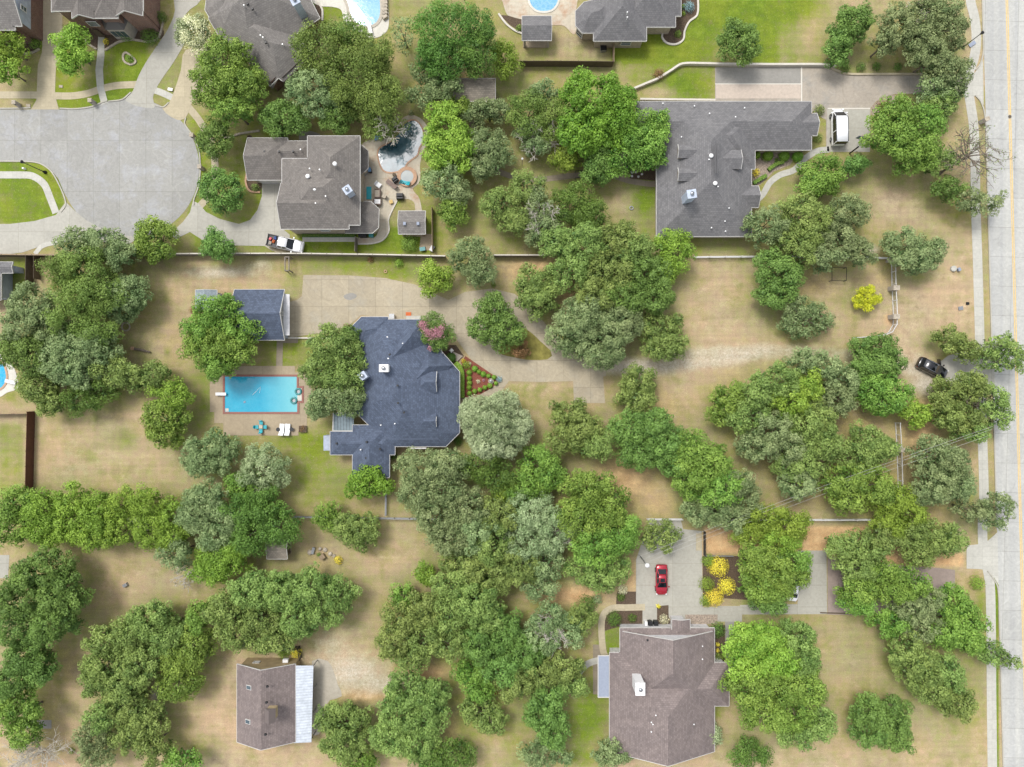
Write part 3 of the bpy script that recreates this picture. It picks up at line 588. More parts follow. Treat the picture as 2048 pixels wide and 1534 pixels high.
    blob(1, 340, 680, 60, 50, 0.3); blob(1, 130, 540, 40, 20, 0.5); blob(1, 1780, 640, 15, 15, 0.7); blob(1, 240, 830, 60, 20, 0.3); blob(1, 140, 1330, 30, 50, 0.35)
    blob(1, 900, 1450, 30, 60, 0.4); blob(1, 960, 1150, 60, 40, 0.4); blob(1, 870, 150, 40, 60, 0.5); blob(1, 860, 170, 30, 20, 0.5); blob(1, 945, 150, 40, 12, 0.5)
    blob(1, 200, 1200, 60, 60, 0.2); blob(1, 100, 1450, 60, 90, 0.3); blob(1, 1510, 690, 90, 40, 0.2)
    # --- 2 pale gravel / chalky
    paint(2, [(1205, 718), (1330, 722), (1420, 696), (1530, 688), (1640, 700), (1760, 705), (1850, 715), (1880, 760), (1800, 745), (1700, 722), (1560, 712), (1450, 732), (1340, 746), (1210, 748)], 0.78, 9)
    blob(2, 1270, 733, 60, 14, 0.9); blob(2, 1400, 710, 60, 16, 0.6); blob(2, 1590, 705, 60, 14, 0.5); blob(2, 1850, 770, 30, 25, 0.9); blob(2, 1750, 715, 120, 16, 0.35)
    blob(2, 440, 545, 80, 14, 0.7); blob(2, 520, 530, 30, 14, 0.5); blob(2, 700, 1345, 80, 40, 0.8); blob(2, 760, 1370, 60, 20, 0.7); blob(2, 660, 1290, 40, 30, 0.5)
    blob(2, 310, 1390, 10, 25, 0.8); blob(2, 150, 930, 60, 40, 0.25); blob(2, 1740, 500, 20, 12, 0.8); blob(2, 600, 1250, 40, 20, 0.4)
    verts = np.zeros((Hh, W, 3)); verts[:, :, 0] = (XX-1024)/S; verts[:, :, 1] = (767-YY)/S
    vi = np.arange(Hh*W).reshape(Hh, W)
    q = np.stack([vi[:-1, :-1], vi[1:, :-1], vi[1:, 1:], vi[:-1, 1:]], -1).reshape(-1, 4)
    me = bpy.data.meshes.new('ground'); me.vertices.add(Hh*W); me.vertices.foreach_set('co', verts.reshape(-1).astype(np.float32))
    me.loops.add(q.size); me.loops.foreach_set('vertex_index', q.reshape(-1).astype(np.int32))
    me.polygons.add(len(q)); me.polygons.foreach_set('loop_start', np.arange(0, q.size, 4, dtype=np.int32)); me.update(calc_edges=True)
    at = me.color_attributes.new('patch', 'FLOAT_COLOR', 'POINT'); c = np.ones((Hh*W, 4), np.float32); c[:, :3] = A.reshape(-1, 3); at.data.foreach_set('color', c.reshape(-1))
    m, t, b = newmat('ground_cover')
    pa = N(t, 'ShaderNodeVertexColor', layer_name='patch'); sp = N(t, 'ShaderNodeSeparateColor'); t.links.new(pa.outputs[0], sp.inputs[0])
    g0 = geo_pos(t)
    big = noise(t, g0, 0.12, 5, 0.6); mid = noise(t, g0, 0.7, 5, 0.65); fine = noise(t, g0, 2.6, 6, 0.8); tiny = noise(t, g0, 11, 2, 0.6)
    mow = noise(t, geo_pos(t, (0.09, 1.3, 1)), 1.0, 2, 0.5); mowv = noise(t, geo_pos(t, (1.2, 0.08, 1)), 1.0, 2, 0.5)
    dry = mix(t, ramp(t, mid, 0.3, 0.7), srgb(146, 130, 106), srgb(198, 178, 150))
    dry = mix(t, ramp(t, big, 0.35, 0.65), dry, srgb(184, 158, 130))
    dry = mix(t, math_(t, 'MULTIPLY', ramp(t, noise(t, g0, 0.33, 4), 0.5, 0.7), 0.55), dry, srgb(130, 130, 76))
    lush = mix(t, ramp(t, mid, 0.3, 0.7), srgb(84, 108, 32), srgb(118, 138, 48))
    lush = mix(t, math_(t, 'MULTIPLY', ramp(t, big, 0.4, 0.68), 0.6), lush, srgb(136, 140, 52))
    dry = mix(t, math_(t, 'MULTIPLY', ramp(t, noise(t, g0, 1.3, 6, 0.8), 0.55, 0.75), 0.6), dry, srgb(112, 100, 76))
    soil = mix(t, ramp(t, mid, 0.3, 0.7), srgb(184, 146, 106), srgb(208, 178, 136))
    pale = mix(t, ramp(t, fine, 0.3, 0.7), srgb(180, 168, 150), srgb(202, 194, 180))
    dry = mix(t, math_(t, 'MULTIPLY', ramp(t, noise(t, g0, 0.5, 6, 0.8), 0.52, 0.7), 0.5), dry, srgb(206, 190, 158))
    def fac(s, amp=0.7, lo=0.3, hi=0.7):
        v_ = math_(t, 'ADD', s, math_(t, 'MULTIPLY', math_(t, 'SUBTRACT', mid, 0.5), amp)); v_ = math_(t, 'ADD', v_, math_(t, 'MULTIPLY', math_(t, 'SUBTRACT', fine, 0.5), amp*0.5))
        return ramp(t, v_, lo, hi)
    col = mix(t, fac(sp.outputs[0], 0.9, 0.2, 0.85), dry, lush)
    col = mix(t, fac(sp.outputs[1], 0.8, 0.2, 0.8), col, soil)
    col = mix(t, fac(sp.outputs[2], 0.9, 0.2, 0.9), col, pale)
    col = mix(t, math_(t, 'MULTIPLY', ramp(t, noise(t, g0, 4.5, 5, 0.75), 0.57, 0.66), 0.35), col, srgb(106, 100, 66))
    col = mix(t, math_(t, 'MULTIPLY', ramp(t, noise(t, g0, 3.2, 5, 0.8), 0.58, 0.68), 0.35), col, srgb(214, 200, 168))
    col = mix(t, 0.38, col, ramp(t, fine, 0.3, 0.7, (0.55, 0.56, 0.52, 1), (1.4, 1.4, 1.38, 1)), 'MULTIPLY')
    col = mix(t, 0.6, col, ramp(t, tiny, 0.3, 0.7, (0.5, 0.5, 0.5, 1), (1.45, 1.45, 1.45, 1)), 'MULTIPLY')
    col = mix(t, 0.25, col, ramp(t, mow, 0.35, 0.65, (0.72, 0.74, 0.7, 1), (1.2, 1.18, 1.15, 1)), 'MULTIPLY')
    col = mix(t, 0.15, col, ramp(t, mowv, 0.35, 0.65, (0.7, 0.72, 0.7, 1), (1.2, 1.18, 1.15, 1)), 'MULTIPLY')
    t.links.new(col, b.inputs['Base Color']); b.inputs['Roughness'].default_value = 1.0; b.inputs['Specular IOR Level'].default_value = 0.1
    bump(t, b, fine, 0.5, 0.08)
    me.materials.append(m); o = bpy.data.objects.new('ground', me); COL.objects.link(o); o['kind'] = 'structure'
build_ground()

# ------------------------------------------------------------------ roads, pavements, drives, paths
def rx(y): return 1965+0.0275*y
ys = [-700, -200, 0, 200, 400, 600, 800, 1000, 1200, 1400, 1600, 2300]
flat('road', [(rx(y), y) for y in ys]+[(2230, 2300), (2180, -700)], 0, M['road'])
def yl(y): return 2013.5+0.0262*y
for dx in (-1.6, 1.6):
    flat('road_marking', [(yl(y)+dx-0.9, y) for y in (-700, 0, 800, 1600, 2300)]+[(yl(y)+dx+0.9, y) for y in (2300, 1600, 800, 0, -700)], 1, M['yellow_paint'])
# pavement beside the road
sw = [(1941, -300), (1941, 0), (1948, 30), (1952, 60), (1952, 90), (1947, 120), (1938, 145), (1935, 165), (1938, 190), (1942, 215), (1947, 250), (1950, 320), (1951, 400), (1955, 520), (1960, 700), (1964, 850), (1968, 1000), (1965, 1050), (1966, 1090), (1975, 1140), (1980, 1170), (1982, 1250), (1983, 1400), (1986, 1600), (1998, 2000)]
strip('pavement', sw, 19, 1, M['walk'], 5)
flat('drive_apron', [(1925, 150), (1945, 150), (1957, 136), (1966, 120), (1967, 210), (1955, 196), (1945, 190), (1925, 188)], 2, M['walk'], 0)
flat('drive_apron', [(1880, 724), (1940, 700), (1958, 700), (1975, 690), (1985, 690), (1988, 790), (1975, 785), (1955, 775), (1900, 770)], 2, M['drive_white'], 3)
flat('drive_apron', [(1933, 1091), (1960, 1088), (1972, 1085), (1995, 1064), (1997, 1170), (1985, 1150), (1972, 1140), (1958, 1138), (1933, 1137)], 2, M['walk'], 0)
kerb([(rx(y)-1.0, y) for y in (-400, -100, 60)]+[(1966, 80), (1966, 105), (1960, 128), (1950, 140)])
kerb([(1950, 191), (1960, 202), (1968, 225), (1971, 260)]+[(rx(y)-1, y) for y in (330, 450, 570, 690)])
kerb([(rx(y)-1, y) for y in (795, 850, 930, 1000, 1058)])
kerb([(1975, 1142), (1985, 1155), (1995, 1175)]+[(rx(y)-1, y) for y in (1220, 1350, 1500, 1700, 2000)])
# cul-de-sac
cx, cy, cr = 260, 336, 139
arc = [(cx+cr*math.cos(R(a)), cy+cr*math.sin(R(a))) for a in range(-110, 152, 6)]
flat('cul_de_sac_road', [(-900, 219), (60, 219), (130, 219), (180, 213)]+arc+[(128, 385), (117, 358), (102, 340), (85, 329), (60, 324), (-900, 322)], 0, M['court'])
kerb([(-900, 218), (-200, 218), (20, 217), (62, 216)]); kerb([(120, 217), (150, 218), (182, 214), (205, 205), (215, 202)]); kerb([(217, 203), (245, 199), (262, 185)])
kerb([(310, 210), (320, 213), (328, 214), (338, 205)]); kerb([(372, 236), (370, 248), (385, 270), (398, 300), (401, 335), (398, 370), (388, 400), (388, 410)])
kerb([(-900, 323), (-100, 323), (50, 323), (80, 327), (103, 343), (120, 372), (131, 400), (131, 412), (122, 424)])
strip('pavement', [(-300, 190), (60, 190), (140, 192), (175, 187), (205, 177), (235, 171), (275, 169)], 14, 1, M['walk_cream'])
strip('pavement', [(305, 179), (325, 186), (350, 198)], 13, 1, M['walk'])
strip('pavement', [(376, 213), (398, 240), (415, 270), (427, 300), (430, 330), (428, 365), (415, 395), (400, 412)], 14, 1, M['walk_cream'])
strip('pavement', [(-200, 350), (40, 350), (65, 352), (88, 368), (100, 395), (112, 426)], 14, 1, M['walk'])
flat('driveway', [(90, -120), (124, -120), (125, 60), (122, 110), (112, 135), (110, 190), (118, 219), (62, 219), (73, 200), (76, 130), (84, 105)], 2, M['walk_cream'])
flat('garden_path', [(197, 70), (209, 70), (209, 110), (206, 140), (208, 175), (216, 205), (203, 210), (194, 175), (191, 140), (195, 105)], 2, M['walk'])
flat('driveway', [(340, -150), (420, -150), (402, 0), (372, 28), (372, 80), (362, 100), (345, 128), (328, 152), (312, 178), (306, 196), (308, 216), (252, 202), (266, 182), (276, 155), (290, 128), (315, 90), (335, 60), (350, 20)], 2, M['drive_white'], 3)
flat('driveway', [(372, 100), (430, 100), (450, 160), (395, 190), (382, 210), (372, 235), (355, 240), (325, 217), (340, 203), (352, 172), (362, 140)], 3, M['walk_cream'], 3)
flat('driveway', [(-300, 449), (20, 448), (70, 442), (112, 430), (132, 404), (150, 422), (175, 442), (205, 458), (245, 470), (280, 475), (255, 490), (190, 482), (120, 484), (80, 493), (45, 505), (20, 508), (-300, 508)], 2, M['drive_white'])
strip('garden_path', [(70, 508), (85, 492), (115, 484)], 9, 3, M['walk'])
flat('driveway', [(386, 402), (398, 407), (412, 424), (440, 438), (478, 448), (500, 440), (515, 420), (524, 392), (524, 364), (560, 364), (566, 458), (580, 470), (578, 490), (545, 502), (530, 492), (412, 490), (402, 478), (380, 464), (352, 478), (340, 468), (366, 444), (380, 425)], 2, M['drive_white'])
flat('parking_strip', [(530, 490), (575, 488), (606, 502), (552, 505)], 4, M['walk_cream'])
strip('garden_path', [(605, 479), (715, 479)], 9, 3, M['walk'], 0)
# ranch house drive
flat('driveway', [(1430, 134), (1656, 134), (1672, 141), (1700, 148), (1860, 148), (1930, 150), (1930, 188), (1860, 187), (1790, 188), (1768, 194), (1752, 203), (1741, 216), (1740, 304), (1652, 304), (1652, 240), (1600, 210), (1430, 215)], 2, M['drive_pink'])
flat('driveway_slab', [(1431, 135), (1601, 135), (1601, 167), (1431, 167)], 3, M['slab_dark']); flat('driveway_slab', [(1431, 169), (1601, 169), (1601, 197), (1431, 197)], 3, M['slab_pink'])
flat('driveway_slab', [(1654, 219), (1739, 219), (1739, 303), (1654, 303)], 3, M['drive_grey'])
for q in ([(1602, 134), (1604, 134), (1604, 203), (1602, 203)], [(1655, 216), (1740, 216), (1740, 218), (1655, 218)], [(1430, 167.2), (1602, 167.2), (1602, 168.8), (1430, 168.8)]): flat('driveway_joint', q, 4, M['white_paint'])
strip('garden_path', [(1658, 299), (1635, 302), (1610, 317), (1588, 340), (1560, 350), (1540, 365), (1526, 388), (1514, 400)], 12, 3, M['walk'])
flat('garden_path', [(1236, 300), (1250, 300), (1250, 355), (1236, 355)], 1, M['path_grey'])
strip('garden_path', [(940, 322), (985, 338), (1015, 350), (1045, 358), (1090, 358), (1140, 352), (1180, 349), (1220, 350), (1260, 362), (1300, 368), (1318, 368)], 11, 2, M['path_grey'])
strip('garden_path', [(945, 240), (948, 262), (960, 285), (975, 320)], 14, 1, M['path_grey'])
# main house drive
flat('driveway', [(577, 604), (594, 600), (604, 592), (607, 550), (700, 551), (770, 556), (830, 569), (870, 588), (897, 600), (930, 584), (985, 577), (1030, 588), (1070, 625), (1110, 668), (1160, 712), (1212, 726), (1212, 752), (1150, 762), (1080, 764), (1018, 762), (1006, 778), (985, 790), (955, 800), (928, 806), (922, 797), (968, 782), (998, 762), (985, 748), (950, 730), (930, 702), (915, 682), (903, 664), (880, 648), (840, 640), (776, 637), (722, 630), (700, 650), (660, 664), (577, 675)], 2, M['drive_tan'])
flat('driveway', [(1146, 757), (1206, 750), (1210, 806), (1148, 806)], 3, M['drive_tan'])
flat('lawn_island', [(996, 702), (1016, 670), (1042, 655), (1062, 665), (1080, 682), (1104, 712), (1064, 720), (1030, 715)], 4, plain('island_grass', srgb(126, 120, 62), 1.0, var=0.3, sc=1.2), 3)
flat('driveway_stain', [(687, 593), (697, 587), (705, 586), (714, 592), (705, 599), (696, 600)], 4, M['slab_dark'], 3)
flat('garden_path', [(554, 676), (566, 676), (565, 735), (552, 735)], 2, M['path_grey']); flat('garden_path', [(566, 676), (596, 676), (596, 686), (566, 686)], 3, M['path_grey'])
flat('garden_path', [(920, 801), (932, 797), (934, 808), (920, 812)], 4, M['walk_cream'])
flat('garden_path', [(906, 703), (926, 712), (915, 722), (900, 720)], 3, M['slab_pink'])
# red sedan drive
flat('driveway', [(1272, 1120), (1298, 1041), (1362, 1041), (1366, 1058), (1403, 1062), (1405, 1170), (1406, 1215), (1440, 1212), (1484, 1212), (1484, 1243), (1410, 1243), (1372, 1238), (1365, 1250), (1345, 1250), (1340, 1236), (1314, 1256), (1285, 1250), (1285, 1220), (1272, 1212)], 2, M['drive_grey'])
flat('parking_strip', [(1392, 1066), (1403, 1066), (1403, 1101), (1392, 1101)], 3, M['walk_cream'])
flat('parking_pad', [(1480, 1210), (1595, 1208), (1595, 1101), (1653, 1101), (1654, 1228), (1480, 1229)], 1, M['drive_grey'])
flat('gravel_pad', [(1655, 1112), (1720, 1118), (1790, 1130), (1880, 1136), (1910, 1140), (1910, 1180), (1880, 1232), (1655, 1229)], 0, M['gravel'])
strip('garden_path', [(1290, 1214), (1250, 1215), (1225, 1216), (1209, 1226), (1203, 1245), (1204, 1280), (1206, 1300), (1210, 1312)], 13, 3, M['walk_cream'])
strip('garden_path', [(1212, 1320), (1190, 1322), (1172, 1330), (1158, 1345)], 13, 2, M['walk'])
flat('garden_path', [(1450, 1240), (1468, 1240), (1468, 1380), (1452, 1380)], 1, M['slab_dark'])
flat('patio', [(1186, 1289), (1203, 1289), (1203, 1390), (1186, 1388)], 1, M['path_grey'])
flat('gravel_pad', [(624, 1322), (656, 1322), (668, 1345), (676, 1370), (684, 1392), (660, 1400), (652, 1415), (650, 1440), (638, 1468), (624, 1468)], 1, M['gravel_pale'], 2)
flat('patio', [(52, 1440), (103, 1440), (103, 1457), (52, 1457)], 0, M['slab_dark'])
flat('patio', [(-60, 1110), (19, 1110), (16, 1156), (-60, 1158)], 0, M['drive_grey'])
# planting beds
flat('planting_bed', [(1196, 352), (1196, 330), (1318, 330), (1318, 362), (1260, 357), (1250, 330)], 0, M['mulch'])
flat('planting_bed', [(1510, 300), (1600, 300), (1580, 330), (1548, 343), (1520, 370), (1505, 372), (1505, 340)], 1, M['stone_bed'])
flat('planting_bed', [(1744, 213), (1764, 197), (1790, 190), (1785, 210), (1762, 225), (1744, 230)], 1, M['stone_bed'], 2)
flat('planting_bed', [(1405, 1112), (1500, 1112), (1500, 1200), (1440, 1196), (1406, 1212)], 1, M['mulch'])
flat('planting_bed', [(1234, 1183), (1273, 1183), (1273, 1210), (1232, 1208)], 1, M['mulch']); flat('planting_bed', [(1208, 1222), (1286, 1220), (1284, 1252), (1242, 1252), (1208, 1262)], 1, M['mulch'])
flat('planting_bed', [(1314, 1212), (1337, 1210), (1337, 1232), (1343, 1250), (1314, 1250)], 4, M['mulch']); flat('planting_bed', [(1370, 1229), (1435, 1229), (1435, 1248), (1372, 1248)], 4, M['stone_bed'])
flat('planting_bed', [(1428, 1250), (1450, 1250), (1450, 1325), (1428, 1325)], 0, M['mulch'])
flat('planting_bed', [(931, 712), (950, 725), (975, 742), (1000, 760), (985, 775), (955, 792), (929, 795), (928, 740), (922, 725)], 4, M['red_mulch'])
flat('planting_bed', [(884, 690), (912, 690), (928, 712), (900, 742), (884, 720)], 1, M['mulch'])
flat('planting_bed', [(170, 52), (310, 50), (328, 62), (322, 78), (290, 82), (262, 78), (230, 88), (213, 100), (192, 98), (175, 84)], 1, M['mulch'], 2)
flat('planting_bed', [(-20, 60), (76, 62), (78, 100), (64, 108), (40, 104), (0, 100), (-20, 90)], 1, M['mulch'], 2)
flat('planting_bed', [(494, 272), (504, 272), (502, 360), (522, 364), (522, 380), (502, 384), (492, 366), (498, 330)], 1, M['mulch'], 2)
flat('planting_bed', [(1360, -20), (1395, -20), (1394, 30), (1376, 45), (1366, 78), (1345, 88), (1326, 80), (1322, 66), (1350, 50)], 1, M['mulch'], 2)
flat('planting_bed', [(1000, 30), (1045, 34), (1045, 66), (1020, 50)], 1, M['mulch']); flat('planting_bed', [(606, 0), (640, 0), (645, 40), (628, 30)], 1, M['mulch'])
flat('planting_bed', [(598, 263), (622, 262), (640, 268), (640, 280), (598, 280)], 0, M['slab_dark'])
def edging(pxs, label, mat, wd=0.28, h=0.22, name='edging_wall'):
    pts = [P(x, y) for x, y in smooth_open(pxs, 5)]
    o = band_mesh(name, [(p.x, p.y) for p in pts], wd, h, mat); tag(o, label, 'garden edging'); return o
edging([(171, 80), (180, 90), (194, 99)], 'pale stone edging curving left of the brick house front path', M['rock'])
edging([(211, 101), (225, 92), (240, 84), (262, 80), (280, 82), (300, 84), (318, 76), (328, 40)], 'long wavy pale stone edging before the brick house bay windows', M['rock'])
edging([(36, 104), (55, 108), (70, 104), (80, 98)], 'pale stone edging below the bed of the corner brick house', M['rock'])
edging([(494, 290), (498, 330), (492, 362), (500, 382), (521, 385)], 'pink brick edging round the bed left of the grey garage', M['coping_tan'])
edging([(997, 28), (1012, 48), (1030, 62), (1044, 68)], 'white stone edging left of the small grey cabana', M['white_wall'])
edging([(1395, -10), (1394, 30), (1378, 44), (1369, 62), (1366, 80), (1352, 89), (1334, 87), (1324, 76), (1325, 66)], 'white stone edging looping round the top house shrub bed', M['white_wall'])
edging([(636, 5), (645, 20), (645, 42)], 'pale edging beside the small bed left of the top pool', M['white_wall'])
edging([(438, 262), (450, 276), (480, 268), (520, 262)], 'low grey stone edging above the grey garage lawn', M['rock'])
edging([(1640, 1225), (1760, 1229), (1890, 1232)], 'thin brown edging along the lower side of the gravel pad', M['wood_dark'], 0.15, 0.15)
edging([(262, 130), (272, 124), (262, 112), (252, 106), (247, 112), (250, 124), (262, 130)][::-1], 'round pale stone ring in the brick house lawn', M['rock'], 0.3, 0.2)
# ------------------------------------------------------------------ buildings
def clip(poly, a, b, c):
    out = []; n = len(poly)
    for i in range(n):
        p, q = poly[i], poly[(i+1) % n]; dp = a*p[0]+b*p[1]+c; dq = a*q[0]+b*q[1]+c
        if dp <= 1e-9: out.append(p)
        if (dp < -1e-9 and dq > 1e-9) or (dp > 1e-9 and dq < -1e-9):
            t = dp/(dp-dq); out.append((p[0]+(q[0]-p[0])*t, p[1]+(q[1]-p[1])*t))
    return out
def fbar(fascia, a, b, wd, ht, off, hid):
    """a fascia board, left out where it would run over another part of the same roof"""
    if not hid: fascia.bar(a, b, wd, ht); return
    a = Vector(a); b = Vector(b); n = max(1, int((b-a).length/0.35)); run = None
    for k in range(n+1):
        vis = False
        if k < n: c = a.lerp(b, (k+.5)/n); vis = not hid((c.x+off[0], c.y+off[1], c.z))
        if vis and run is None: run = k
        if not vis and run is not None: fascia.bar(a.lerp(b, run/n), a.lerp(b, k/n), wd, ht); run = None
def wing(roof, fascia, wall, pxs, z, pitch, gables=(), inset=0.42, walls=True, zb=0.0, pitches=None, thick=0.22, hid=None, fasc=True):
    if not fasc: fascia = MB()
    """a roof over the convex outline pxs (photo pixels of the eave at height z); gables = edge numbers that are gable ends"""
    p = [tuple(P(x, y, z)[:2]) for x, y in pxs]
    idx = list(range(len(p)))
    if sum(p[i][0]*p[(i+1) % len(p)][1]-p[(i+1) % len(p)][0]*p[i][1] for i in range(len(p))) < 0:
        n_ = len(p); p = p[::-1]; idx = [(n_-2-k) % n_ for k in range(n_)]   # edge k of the reversed list was edge idx[k]
    n = len(p); pl = []
    for i in range(n):
        a, b_ = p[i], p[(i+1) % n]; dx, dy = b_[0]-a[0], b_[1]-a[1]; L = math.hypot(dx, dy)
        nx, ny = -dy/L, dx/L; k = None if idx[i] in gables else (pitches or {}).get(idx[i], pitch)
        pl.append((nx, ny, -(nx*a[0]+ny*a[1]), k, dx/L, dy/L, L))
    def h(x, y): return min(k*(nx*x+ny*y+c) for nx, ny, c, k, _, _, _ in pl if k)
    for i in range(n):
        nx, ny, c, k, tx, ty, L = pl[i]
        if not k: continue
        f = list(p)
        for j in range(n):
            if j == i or not pl[j][3]: continue
            mx, my, mc, mk = pl[j][:4]
            f = clip(f, k*nx-mk*mx, k*ny-mk*my, k*c-mk*mc)
            if len(f) < 3: break
        g = []
        for q in f:
            if not g or (abs(q[0]-g[-1][0])+abs(q[1]-g[-1][1])) > 1e-5: g.append(q)
        if len(g) > 1 and abs(g[0][0]-g[-1][0])+abs(g[0][1]-g[-1][1]) < 1e-5: g.pop()
        if len(g) < 3: continue
        s_ = math.sqrt(1+k*k)
        roof.face([(q[0], q[1], z+k*(nx*q[0]+ny*q[1]+c)) for q in g], [(tx*q[0]+ty*q[1], (nx*q[0]+ny*q[1]+c)*s_) for q in g])
        a, b_ = p[i], p[(i+1) % n]
        fbar(fascia, (a[0]-nx*0.03, a[1]-ny*0.03, z-thick/2+0.02), (b_[0]-nx*0.03, b_[1]-ny*0.03, z-thick/2+0.02), 0.055, thick, (-nx*.12, -ny*.12), (lambda q: hid(q, 0.7)) if hid else None)
    for i in range(n):
        nx, ny, c, k, tx, ty, L = pl[i]
        if k: continue
        a = p[i]; ts = sorted({0.0, L}|{round(t, 3) for t in np.linspace(0, L, 41)})
        prof = [(a[0]+tx*t, a[1]+ty*t, h(a[0]+tx*t, a[1]+ty*t)) for t in ts]
        keep = [prof[0]]
        for q in range(1, len(prof)-1):
            if abs(prof[q-1][2]+prof[q+1][2]-2*prof[q][2]) > 1e-4: keep.append(prof[q])
        keep.append(prof[-1])
        for q, r_ in zip(keep[:-1], keep[1:]):
            fbar(fascia, (q[0]-nx*0.02, q[1]-ny*0.02, z+q[2]-0.06), (r_[0]-nx*0.02, r_[1]-ny*0.02, z+r_[2]-0.06), 0.06, 0.2, (-nx*.05, -ny*.05), (lambda q_: hid(q_, 0.0)) if hid else None)
        if wall is not None:
            ii = inset
            wp = [(q[0]+nx*ii, q[1]+ny*ii, z+q[2]-0.1) for q in keep]
            pts = [(wp[0][0]+tx*ii, wp[0][1]+ty*ii, z-0.1)]+wp+[(wp[-1][0]-tx*ii, wp[-1][1]-ty*ii, z-0.1)]
            wall.face(pts[::-1], [(tx*q[0]+ty*q[1], q[2]) for q in pts[::-1]])
    if walls and wall is not None:
        # inset outline
        q = []
        for i in range(n):
            n1 = pl[i-1]; n2 = pl[i]; det = n1[0]*n2[1]-n2[0]*n1[1]
            c1 = inset-n1[2]; c2 = inset-n2[2]
            if abs(det) < 1e-6: q.append((p[i][0]+n2[0]*inset, p[i][1]+n2[1]*inset))
            else: q.append(((c1*n2[1]-c2*n1[1])/det, (n1[0]*c2-n2[0]*c1)/det))
        for i in range(n):
            a, b_ = q[i], q[(i+1) % n]; L = math.hypot(b_[0]-a[0], b_[1]-a[1])
            wall.face([(a[0], a[1], zb), (b_[0], b_[1], zb), (b_[0], b_[1], z-0.02), (a[0], a[1], z-0.02)], [(0, zb), (L, zb), (L, z), (0, z)])
    return h
def wing_height(pxs, z, pitch, gables):
    p = [tuple(P(x, y, z)[:2]) for x, y in pxs]; n = len(p); sg = 1 if sum(p[i][0]*p[(i+1) % n][1]-p[(i+1) % n][0]*p[i][1] for i in range(n)) > 0 else -1; pl = []
    for i in range(n):
        a, b = p[i], p[(i+1) % n]; dx, dy = b[0]-a[0], b[1]-a[1]; L = math.hypot(dx, dy); nx, ny = -dy/L*sg, dx/L*sg; pl.append((nx, ny, -(nx*a[0]+ny*a[1]), i in gables))
    def f(x, y):
        d = [nx*x+ny*y+c for nx, ny, c, g in pl]
        if min(d) < 0: return None
        return z+pitch*min(v for v, q in zip(d, pl) if not q[3])
    return f
def house(name, label, cat, wings, roofm, wallm, trim='trim', base=None):
    w0 = wings[0]; b = base or (sum(q[0] for q in w0[0])/len(w0[0]), sum(q[1] for q in w0[0])/len(w0[0]))
    root = thing(name, label, cat, P(b[0], b[1], 0))
    rf, fa, wa = MB(), MB(), MB()
    hs = []
    for i, wg in enumerate(wings):
        kw = wg[3] if len(wg) > 3 else {}; hs.append(wing_height(wg[0], wg[1]+0.004*i, wg[2], kw.get('gables', ())))
    for i, wg in enumerate(wings):
        pxs, z, pitch = wg[:3]; kw = dict(wg[3]) if len(wg) > 3 else {}
        kw['hid'] = lambda q, tol, i=i: any(j != i and (hs[j](q[0], q[1]) or -99) > q[2]-tol for j in range(len(hs)))
        kw.setdefault('inset', 0.42+0.011*i)
        wing(rf, fa, wa, pxs, z+0.004*i, pitch, **kw)
    rf.build('roof', M[roofm], root); fa.build('fascia', M[trim], root); wa.build('wall', M[wallm], root)
    return root
def rc(x0, y0, x1, y1): return [(x0, y0), (x1, y0), (x1, y1), (x0, y1)]   # edges: 0 top, 1 right, 2 bottom, 3 left
def window(root, px, py, z, wd, ht, face='S', name='window', zw=None):
    """window centred where the wall is seen at (px,py) at height z; face = side of the wall it is on"""
    c = P(px, py, z); d = {'S': (0, -1), 'N': (0, 1), 'E': (1, 0), 'W': (-1, 0), 'SE': (.707, -.707), 'SW': (-.707, -.707)}[face]
    t = (-d[1], d[0]); rz = math.atan2(t[1], t[0])
    f = MB()
    for s_ in (-1, 1):
        f.box((c.x+t[0]*s_*wd/2+d[0]*0.05, c.y+t[1]*s_*wd/2+d[1]*0.05, z), (0.09, 0.12, ht+0.1), rz)
        f.box((c.x+d[0]*0.05, c.y+d[1]*0.05, z+s_*ht/2), (wd-0.09, 0.11, 0.09), rz)
    f.box((c.x+d[0]*0.05, c.y+d[1]*0.05, z), (wd-0.09, 0.09, 0.05), rz)
    fo = f.build(name, M['trim'], root); g = MB(); g.box((c.x+d[0]*0.03, c.y+d[1]*0.03, z), (wd-0.1, 0.05, ht-0.1), rz); g.build('pane', M['glass'], fo)
def vents(root, items):
    """items: (px,py,z,kind) roof vents"""
    for px, py, z, k in items:
        m = MB(); c = P(px, py, z)
        if k == 'pipe': m.tube([(c.x, c.y, z-0.4), (c.x, c.y, z+0.25)], 0.06, 8); m.lathe((c.x, c.y, z+0.2), [(0.1, 0), (0.1, 0.1)], 8); m.build('vent_pipe', M['white'], root)
        elif k == 'turb': m.lathe((c.x, c.y, z-0.3), [(0.16, 0), (0.16, 0.3), (0.3, 0.34), (0.33, 0.45), (0.26, 0.58), (0.1, 0.64)], 14); m.build('roof_turbine', M['white'], root, smooth=False)
        elif k == 'dark': m.box((c.x, c.y, z), (0.32, 0.3, 0.28), 0.2, 0.8); m.build('roof_vent', M['plastic_black'], root)
        elif k == 'solar': m.box((c.x, c.y, z), (0.45, 0.5, 0.2), 0.0, 0.9); m.build('roof_vent', M['panel_blue'], root)
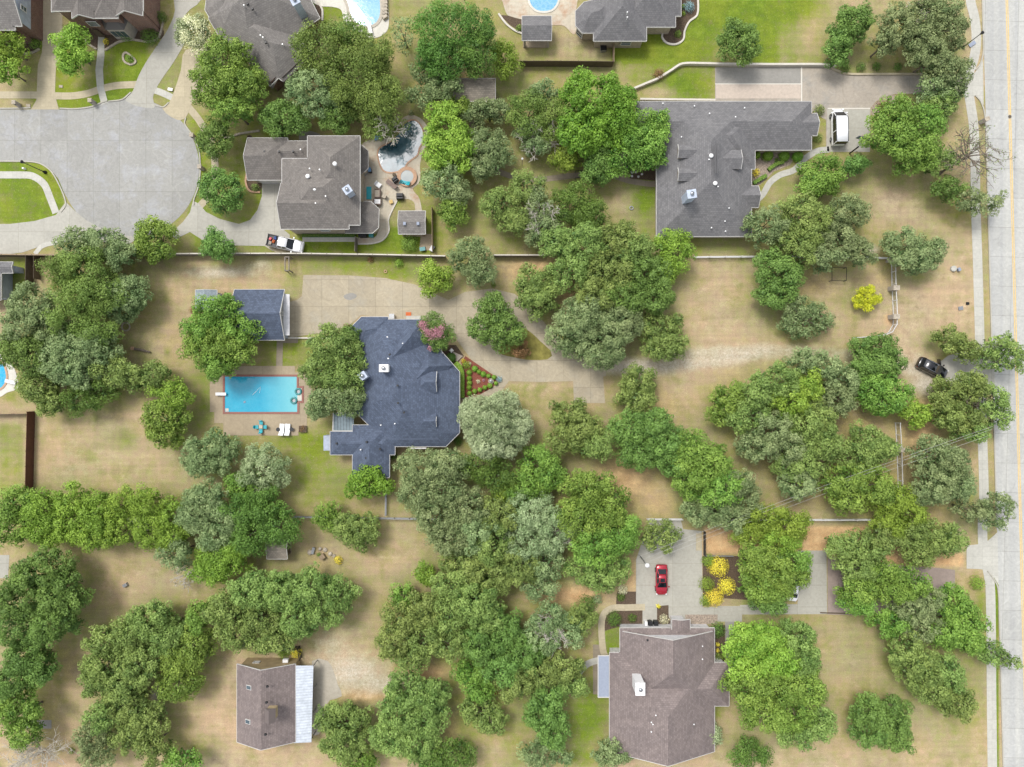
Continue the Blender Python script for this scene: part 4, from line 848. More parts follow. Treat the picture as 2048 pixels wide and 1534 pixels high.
def chimney(root, px, py, z0, z1, sx, sy, rz, mat='white', capd='chrome', shed=False):
    c = P(px, py, z0); m = MB(); m.box((c.x, c.y, (z0+z1)/2), (sx, sy, z1-z0), rz); m.box((c.x, c.y, z1+0.06), (sx+0.16, sy+0.16, 0.12), rz)
    o = m.build('chimney', M[mat], root); k = MB(); k.lathe((c.x, c.y, z1+0.1), [(0.2, 0), (0.2, 0.25), (0.28, 0.26), (0.28, 0.34), (0.05, 0.42)], 14); k.build('flue_cap', M[capd], o, smooth=True); return o

# A corner brick house (top left)
hA = house('brick_house', 'brown brick house in the top left corner with pale blue gable', 'house',
    [(rc(-90, -140, 44, 52), 5.2, 0.55, dict(gables=(1,))), (rc(-90, 0, 30, 60), 5.0, 0.5, {})], 'shingle_grey', 'brick', base=(0, 0))
g = MB(); a = P(43.5, 50, 5.2); b_ = P(43.5, -138, 5.2); xx = P(44, 0, 5.2).x-0.30
ym, L_ = (a.y+b_.y)/2, (b_.y-a.y)/2
g.face([(xx, a.y+0.5, 2.9), (xx, b_.y-0.5, 2.9), (xx, b_.y-0.5, 5.0), (xx, ym, 5.0+(L_-0.4)*0.55), (xx, a.y+0.5, 5.0)])
g.build('gable_siding', M['siding_blue'], hA)
window(hA, 46.5, 17, 5.2, 0.7, 1.2, 'E'); window(hA, 40, 72, 1.6, 1.8, 1.3, 'S'); window(hA, 20, 61, 4.0, 1.2, 1.0, 'S')
# B brick house with bay windows
hB = house('brick_house', 'two-storey brown brick house with bay windows above the round lawn', 'house',
    [(rc(103, -170, 286, 22), 5.8, 0.6, {}), (rc(144, -60, 188, 37), 5.7, 0.7, dict(gables=(2,))), (rc(188, -60, 236, 36), 5.6, 0.6, {}), (rc(232, -60, 285, 31), 5.75, 0.7, dict(gables=(2,))), ([(103, -20), (134, -20), (134, 9), (122, 14), (103, 24)], 5.6, 0.5, {})], 'shingle_grey2', 'brick', base=(200, 0))
for a in ((137, 26, 4.2, 1.4, 1.3), (262, 31, 4.4, 1.6, 1.3), (280, 51, 1.5, 1.6, 1.4), (186, 47, 4.0, 1.4, 1.2)): window(hB, *a)
bay = MB(); c = P(228, 50, 3.2)
bayp = [(c.x-2.0, c.y+1.0), (c.x-1.3, c.y-0.6), (c.x+1.3, c.y-0.6), (c.x+2.0, c.y+1.0)]
bay.prism(bayp, 0, 2.9); bo = bay.build('bay', M['brick'], hB)
br_ = MB(); br_.grid([[(x, y, 2.9) for x, y in bayp], [(c.x+(x-c.x)*1.08, c.y+(y-c.y)*1.08, 3.0) for x, y in bayp], [(c.x+(x-c.x)*0.5, c.y+1.0+(y-c.y-1.0)*0.4, 3.7) for x, y in bayp]]); br_.build('bay_roof', M['shingle_grey'], hB)
for dx in (-0.75, 0.0, 0.75):
    pn = MB(); pn.box((c.x+dx, c.y-0.62, 1.7), (0.62, 0.06, 1.5)); pn.build('bay_window', M['glass'], hB)
dr = MB(); c = P(197, 70, 1.0); dr.box((c.x, c.y+0.2, 1.05), (1.0, 0.1, 2.1)); dr.build('door', M['wood_dark'], hB)
# C diagonal grey roof house
hC = house('suburban_house', 'large diagonal grey roofed house left of the top light-blue pool', 'house',
    [([(417, 37), (450, -60), (560, -120), (640, 36), (600, 64), (500, 110), (438, 72)], 3.4, 0.62, {}),
     ([(446, 66), (520, 10), (625, 105), (565, 162), (557, 156), (540, 172)], 3.35, 0.62, {}),
     ([(410, 20), (420, -60), (520, -60), (480, 60), (440, 70)], 3.38, 0.5, {})], 'shingle_grey', 'brick', base=(520, 60))
chimney(hC, 608, 33, 3.5, 7.8, 1.1, 1.1, 0.5, 'siding_blue')
vents(hC, [(505, 18, 6.5, 'dark'), (532, 85, 5.6, 'dark'), (495, 8, 6.6, 'dark'), (522, 72, 6.0, 'pipe'), (527, 76, 5.8, 'pipe'), (489, 12, 6.6, 'pipe'), (566, 90, 5.0, 'pipe')])
# D top house
hD = house('suburban_house', 'grey roofed pale brick house at the top edge right of the small cabana', 'house',
    [([(1187, 82), (1187, -140), (1293, -140), (1293, 82)], 3.0, 0.62, {}), ([(1151, 51), (1151, 22), (1168, 4), (1230, -10), (1230, 66), (1165, 66)], 3.0, 0.55, {}),
     (rc(1240, -140, 1351, 54), 3.0, 0.6, {}), (rc(1290, -140, 1362, 32), 3.0, 0.6, {})], 'shingle_dark', 'stone', base=(1260, 0))
vents(hD, [(1254, 26, 5.6, 'pipe'), (1254, 36, 5.2, 'pipe')]); window(hD, 1252, 86, 1.9, 1.5, 1.0, 'S'); window(hD, 1159, 67, 1.5, 1.2, 1.3, 'SW')
# E cabana
def cabana(label, px0, py0, px1, py1, z, pitch, gab, roofm, wallm='stone', openS=True, base_m='deck_tan', name='cabana'):
    root = thing(name, label, name, P((px0+px1)/2, (py0+py1)/2, 0)); rf, fa, wa = MB(), MB(), MB()
    wing(rf, fa, None, rc(px0, py0, px1, py1), z, pitch, gables=gab, walls=False, thick=0.16)
    rf.build('roof', M[roofm], root); fa.build('fascia', M['trim'], root)
    a = P(px0, py1, z); b = P(px1, py0, z); x0, x1, y0, y1 = a.x+0.45, b.x-0.45, a.y+0.45, b.y-0.45
    for p in ((x0, y0), (x1, y0), (x0, y1), (x1, y1)):
        q = MB(); q.box((p[0], p[1], z/2), (0.35, 0.35, z-0.04)); q.build('post', M[wallm], root)
    wa.box(((x0+x1)/2, y1, z/2), (x1-x0-0.4, 0.16, z-0.05))
    if not openS: wa.box(((x0+x1)/2, y0, z/2), (x1-x0-0.4, 0.16, z-0.05)); wa.box((x0, (y0+y1)/2, z/2), (0.16, y1-y0-0.4, z-0.05)); wa.box((x1, (y0+y1)/2, z/2), (0.16, y1-y0-0.4, z-0.05))
    wa.build('wall', M[wallm], root); fl = MB(); fl.box(((x0+x1)/2, (y0+y1)/2, 0.06), (x1-x0+0.5, y1-y0+0.5, 0.1)); fl.build('floor_slab', M[base_m], root)
    return root
cabana('small grey roofed cabana open to the lawn left of the top house', 1044, 32, 1103, 81, 2.7, 0.45, (1, 3), 'shingle_dark')
cabana('weathered grey roofed shed among trees above the winding path', 908, 157, 991, 203, 2.8, 0.35, (1, 3), 'shingle_tan', 'wood_tan', False, name='shed')
mc = cabana('small grey roofed pool cabana right of the dark-water pool house', 797, 422, 851, 468, 2.7, 0.35, (1, 3), 'shingle_grey', 'wood_tan')
vents(mc, [(809, 447, 3.4, 'solar'), (836, 447, 3.4, 'solar')])
cabana('pale blue-grey garden shed left of the blue-roofed garage', 391, 580, 434, 622, 2.4, 0.35, (0, 2), 'shingle_pale', 'siding_blue', False, name='shed')
cabana('dark old shed half hidden by trees above the brown barn', 534, 1071, 575, 1118, 2.6, 0.3, (1, 3), 'shingle_tan', 'wood_dark', False, name='shed')
# F two-storey house beside dark pool
hF = house('suburban_house', 'two-storey grey roofed house between the round street and the dark-water pool', 'house',
    [(rc(495, 276, 575, 360), 3.1, 0.5, dict(gables=(3,))), (rc(535, 282, 626, 330), 3.05, 0.45, {}),
     (rc(615, 272, 720, 405), 5.6, 0.55, {}), (rc(562, 366, 698, 458), 5.6, 0.55, dict(gables=(3,))), (rc(564, 317, 720, 450), 5.55, 0.5, {}), (rc(690, 300, 720, 405), 5.5, 0.5, {}),
     ([(690, 404), (742, 403), (758, 418), (757, 455), (745, 466), (690, 466)], 3.0, 0.45, {}), ([(700, 284), (721, 287), (736, 302), (736, 336), (720, 352), (700, 352)], 3.0, 0.4, {})],
    'shingle_grey2', 'stone', base=(640, 380))
vents(hF, [(670, 328, 8.0, 'turb'), (616, 353, 7.4, 'turb'), (630, 378, 7.6, 'turb'), (620, 338, 7.2, 'pipe'), (640, 340, 7.6, 'pipe'), (602, 300, 4.2, 'pipe'), (632, 407, 7.2, 'pipe'), (652, 393, 7.6, 'pipe'), (529, 303, 4.3, 'dark'), (558, 303, 4.3, 'dark'), (586, 303, 4.3, 'dark')])
chimney(hF, 702, 388, 6.0, 8.2, 1.0, 1.0, 0.6, 'siding_blue')
gd = MB(); c = P(545, 360, 1.2); gd.box((c.x+0.3, P(530, 360, 3.1).y+0.36, 1.2), (4.6, 0.08, 2.3)); gd.build('garage_door', M['siding_white'], hF)
window(hF, 650, 460, 4.2, 1.4, 1.2, 'S')
# G ranch house
gw = [(rc(1313, 203, 1503, 473), 3.0, 0.5, {}), (rc(1272, 203, 1623, 300), 3.0, 0.5, {}), (rc(1330, 225, 1510, 338), 3.0, 0.55, {}), (rc(1440, 372, 1517, 415), 2.98, 0.6, dict(gables=(1,))),
      (rc(1560, 227, 1634, 271), 2.98, 0.55, dict(gables=(1,)))]
for y0, y1 in ((289, 316), (335, 362)): gw.append((rc(1356, y0, 1404, y1), 5.2, 0.6, dict(gables=(3,), zb=3.9, inset=0.12)))
gw.append((rc(1425, 300, 1482, 338), 4.8, 0.55, dict(gables=(1,), zb=3.2, inset=0.12)))
hG = house('ranch_house', 'sprawling grey roofed single-storey house with dormers left of the white van', 'house', gw, 'shingle_dark', 'stone', base=(1410, 330))
vents(hG, [(1422, 312, 6.6, 'turb'), (1430, 367, 6.4, 'turb'), (1418, 228, 4.4, 'pipe'), (1470, 235, 4.2, 'pipe'), (1325, 208, 3.4, 'pipe'), (1388, 213, 3.6, 'pipe'), (1488, 217, 3.7, 'pipe'), (1362, 275, 4.6, 'pipe'), (1383, 318, 5.0, 'pipe'), (1457, 417, 4.8, 'pipe'), (1449, 443, 4.0, 'pipe'), (1422, 456, 3.7, 'pipe'), (1450, 463, 3.5, 'pipe'), (1435, 374, 6.0, 'pipe'), (1417, 320, 6.5, 'pipe')])
chimney(hG, 1371, 401, 4.5, 8.0, 1.2, 1.1, 0.15, 'siding_blue')
rv = MB()
for dx in (0, 3.5): rv.bar(P(1431+dx, 288, 6.9), P(1431+dx, 347, 6.9), 0.12, 0.12)
rv.build('ridge_vent', M['shingle_dark'], hG)
# H blue roof main house   (crop pixels -> photo pixels)
def c3(x, y): return (640+x/3.994, 580+y/3.994)
hw = [([c3(280, 560), c3(340, 330), c3(455, 235), c3(830, 235), c3(975, 495), c3(1115, 655), c3(1115, 1140), c3(1005, 1250), c3(560, 1250), c3(280, 970)], 3.0, 0.52, dict(pitches={4: 0.42, 5: 0.38})),
      ([c3(245, 300), c3(330, 215), c3(545, 215), c3(545, 380), c3(300, 470)], 3.0, 0.5, {}),
      ([c3(440, 900), c3(860, 470), c3(885, 474), c3(978, 545), c3(1055, 600), c3(650, 1010)], 3.3, 0.92, dict(fasc=False)),
      ([c3(400, 560), c3(690, 235), c3(830, 235), c3(900, 400), c3(600, 760)], 3.12, 0.9, {}),
      ([c3(945, 470), c3(975, 495), c3(975, 560), c3(800, 640), c3(700, 500), c3(800, 420)], 3.02, 0.5, dict(fasc=True)),
      (rc(660.5, 863, 790, 909.5), 3.0, 0.5, {}), (rc(705, 850, 779, 955), 3.0, 0.55, dict(gables=())),
      ([c3(480, 1130), c3(1005, 1130), c3(1005, 1250), c3(480, 1250)], 3.0, 0.62, {}),
      (rc(830, 743, 873.5, 786), 4.55, 0.7, dict(gables=(1,), zb=3.4, inset=0.1)), (rc(830, 822, 873.5, 862), 4.1, 0.7, dict(gables=(1,), zb=3.4, inset=0.1))]
hH = house('blue_roofed_house', 'large house with dark blue hipped shingle roof right of the rectangular pool', 'house', hw, 'shingle_blue', 'stone', base=(800, 780))
vents(hH, [(775, 674, 6.0, 'pipe'), (777, 717, 6.6, 'pipe'), (779, 709, 6.6, 'dark'), (795, 771, 6.9, 'dark'), (796, 806, 6.8, 'dark'), (808, 825, 6.6, 'dark'), (762, 850, 4.8, 'pipe'), (790, 847, 5.2, 'pipe'), (733, 884, 4.6, 'dark'), (673, 887, 3.9, 'dark'), (732, 916, 4.2, 'dark'), (722, 899, 4.2, 'pipe'), (760, 898, 4.2, 'dark'), (806, 687, 5.0, 'pipe')])
chm = chimney(hH, 773, 737, 5.5, 7.6, 1.2, 0.95, 0.0, 'white'); chimney(hH, 734, 752, 3.2, 6.2, 0.95, 0.95, 0.6, 'siding_blue')
pt = MB(); z = 2.7
q = [P(667, 826, z+0.3), P(708, 826, z+0.3), P(707, 862, z), P(666, 862, z)]; pt.grid([[(a.x, a.y, a.z) for a in q], [(a.x, a.y, a.z+0.05) for a in q]]); po = pt.build('patio_cover', M['panel_clear'], hH)
for a, b in ((0, 3), (0, 1), (3, 2)):
    e = MB(); e.bar(q[a]+Vector((0, 0, 0.05)), q[b]+Vector((0, 0, 0.05)), 0.14, 0.14); e.build('beam', M['trim'], po)
e = MB(); e.box(P(656, 885, 1.1)+Vector((0.2, 0, 0)), (1.2, 2.3, 2.2)); e.build('side_closet', M['siding_blue'], hH)
e = MB(); a, b = P(820, 893, 2.9), P(852, 893, 2.9); e.bar(a-Vector((0, 0.25, 0)), b-Vector((0, 0.25, 0)), 0.2, 0.16)
for s_ in (a, b): e.bar((s_.x, s_.y-0.25, 0), (s_.x, s_.y-0.25, 2.9), 0.16)
e.build('porch_frame', M['trim'], hH)
# I blue roof garage
hI = house('blue_roofed_garage', 'detached garage with dark blue gable roof above the rectangular pool', 'garage',
    [(rc(469, 579, 569, 680), 3.0, 0.55, dict(gables=(1, 3)))], 'shingle_blue', 'siding_blue', base=(520, 630))
window(hI, 562, 627, 4.2, 0.5, 0.9, 'E', 'gable_vent')
e = MB(); a = P(569, 583, 2.9); b = P(569, 676, 2.9); q = [(a.x-0.1, a.y-0.4, 3.0), (a.x+0.75, a.y-0.4, 2.75), (b.x+0.75, b.y+0.4, 2.75), (b.x-0.1, b.y+0.4, 3.0)]
e.grid([q, [(x, y, zz+0.06) for x, y, zz in q]]); e.build('pent_roof', M['siding_white'], hI)
for yy in (605, 650):
    e = MB(); c = P(572, yy, 1.2); e.box((a.x-0.3, c.y, 1.15), (0.1, 2.6, 2.2)); e.build('garage_door', M['siding_white'], hI)
e = MB(); c = P(530, 682, 0.5); e.box((c.x, c.y+0.4, 0.9), (1.8, 0.5, 1.3)); e.build('window_bay', M['trim'], hI)
# J brown roof house
hJ = house('brown_roofed_house', 'big house with brown gable roof below the red sedan drive', 'house',
    [(rc(1240, 1256, 1429, 1420), 3.0, 0.52, dict(gables=())), (rc(1219, 1305, 1429, 1503), 3.02, 0.5, dict(gables=(2,))), (rc(1240, 1262, 1429, 1420), 3.02, 0.53, dict(gables=(0,), zb=3.0)), (rc(1300, 1325, 1458, 1412), 3.0, 0.5, {}),
     (rc(1300, 1410, 1413, 1503), 2.98, 0.5, {}), (rc(1344, 1239, 1380, 1275), 3.2, 0.3, dict(gables=(0,)))],
    'shingle_brown', 'siding_white', base=(1330, 1390))
c = chimney(hJ, 1270, 1353, 3.4, 7.6, 1.25, 1.7, 0.0, 'white')
vents(hJ, [(1404, 1291, 3.9, 'pipe'), (1404, 1317, 4.0, 'pipe'), (1295, 1280, 5.0, 'dark'), (1303, 1277, 5.0, 'dark'), (1311, 1429, 6.0, 'pipe'), (1315, 1437, 6.0, 'dark'), (1302, 1443, 5.8, 'pipe'), (1305, 1447, 5.8, 'pipe'), (1302, 1462, 5.8, 'pipe'), (1387, 1447, 4.6, 'pipe')])
e = MB(); z = 2.5; q = [P(1196, 1311, z), P(1218, 1311, z+0.25), P(1218, 1394, z+0.25), P(1196, 1394, z)]; e.grid([[tuple(a) for a in q], [(a.x, a.y, a.z+0.06) for a in q]]); po = e.build('patio_cover', M['panel_blue'], hJ)
e = MB()
for a, b in ((0, 1), (3, 0), (2, 3)): e.bar(q[a]+Vector((0, 0, .05)), q[b]+Vector((0, 0, .05)), 0.12, 0.12)
e.build('gutter', M['trim'], po)
# K barn
hK = house('barn', 'brown gable roofed barn with white metal lean-to in the dry field', 'barn',
    [(rc(474, 1328, 591, 1484), 3.3, 0.52, dict(gables=(0, 2), inset=0.35))], 'shingle_brown', 'siding_tan', base=(535, 1405))
e = MB(); q = [P(592, 1331, 3.25), P(627, 1331, 2.7), P(623, 1484, 2.7), P(588, 1486, 3.25)]; e.grid([[tuple(a) for a in q], [(a.x, a.y, a.z+0.06) for a in q]]); lo = e.build('lean_to_roof', M['metal_white'], hK)
for t in (0.02, 0.34, 0.66, 0.98):
    e = MB(); a = q[1].lerp(q[2], t); e.box((a.x-0.15, a.y, 1.33), (0.12, 0.12, 2.66)); e.build('lean_to_post', M['metal_grey'], hK)
for px, py in ((498.5, 1374.5), (496.5, 1443)):
    c = P(px, py, 4.45); s_ = MB(); ang = math.atan(0.52)
    def sk(dx, dy, dz): return (c.x+dx*math.cos(ang)-dz*math.sin(ang), c.y+dy, c.z+dx*math.sin(ang)+dz*math.cos(ang))
    s_.grid([[sk(x, y, z_) for x, y in ((-.5, -.33), (.5, -.33), (.5, .33), (-.5, .33))] for z_ in (-0.1, 0.12)]); so = s_.build('skylight', M['trim'], hK)
    s_ = MB(); s_.grid([[sk(x, y, z_) for x, y in ((-.42, -.25), (.42, -.25), (.42, .25), (-.42, .25))] for z_ in (0.1, 0.15)]); s_.build('pane', M['glass'], so)
cu = MB(); c = P(545, 1424, 6.2); cu.box((c.x, c.y, 6.5), (1.25, 1.5, 1.5)); co_ = cu.build('cupola', M['siding_tan'], hK)
cu = MB(); cu.grid([[(c.x+x, c.y+y, 7.2) for x, y in ((-.8, -1.0), (.8, -1.0), (.8, 1.0), (-.8, 1.0))], [(c.x+x, c.y+y, 7.9) for x, y in ((-.05, -1.0), (.05, -1.0), (.05, 1.0), (-.05, 1.0))]]); cu.build('cupola_roof', M['shingle_brown'], co_)
window(hK, 513, 1325, 1.8, 1.0, 0.7, 'N'); e = MB(); c = P(573, 1324, 1.5); e.box((c.x, P(500, 1328, 3.3).y-0.35+0.3, 1.8), (0.8, 0.5, 0.6)); e.build('wall_cooler', M['white'], hK)
vents(hK, [(534.5, 1373, 6.0, 'dark'), (533, 1405, 6.0, 'dark'), (531, 1469, 6.0, 'dark')])
# N house at the left edge
hN = house('suburban_house', 'dark roofed house corner cut off at the left edge above the trees', 'house', [(rc(-120, 528, 2, 600), 3.0, 0.5, {}), (rc(-60, 524, 26, 546), 2.9, 0.4, dict(gables=(1,)))], 'shingle_dark', 'siding_blue', base=(-40, 560))
# ------------------------------------------------------------------ pools
def pool(label, deck, water, deckm, waterm, copm, loc, cop=0.3, sm=6, extra=None):
    root = thing('swimming_pool', label, 'pool', P(loc[0], loc[1], 0))
    if deck: flat('pool_deck', deck, 5, M[deckm], 0 if sm == 0 else 5, parent=root)
    w_ = smooth_closed(water, sm) if sm else water
    flat('pool_water', w_, 0, M[waterm], 0, parent=root, z=0.075)
    pts = [P(x, y) for x, y in w_]; n = len(pts); m = MB()
    inn, out = [], []
    for i in range(n):
        a, b = pts[i-1], pts[(i+1) % n]; d = (b-a); d.normalize() if d.length else None; nn = Vector((d.y, -d.x, 0))
        if sum(pts[j].x*pts[(j+1) % n].y-pts[(j+1) % n].x*pts[j].y for j in range(n)) < 0: nn = -nn
        if sm == 0:
            e1 = (pts[i]-pts[i-1]).normalized(); e2 = (pts[(i+1) % n]-pts[i]).normalized(); n1 = Vector((e1.y, -e1.x, 0)); n2 = Vector((e2.y, -e2.x, 0))
            if sum(pts[j].x*pts[(j+1) % n].y-pts[(j+1) % n].x*pts[j].y for j in range(n)) < 0: n1, n2 = -n1, -n2
            nn = (n1+n2)/(1+n1.dot(n2))
        inn.append(pts[i]-nn*0.02); out.append(pts[i]+nn*cop)
    m.grid([[(p.x, p.y, 0.03) for p in inn], [(p.x, p.y, 0.13) for p in inn], [(p.x, p.y, 0.13) for p in out], [(p.x, p.y, 0.03) for p in out]], cap=False)
    m.build('coping', M[copm], root); return root
def board(root, a, b, wd=0.5, z=0.5):
    m = MB(); A, B = P(a[0], a[1], z), P(b[0], b[1], z); m.bar(A, B, wd, 0.08); o = m.build('diving_board', M['white'], root)
    s_ = MB(); c = A.lerp(B, 0.25); s_.box((c.x, c.y, z/2), (0.45, 0.5, z-0.08)); s_.build('board_stand', M['metal_grey'], o)
p1 = pool('light blue free-form pool with white deck at the top edge', [(610, -30), (620, 0), (640, 12), (665, 14), (682, 20), (688, 42), (705, 62), (732, 77), (758, 74), (774, 62), (778, 45), (776, 0), (778, -40)], [(685, -30), (697, 10), (703, 32), (714, 47), (733, 53), (752, 46), (760, 30), (760, 0), (758, -40), (720, -70)], 'deck_white', 'pool_lightblue', 'coping_stone', (730, 20), 0.45)
board(p1, (742, 67), (737, 46))
rw = MB()
for k in range(7): c = P(770, -8+k*7, 0.3); rw.box(c, (0.9, 0.65, 0.6), 0.1*k, 0.85)
rw.build('rock_edge', M['rock'], p1)
p2 = pool('small round light blue pool cut by the top edge near the cabana', [(1000, -60), (1010, 20), (1018, 32), (1100, 50), (1128, 52), (1150, 68), (1152, 20), (1155, -60)], [(1058, -30), (1060, 5), (1072, 20), (1090, 23), (1106, 18), (1116, 0), (1114, -40)], 'deck_cream', 'pool_lightblue', 'deck_white', (1090, 0))
p3 = pool('dark-water free-form pool reflecting trees beside the grey house', [(724, 290), (742, 280), (768, 278), (790, 262), (806, 236), (825, 230), (845, 240), (856, 258), (853, 290), (846, 305), (840, 330), (841, 350), (838, 366), (826, 378), (838, 395), (843, 415), (843, 424), (832, 424), (828, 405), (815, 398), (795, 402), (786, 420), (777, 440), (778, 460), (770, 478), (750, 486), (715, 486), (715, 476), (750, 474), (757, 455), (757, 415), (740, 402), (724, 402)], [(758, 300), (782, 284), (800, 262), (812, 246), (830, 242), (843, 256), (847, 280), (838, 296), (834, 310), (815, 325), (808, 336), (790, 344), (770, 342), (760, 326)], 'deck_cream', 'pool_dark', 'coping_tan', (800, 300), 0.22)
p4 = pool('rectangular turquoise pool with red brick coping left of blue-roofed house', [(420, 752), (449, 752), (449, 732), (590, 732), (590, 745), (612, 745), (625, 780), (616, 815), (614, 838), (614, 861), (597, 862), (597, 871), (447, 871), (447, 846), (429, 846), (429, 824), (420, 824)], [(450, 753), (594, 753), (594, 776), (604, 776), (604, 802), (595, 802), (595, 824), (450, 824)], 'deck_tan', 'pool_blue', 'coping_red', (520, 790), 0.3, 0)
board(p4, (431, 788), (452, 788), 0.45)
st_ = MB(); a = P(599, 789, 0.1); st_.box((a.x+0.02, a.y, 0.09), (0.7, 1.9, 0.03)); st_.build('pool_shelf', M['deck_white'], p4)
st_ = MB(); a = P(454, 820, 0.1); st_.box((a.x, a.y, 0.09), (0.5, 0.5, 0.03)); st_.build('pool_step', M['deck_white'], p4)
p5 = pool('turquoise pool with pale deck cut by the left edge', [(-40, 690), (10, 708), (26, 730), (37, 765), (34, 778), (15, 785), (0, 794), (-40, 800)], [(-60, 712), (-10, 716), (6, 728), (13, 750), (11, 765), (0, 777), (-50, 790)], 'deck_white', 'pool_left', 'coping_tan', (0, 750))
board(p5, (31, 766), (10, 761))
q_ = MB(); q_.tube([P(505, 790, .09), P(513, 782, .09), P(521, 773, .09), P(519, 786, .09)], .03, 5); q_.build('pool_hose', M['white'], p4)
q_ = MB(); q_.box(P(489, 804, .1), (.35, .3, .08), .6, .8); q_.build('pool_cleaner', M['panel_blue'], p4)
def spa():
    root = thing('spa', 'round raised spa with tan brick rim below the dark-water pool', 'hot tub', P(814, 353, 0))
    c = P(814, 353, 0.4); m = MB(); n = 28
    m.grid([[(c.x+r*math.cos(2*math.pi*k/n), c.y+r*math.sin(2*math.pi*k/n), z) for k in range(n)] for r, z in ((1.55, 0), (1.55, 0.45), (1.0, 0.45), (1.0, 0.3))], cap=False); m.build('rim', M['coping_tan'], root)
    m = MB(); m.lathe((c.x, c.y, 0), [(1.03, 0.3), (1.03, 0.38)], n); m.build('spa_water', M['spa_cover'], root)
spa()
def one(name, label, cat, mb, mat, group=None, smooth=False):
    o = mb.build(name, M[mat], None, smooth); return tag(o, label, cat, group)
# floats
for px, py, l in ((596.5, 783, 'teal inflatable ring on the right pool shelf, upper of two'), (587.5, 801, 'teal inflatable ring floating lower right in the rectangular pool')):
    c = P(px, py, 0.2); r_ = thing('inflatable_ring', l, 'float', (c.x, c.y, 0.08), 'inflatable rings in the rectangular pool'); m = MB(); rings = []
    for k in range(24):
        a = 2*math.pi*k/24; rings.append([(c.x+(0.42+0.15*math.cos(b))*math.cos(a), c.y+(0.42+0.15*math.cos(b))*math.sin(a), 0.2+0.13*math.sin(b)) for b in [2*math.pi*j/8 for j in range(8)]])
    m.grid(rings+[rings[0]], cap=False); m.build('ring', M['teal'], r_, smooth=True)
    m = MB(); m.lathe((c.x, c.y, 0.09), [(0.28, 0), (0.28, 0.03)], 14); m.build('ring_floor', M['metal_grey'], r_)
# loungers
def lounger(label, px, py, ang, mat, L=2.0, W=0.7, group=None, frame='metal_grey'):
    c = P(px, py, 0.3); root = thing('sun_lounger', label, 'sun lounger', (c.x, c.y, 0.05), group, R(ang))
    m = MB(); m.grid([[(x, y, z) for x, y, z in ((x0, -W/2, zz), (x0, W/2, zz), (x0, W/2, zz+0.1), (x0, -W/2, zz+0.1))] for x0, zz in ((-L/2, 0.3), (L*0.15, 0.3), (L*0.3, 0.42), (L/2, 0.75))]); m.build('mattress', M[mat], root, local=True)
    m = MB()
    for s_ in (-1, 1): m.bar((-L/2, s_*W/2, 0.25), (L/2, s_*W/2, 0.25), 0.05)
    m.build('frame', M[frame], root, local=True)
    for x, y in ((-L/2+.15, -W/2), (-L/2+.15, W/2), (L/2-.15, -W/2), (L/2-.15, W/2)):
        m = MB(); m.bar((x, y, 0), (x, y, 0.25), 0.05); m.build('leg', M[frame], root, local=True)
    return root
lounger('left white sun lounger below the rectangular pool', 564, 859, -95, 'white', 1.8, 0.75, 'white loungers by the rectangular pool')
lounger('right white sun lounger below the rectangular pool', 575.5, 859, -93, 'white', 1.8, 0.75, 'white loungers by the rectangular pool')
lounger('long taupe lounger lying aslant left of the round spa', 784, 369, -38, 'taupe', 2.0, 0.65)
lounger('bright turquoise lounger on the lower rim of the round spa', 810, 366, -14, 'turq', 1.7, 0.6)
lounger('light blue lounger half under trees left of dark-water pool', 755, 275, 20, 'sky_blue', 1.0, 0.7)
for px, py, l in ((556, 859, 'small round black side table left of the white loungers'), (583, 858.5, 'small round black side table right of the white loungers')):
    c = P(px, py, 0.5); r_ = thing('side_table', l, 'table', (c.x, c.y, 0.05), 'round side tables by the white loungers'); m = MB(); m.lathe((c.x, c.y, 0), [(0.32, 0.46), (0.32, 0.5)], 16); m.build('table_top', M['plastic_black'], r_); m = MB(); m.lathe((c.x, c.y, 0), [(0.2, 0.05), (0.04, 0.1), (0.04, 0.46)], 10); m.build('pedestal', M['plastic_black'], r_)
c = P(521.5, 853.5, 0.7); r_ = thing('patio_table', 'small square patio table between four turquoise chairs', 'table', (c.x, c.y, 0.05)); m = MB(); m.box((c.x, c.y, 0.7), (0.55, 0.55, 0.04)); m.build('table_top', M['beige'], r_)
for sx, sy in ((-1, -1), (1, -1), (1, 1), (-1, 1)): m = MB(); m.bar((c.x+sx*.22, c.y+sy*.22, 0.05), (c.x+sx*.22, c.y+sy*.22, 0.68), 0.04); m.build('leg', M['metal_black'], r_)
def chair(label, px, py, ang, mat, group=None, name='patio_chair', s=1.0):
    c = P(px, py, 0.45); r_ = thing(name, label, 'chair', (c.x, c.y, 0.05), group, R(ang)); m = MB(); m.box((0, 0, 0.4), (0.55*s, 0.55*s, 0.08)); m.build('seat', M[mat], r_, local=True)
    m = MB(); m.bar((-0.28*s, 0, 0.42), (-0.38*s, 0, 0.88), 0.5*s, 0.07); m.build('backrest', M[mat], r_, local=True)
    for x, y in ((-.23, -.23), (.23, -.23), (.23, .23), (-.23, .23)): m = MB(); m.bar((x*s, y*s, 0), (x*s, y*s, 0.38), 0.04); m.build('leg', M['metal_black'], r_, local=True)
    return r_
for dx, dy, a, l in ((-8, 0.5, 0, 'left'), (8.5, 0.5, 180, 'right'), (0.5, -8, -90, 'upper'), (0, 8, 90, 'lower')):
    chair('%s of the four turquoise chairs round the square poolside table' % l, 521.5+dx, 853.5+dy, a, 'turq', 'turquoise chairs below the rectangular pool')
chair('white and blue armchair standing alone near the grey house windows', 757, 370, -35, 'white', s=1.35, name='armchair')
chair('round-backed pale armchair beside the beige sofa', 768, 392, 150, 'beige', s=1.1, name='armchair')
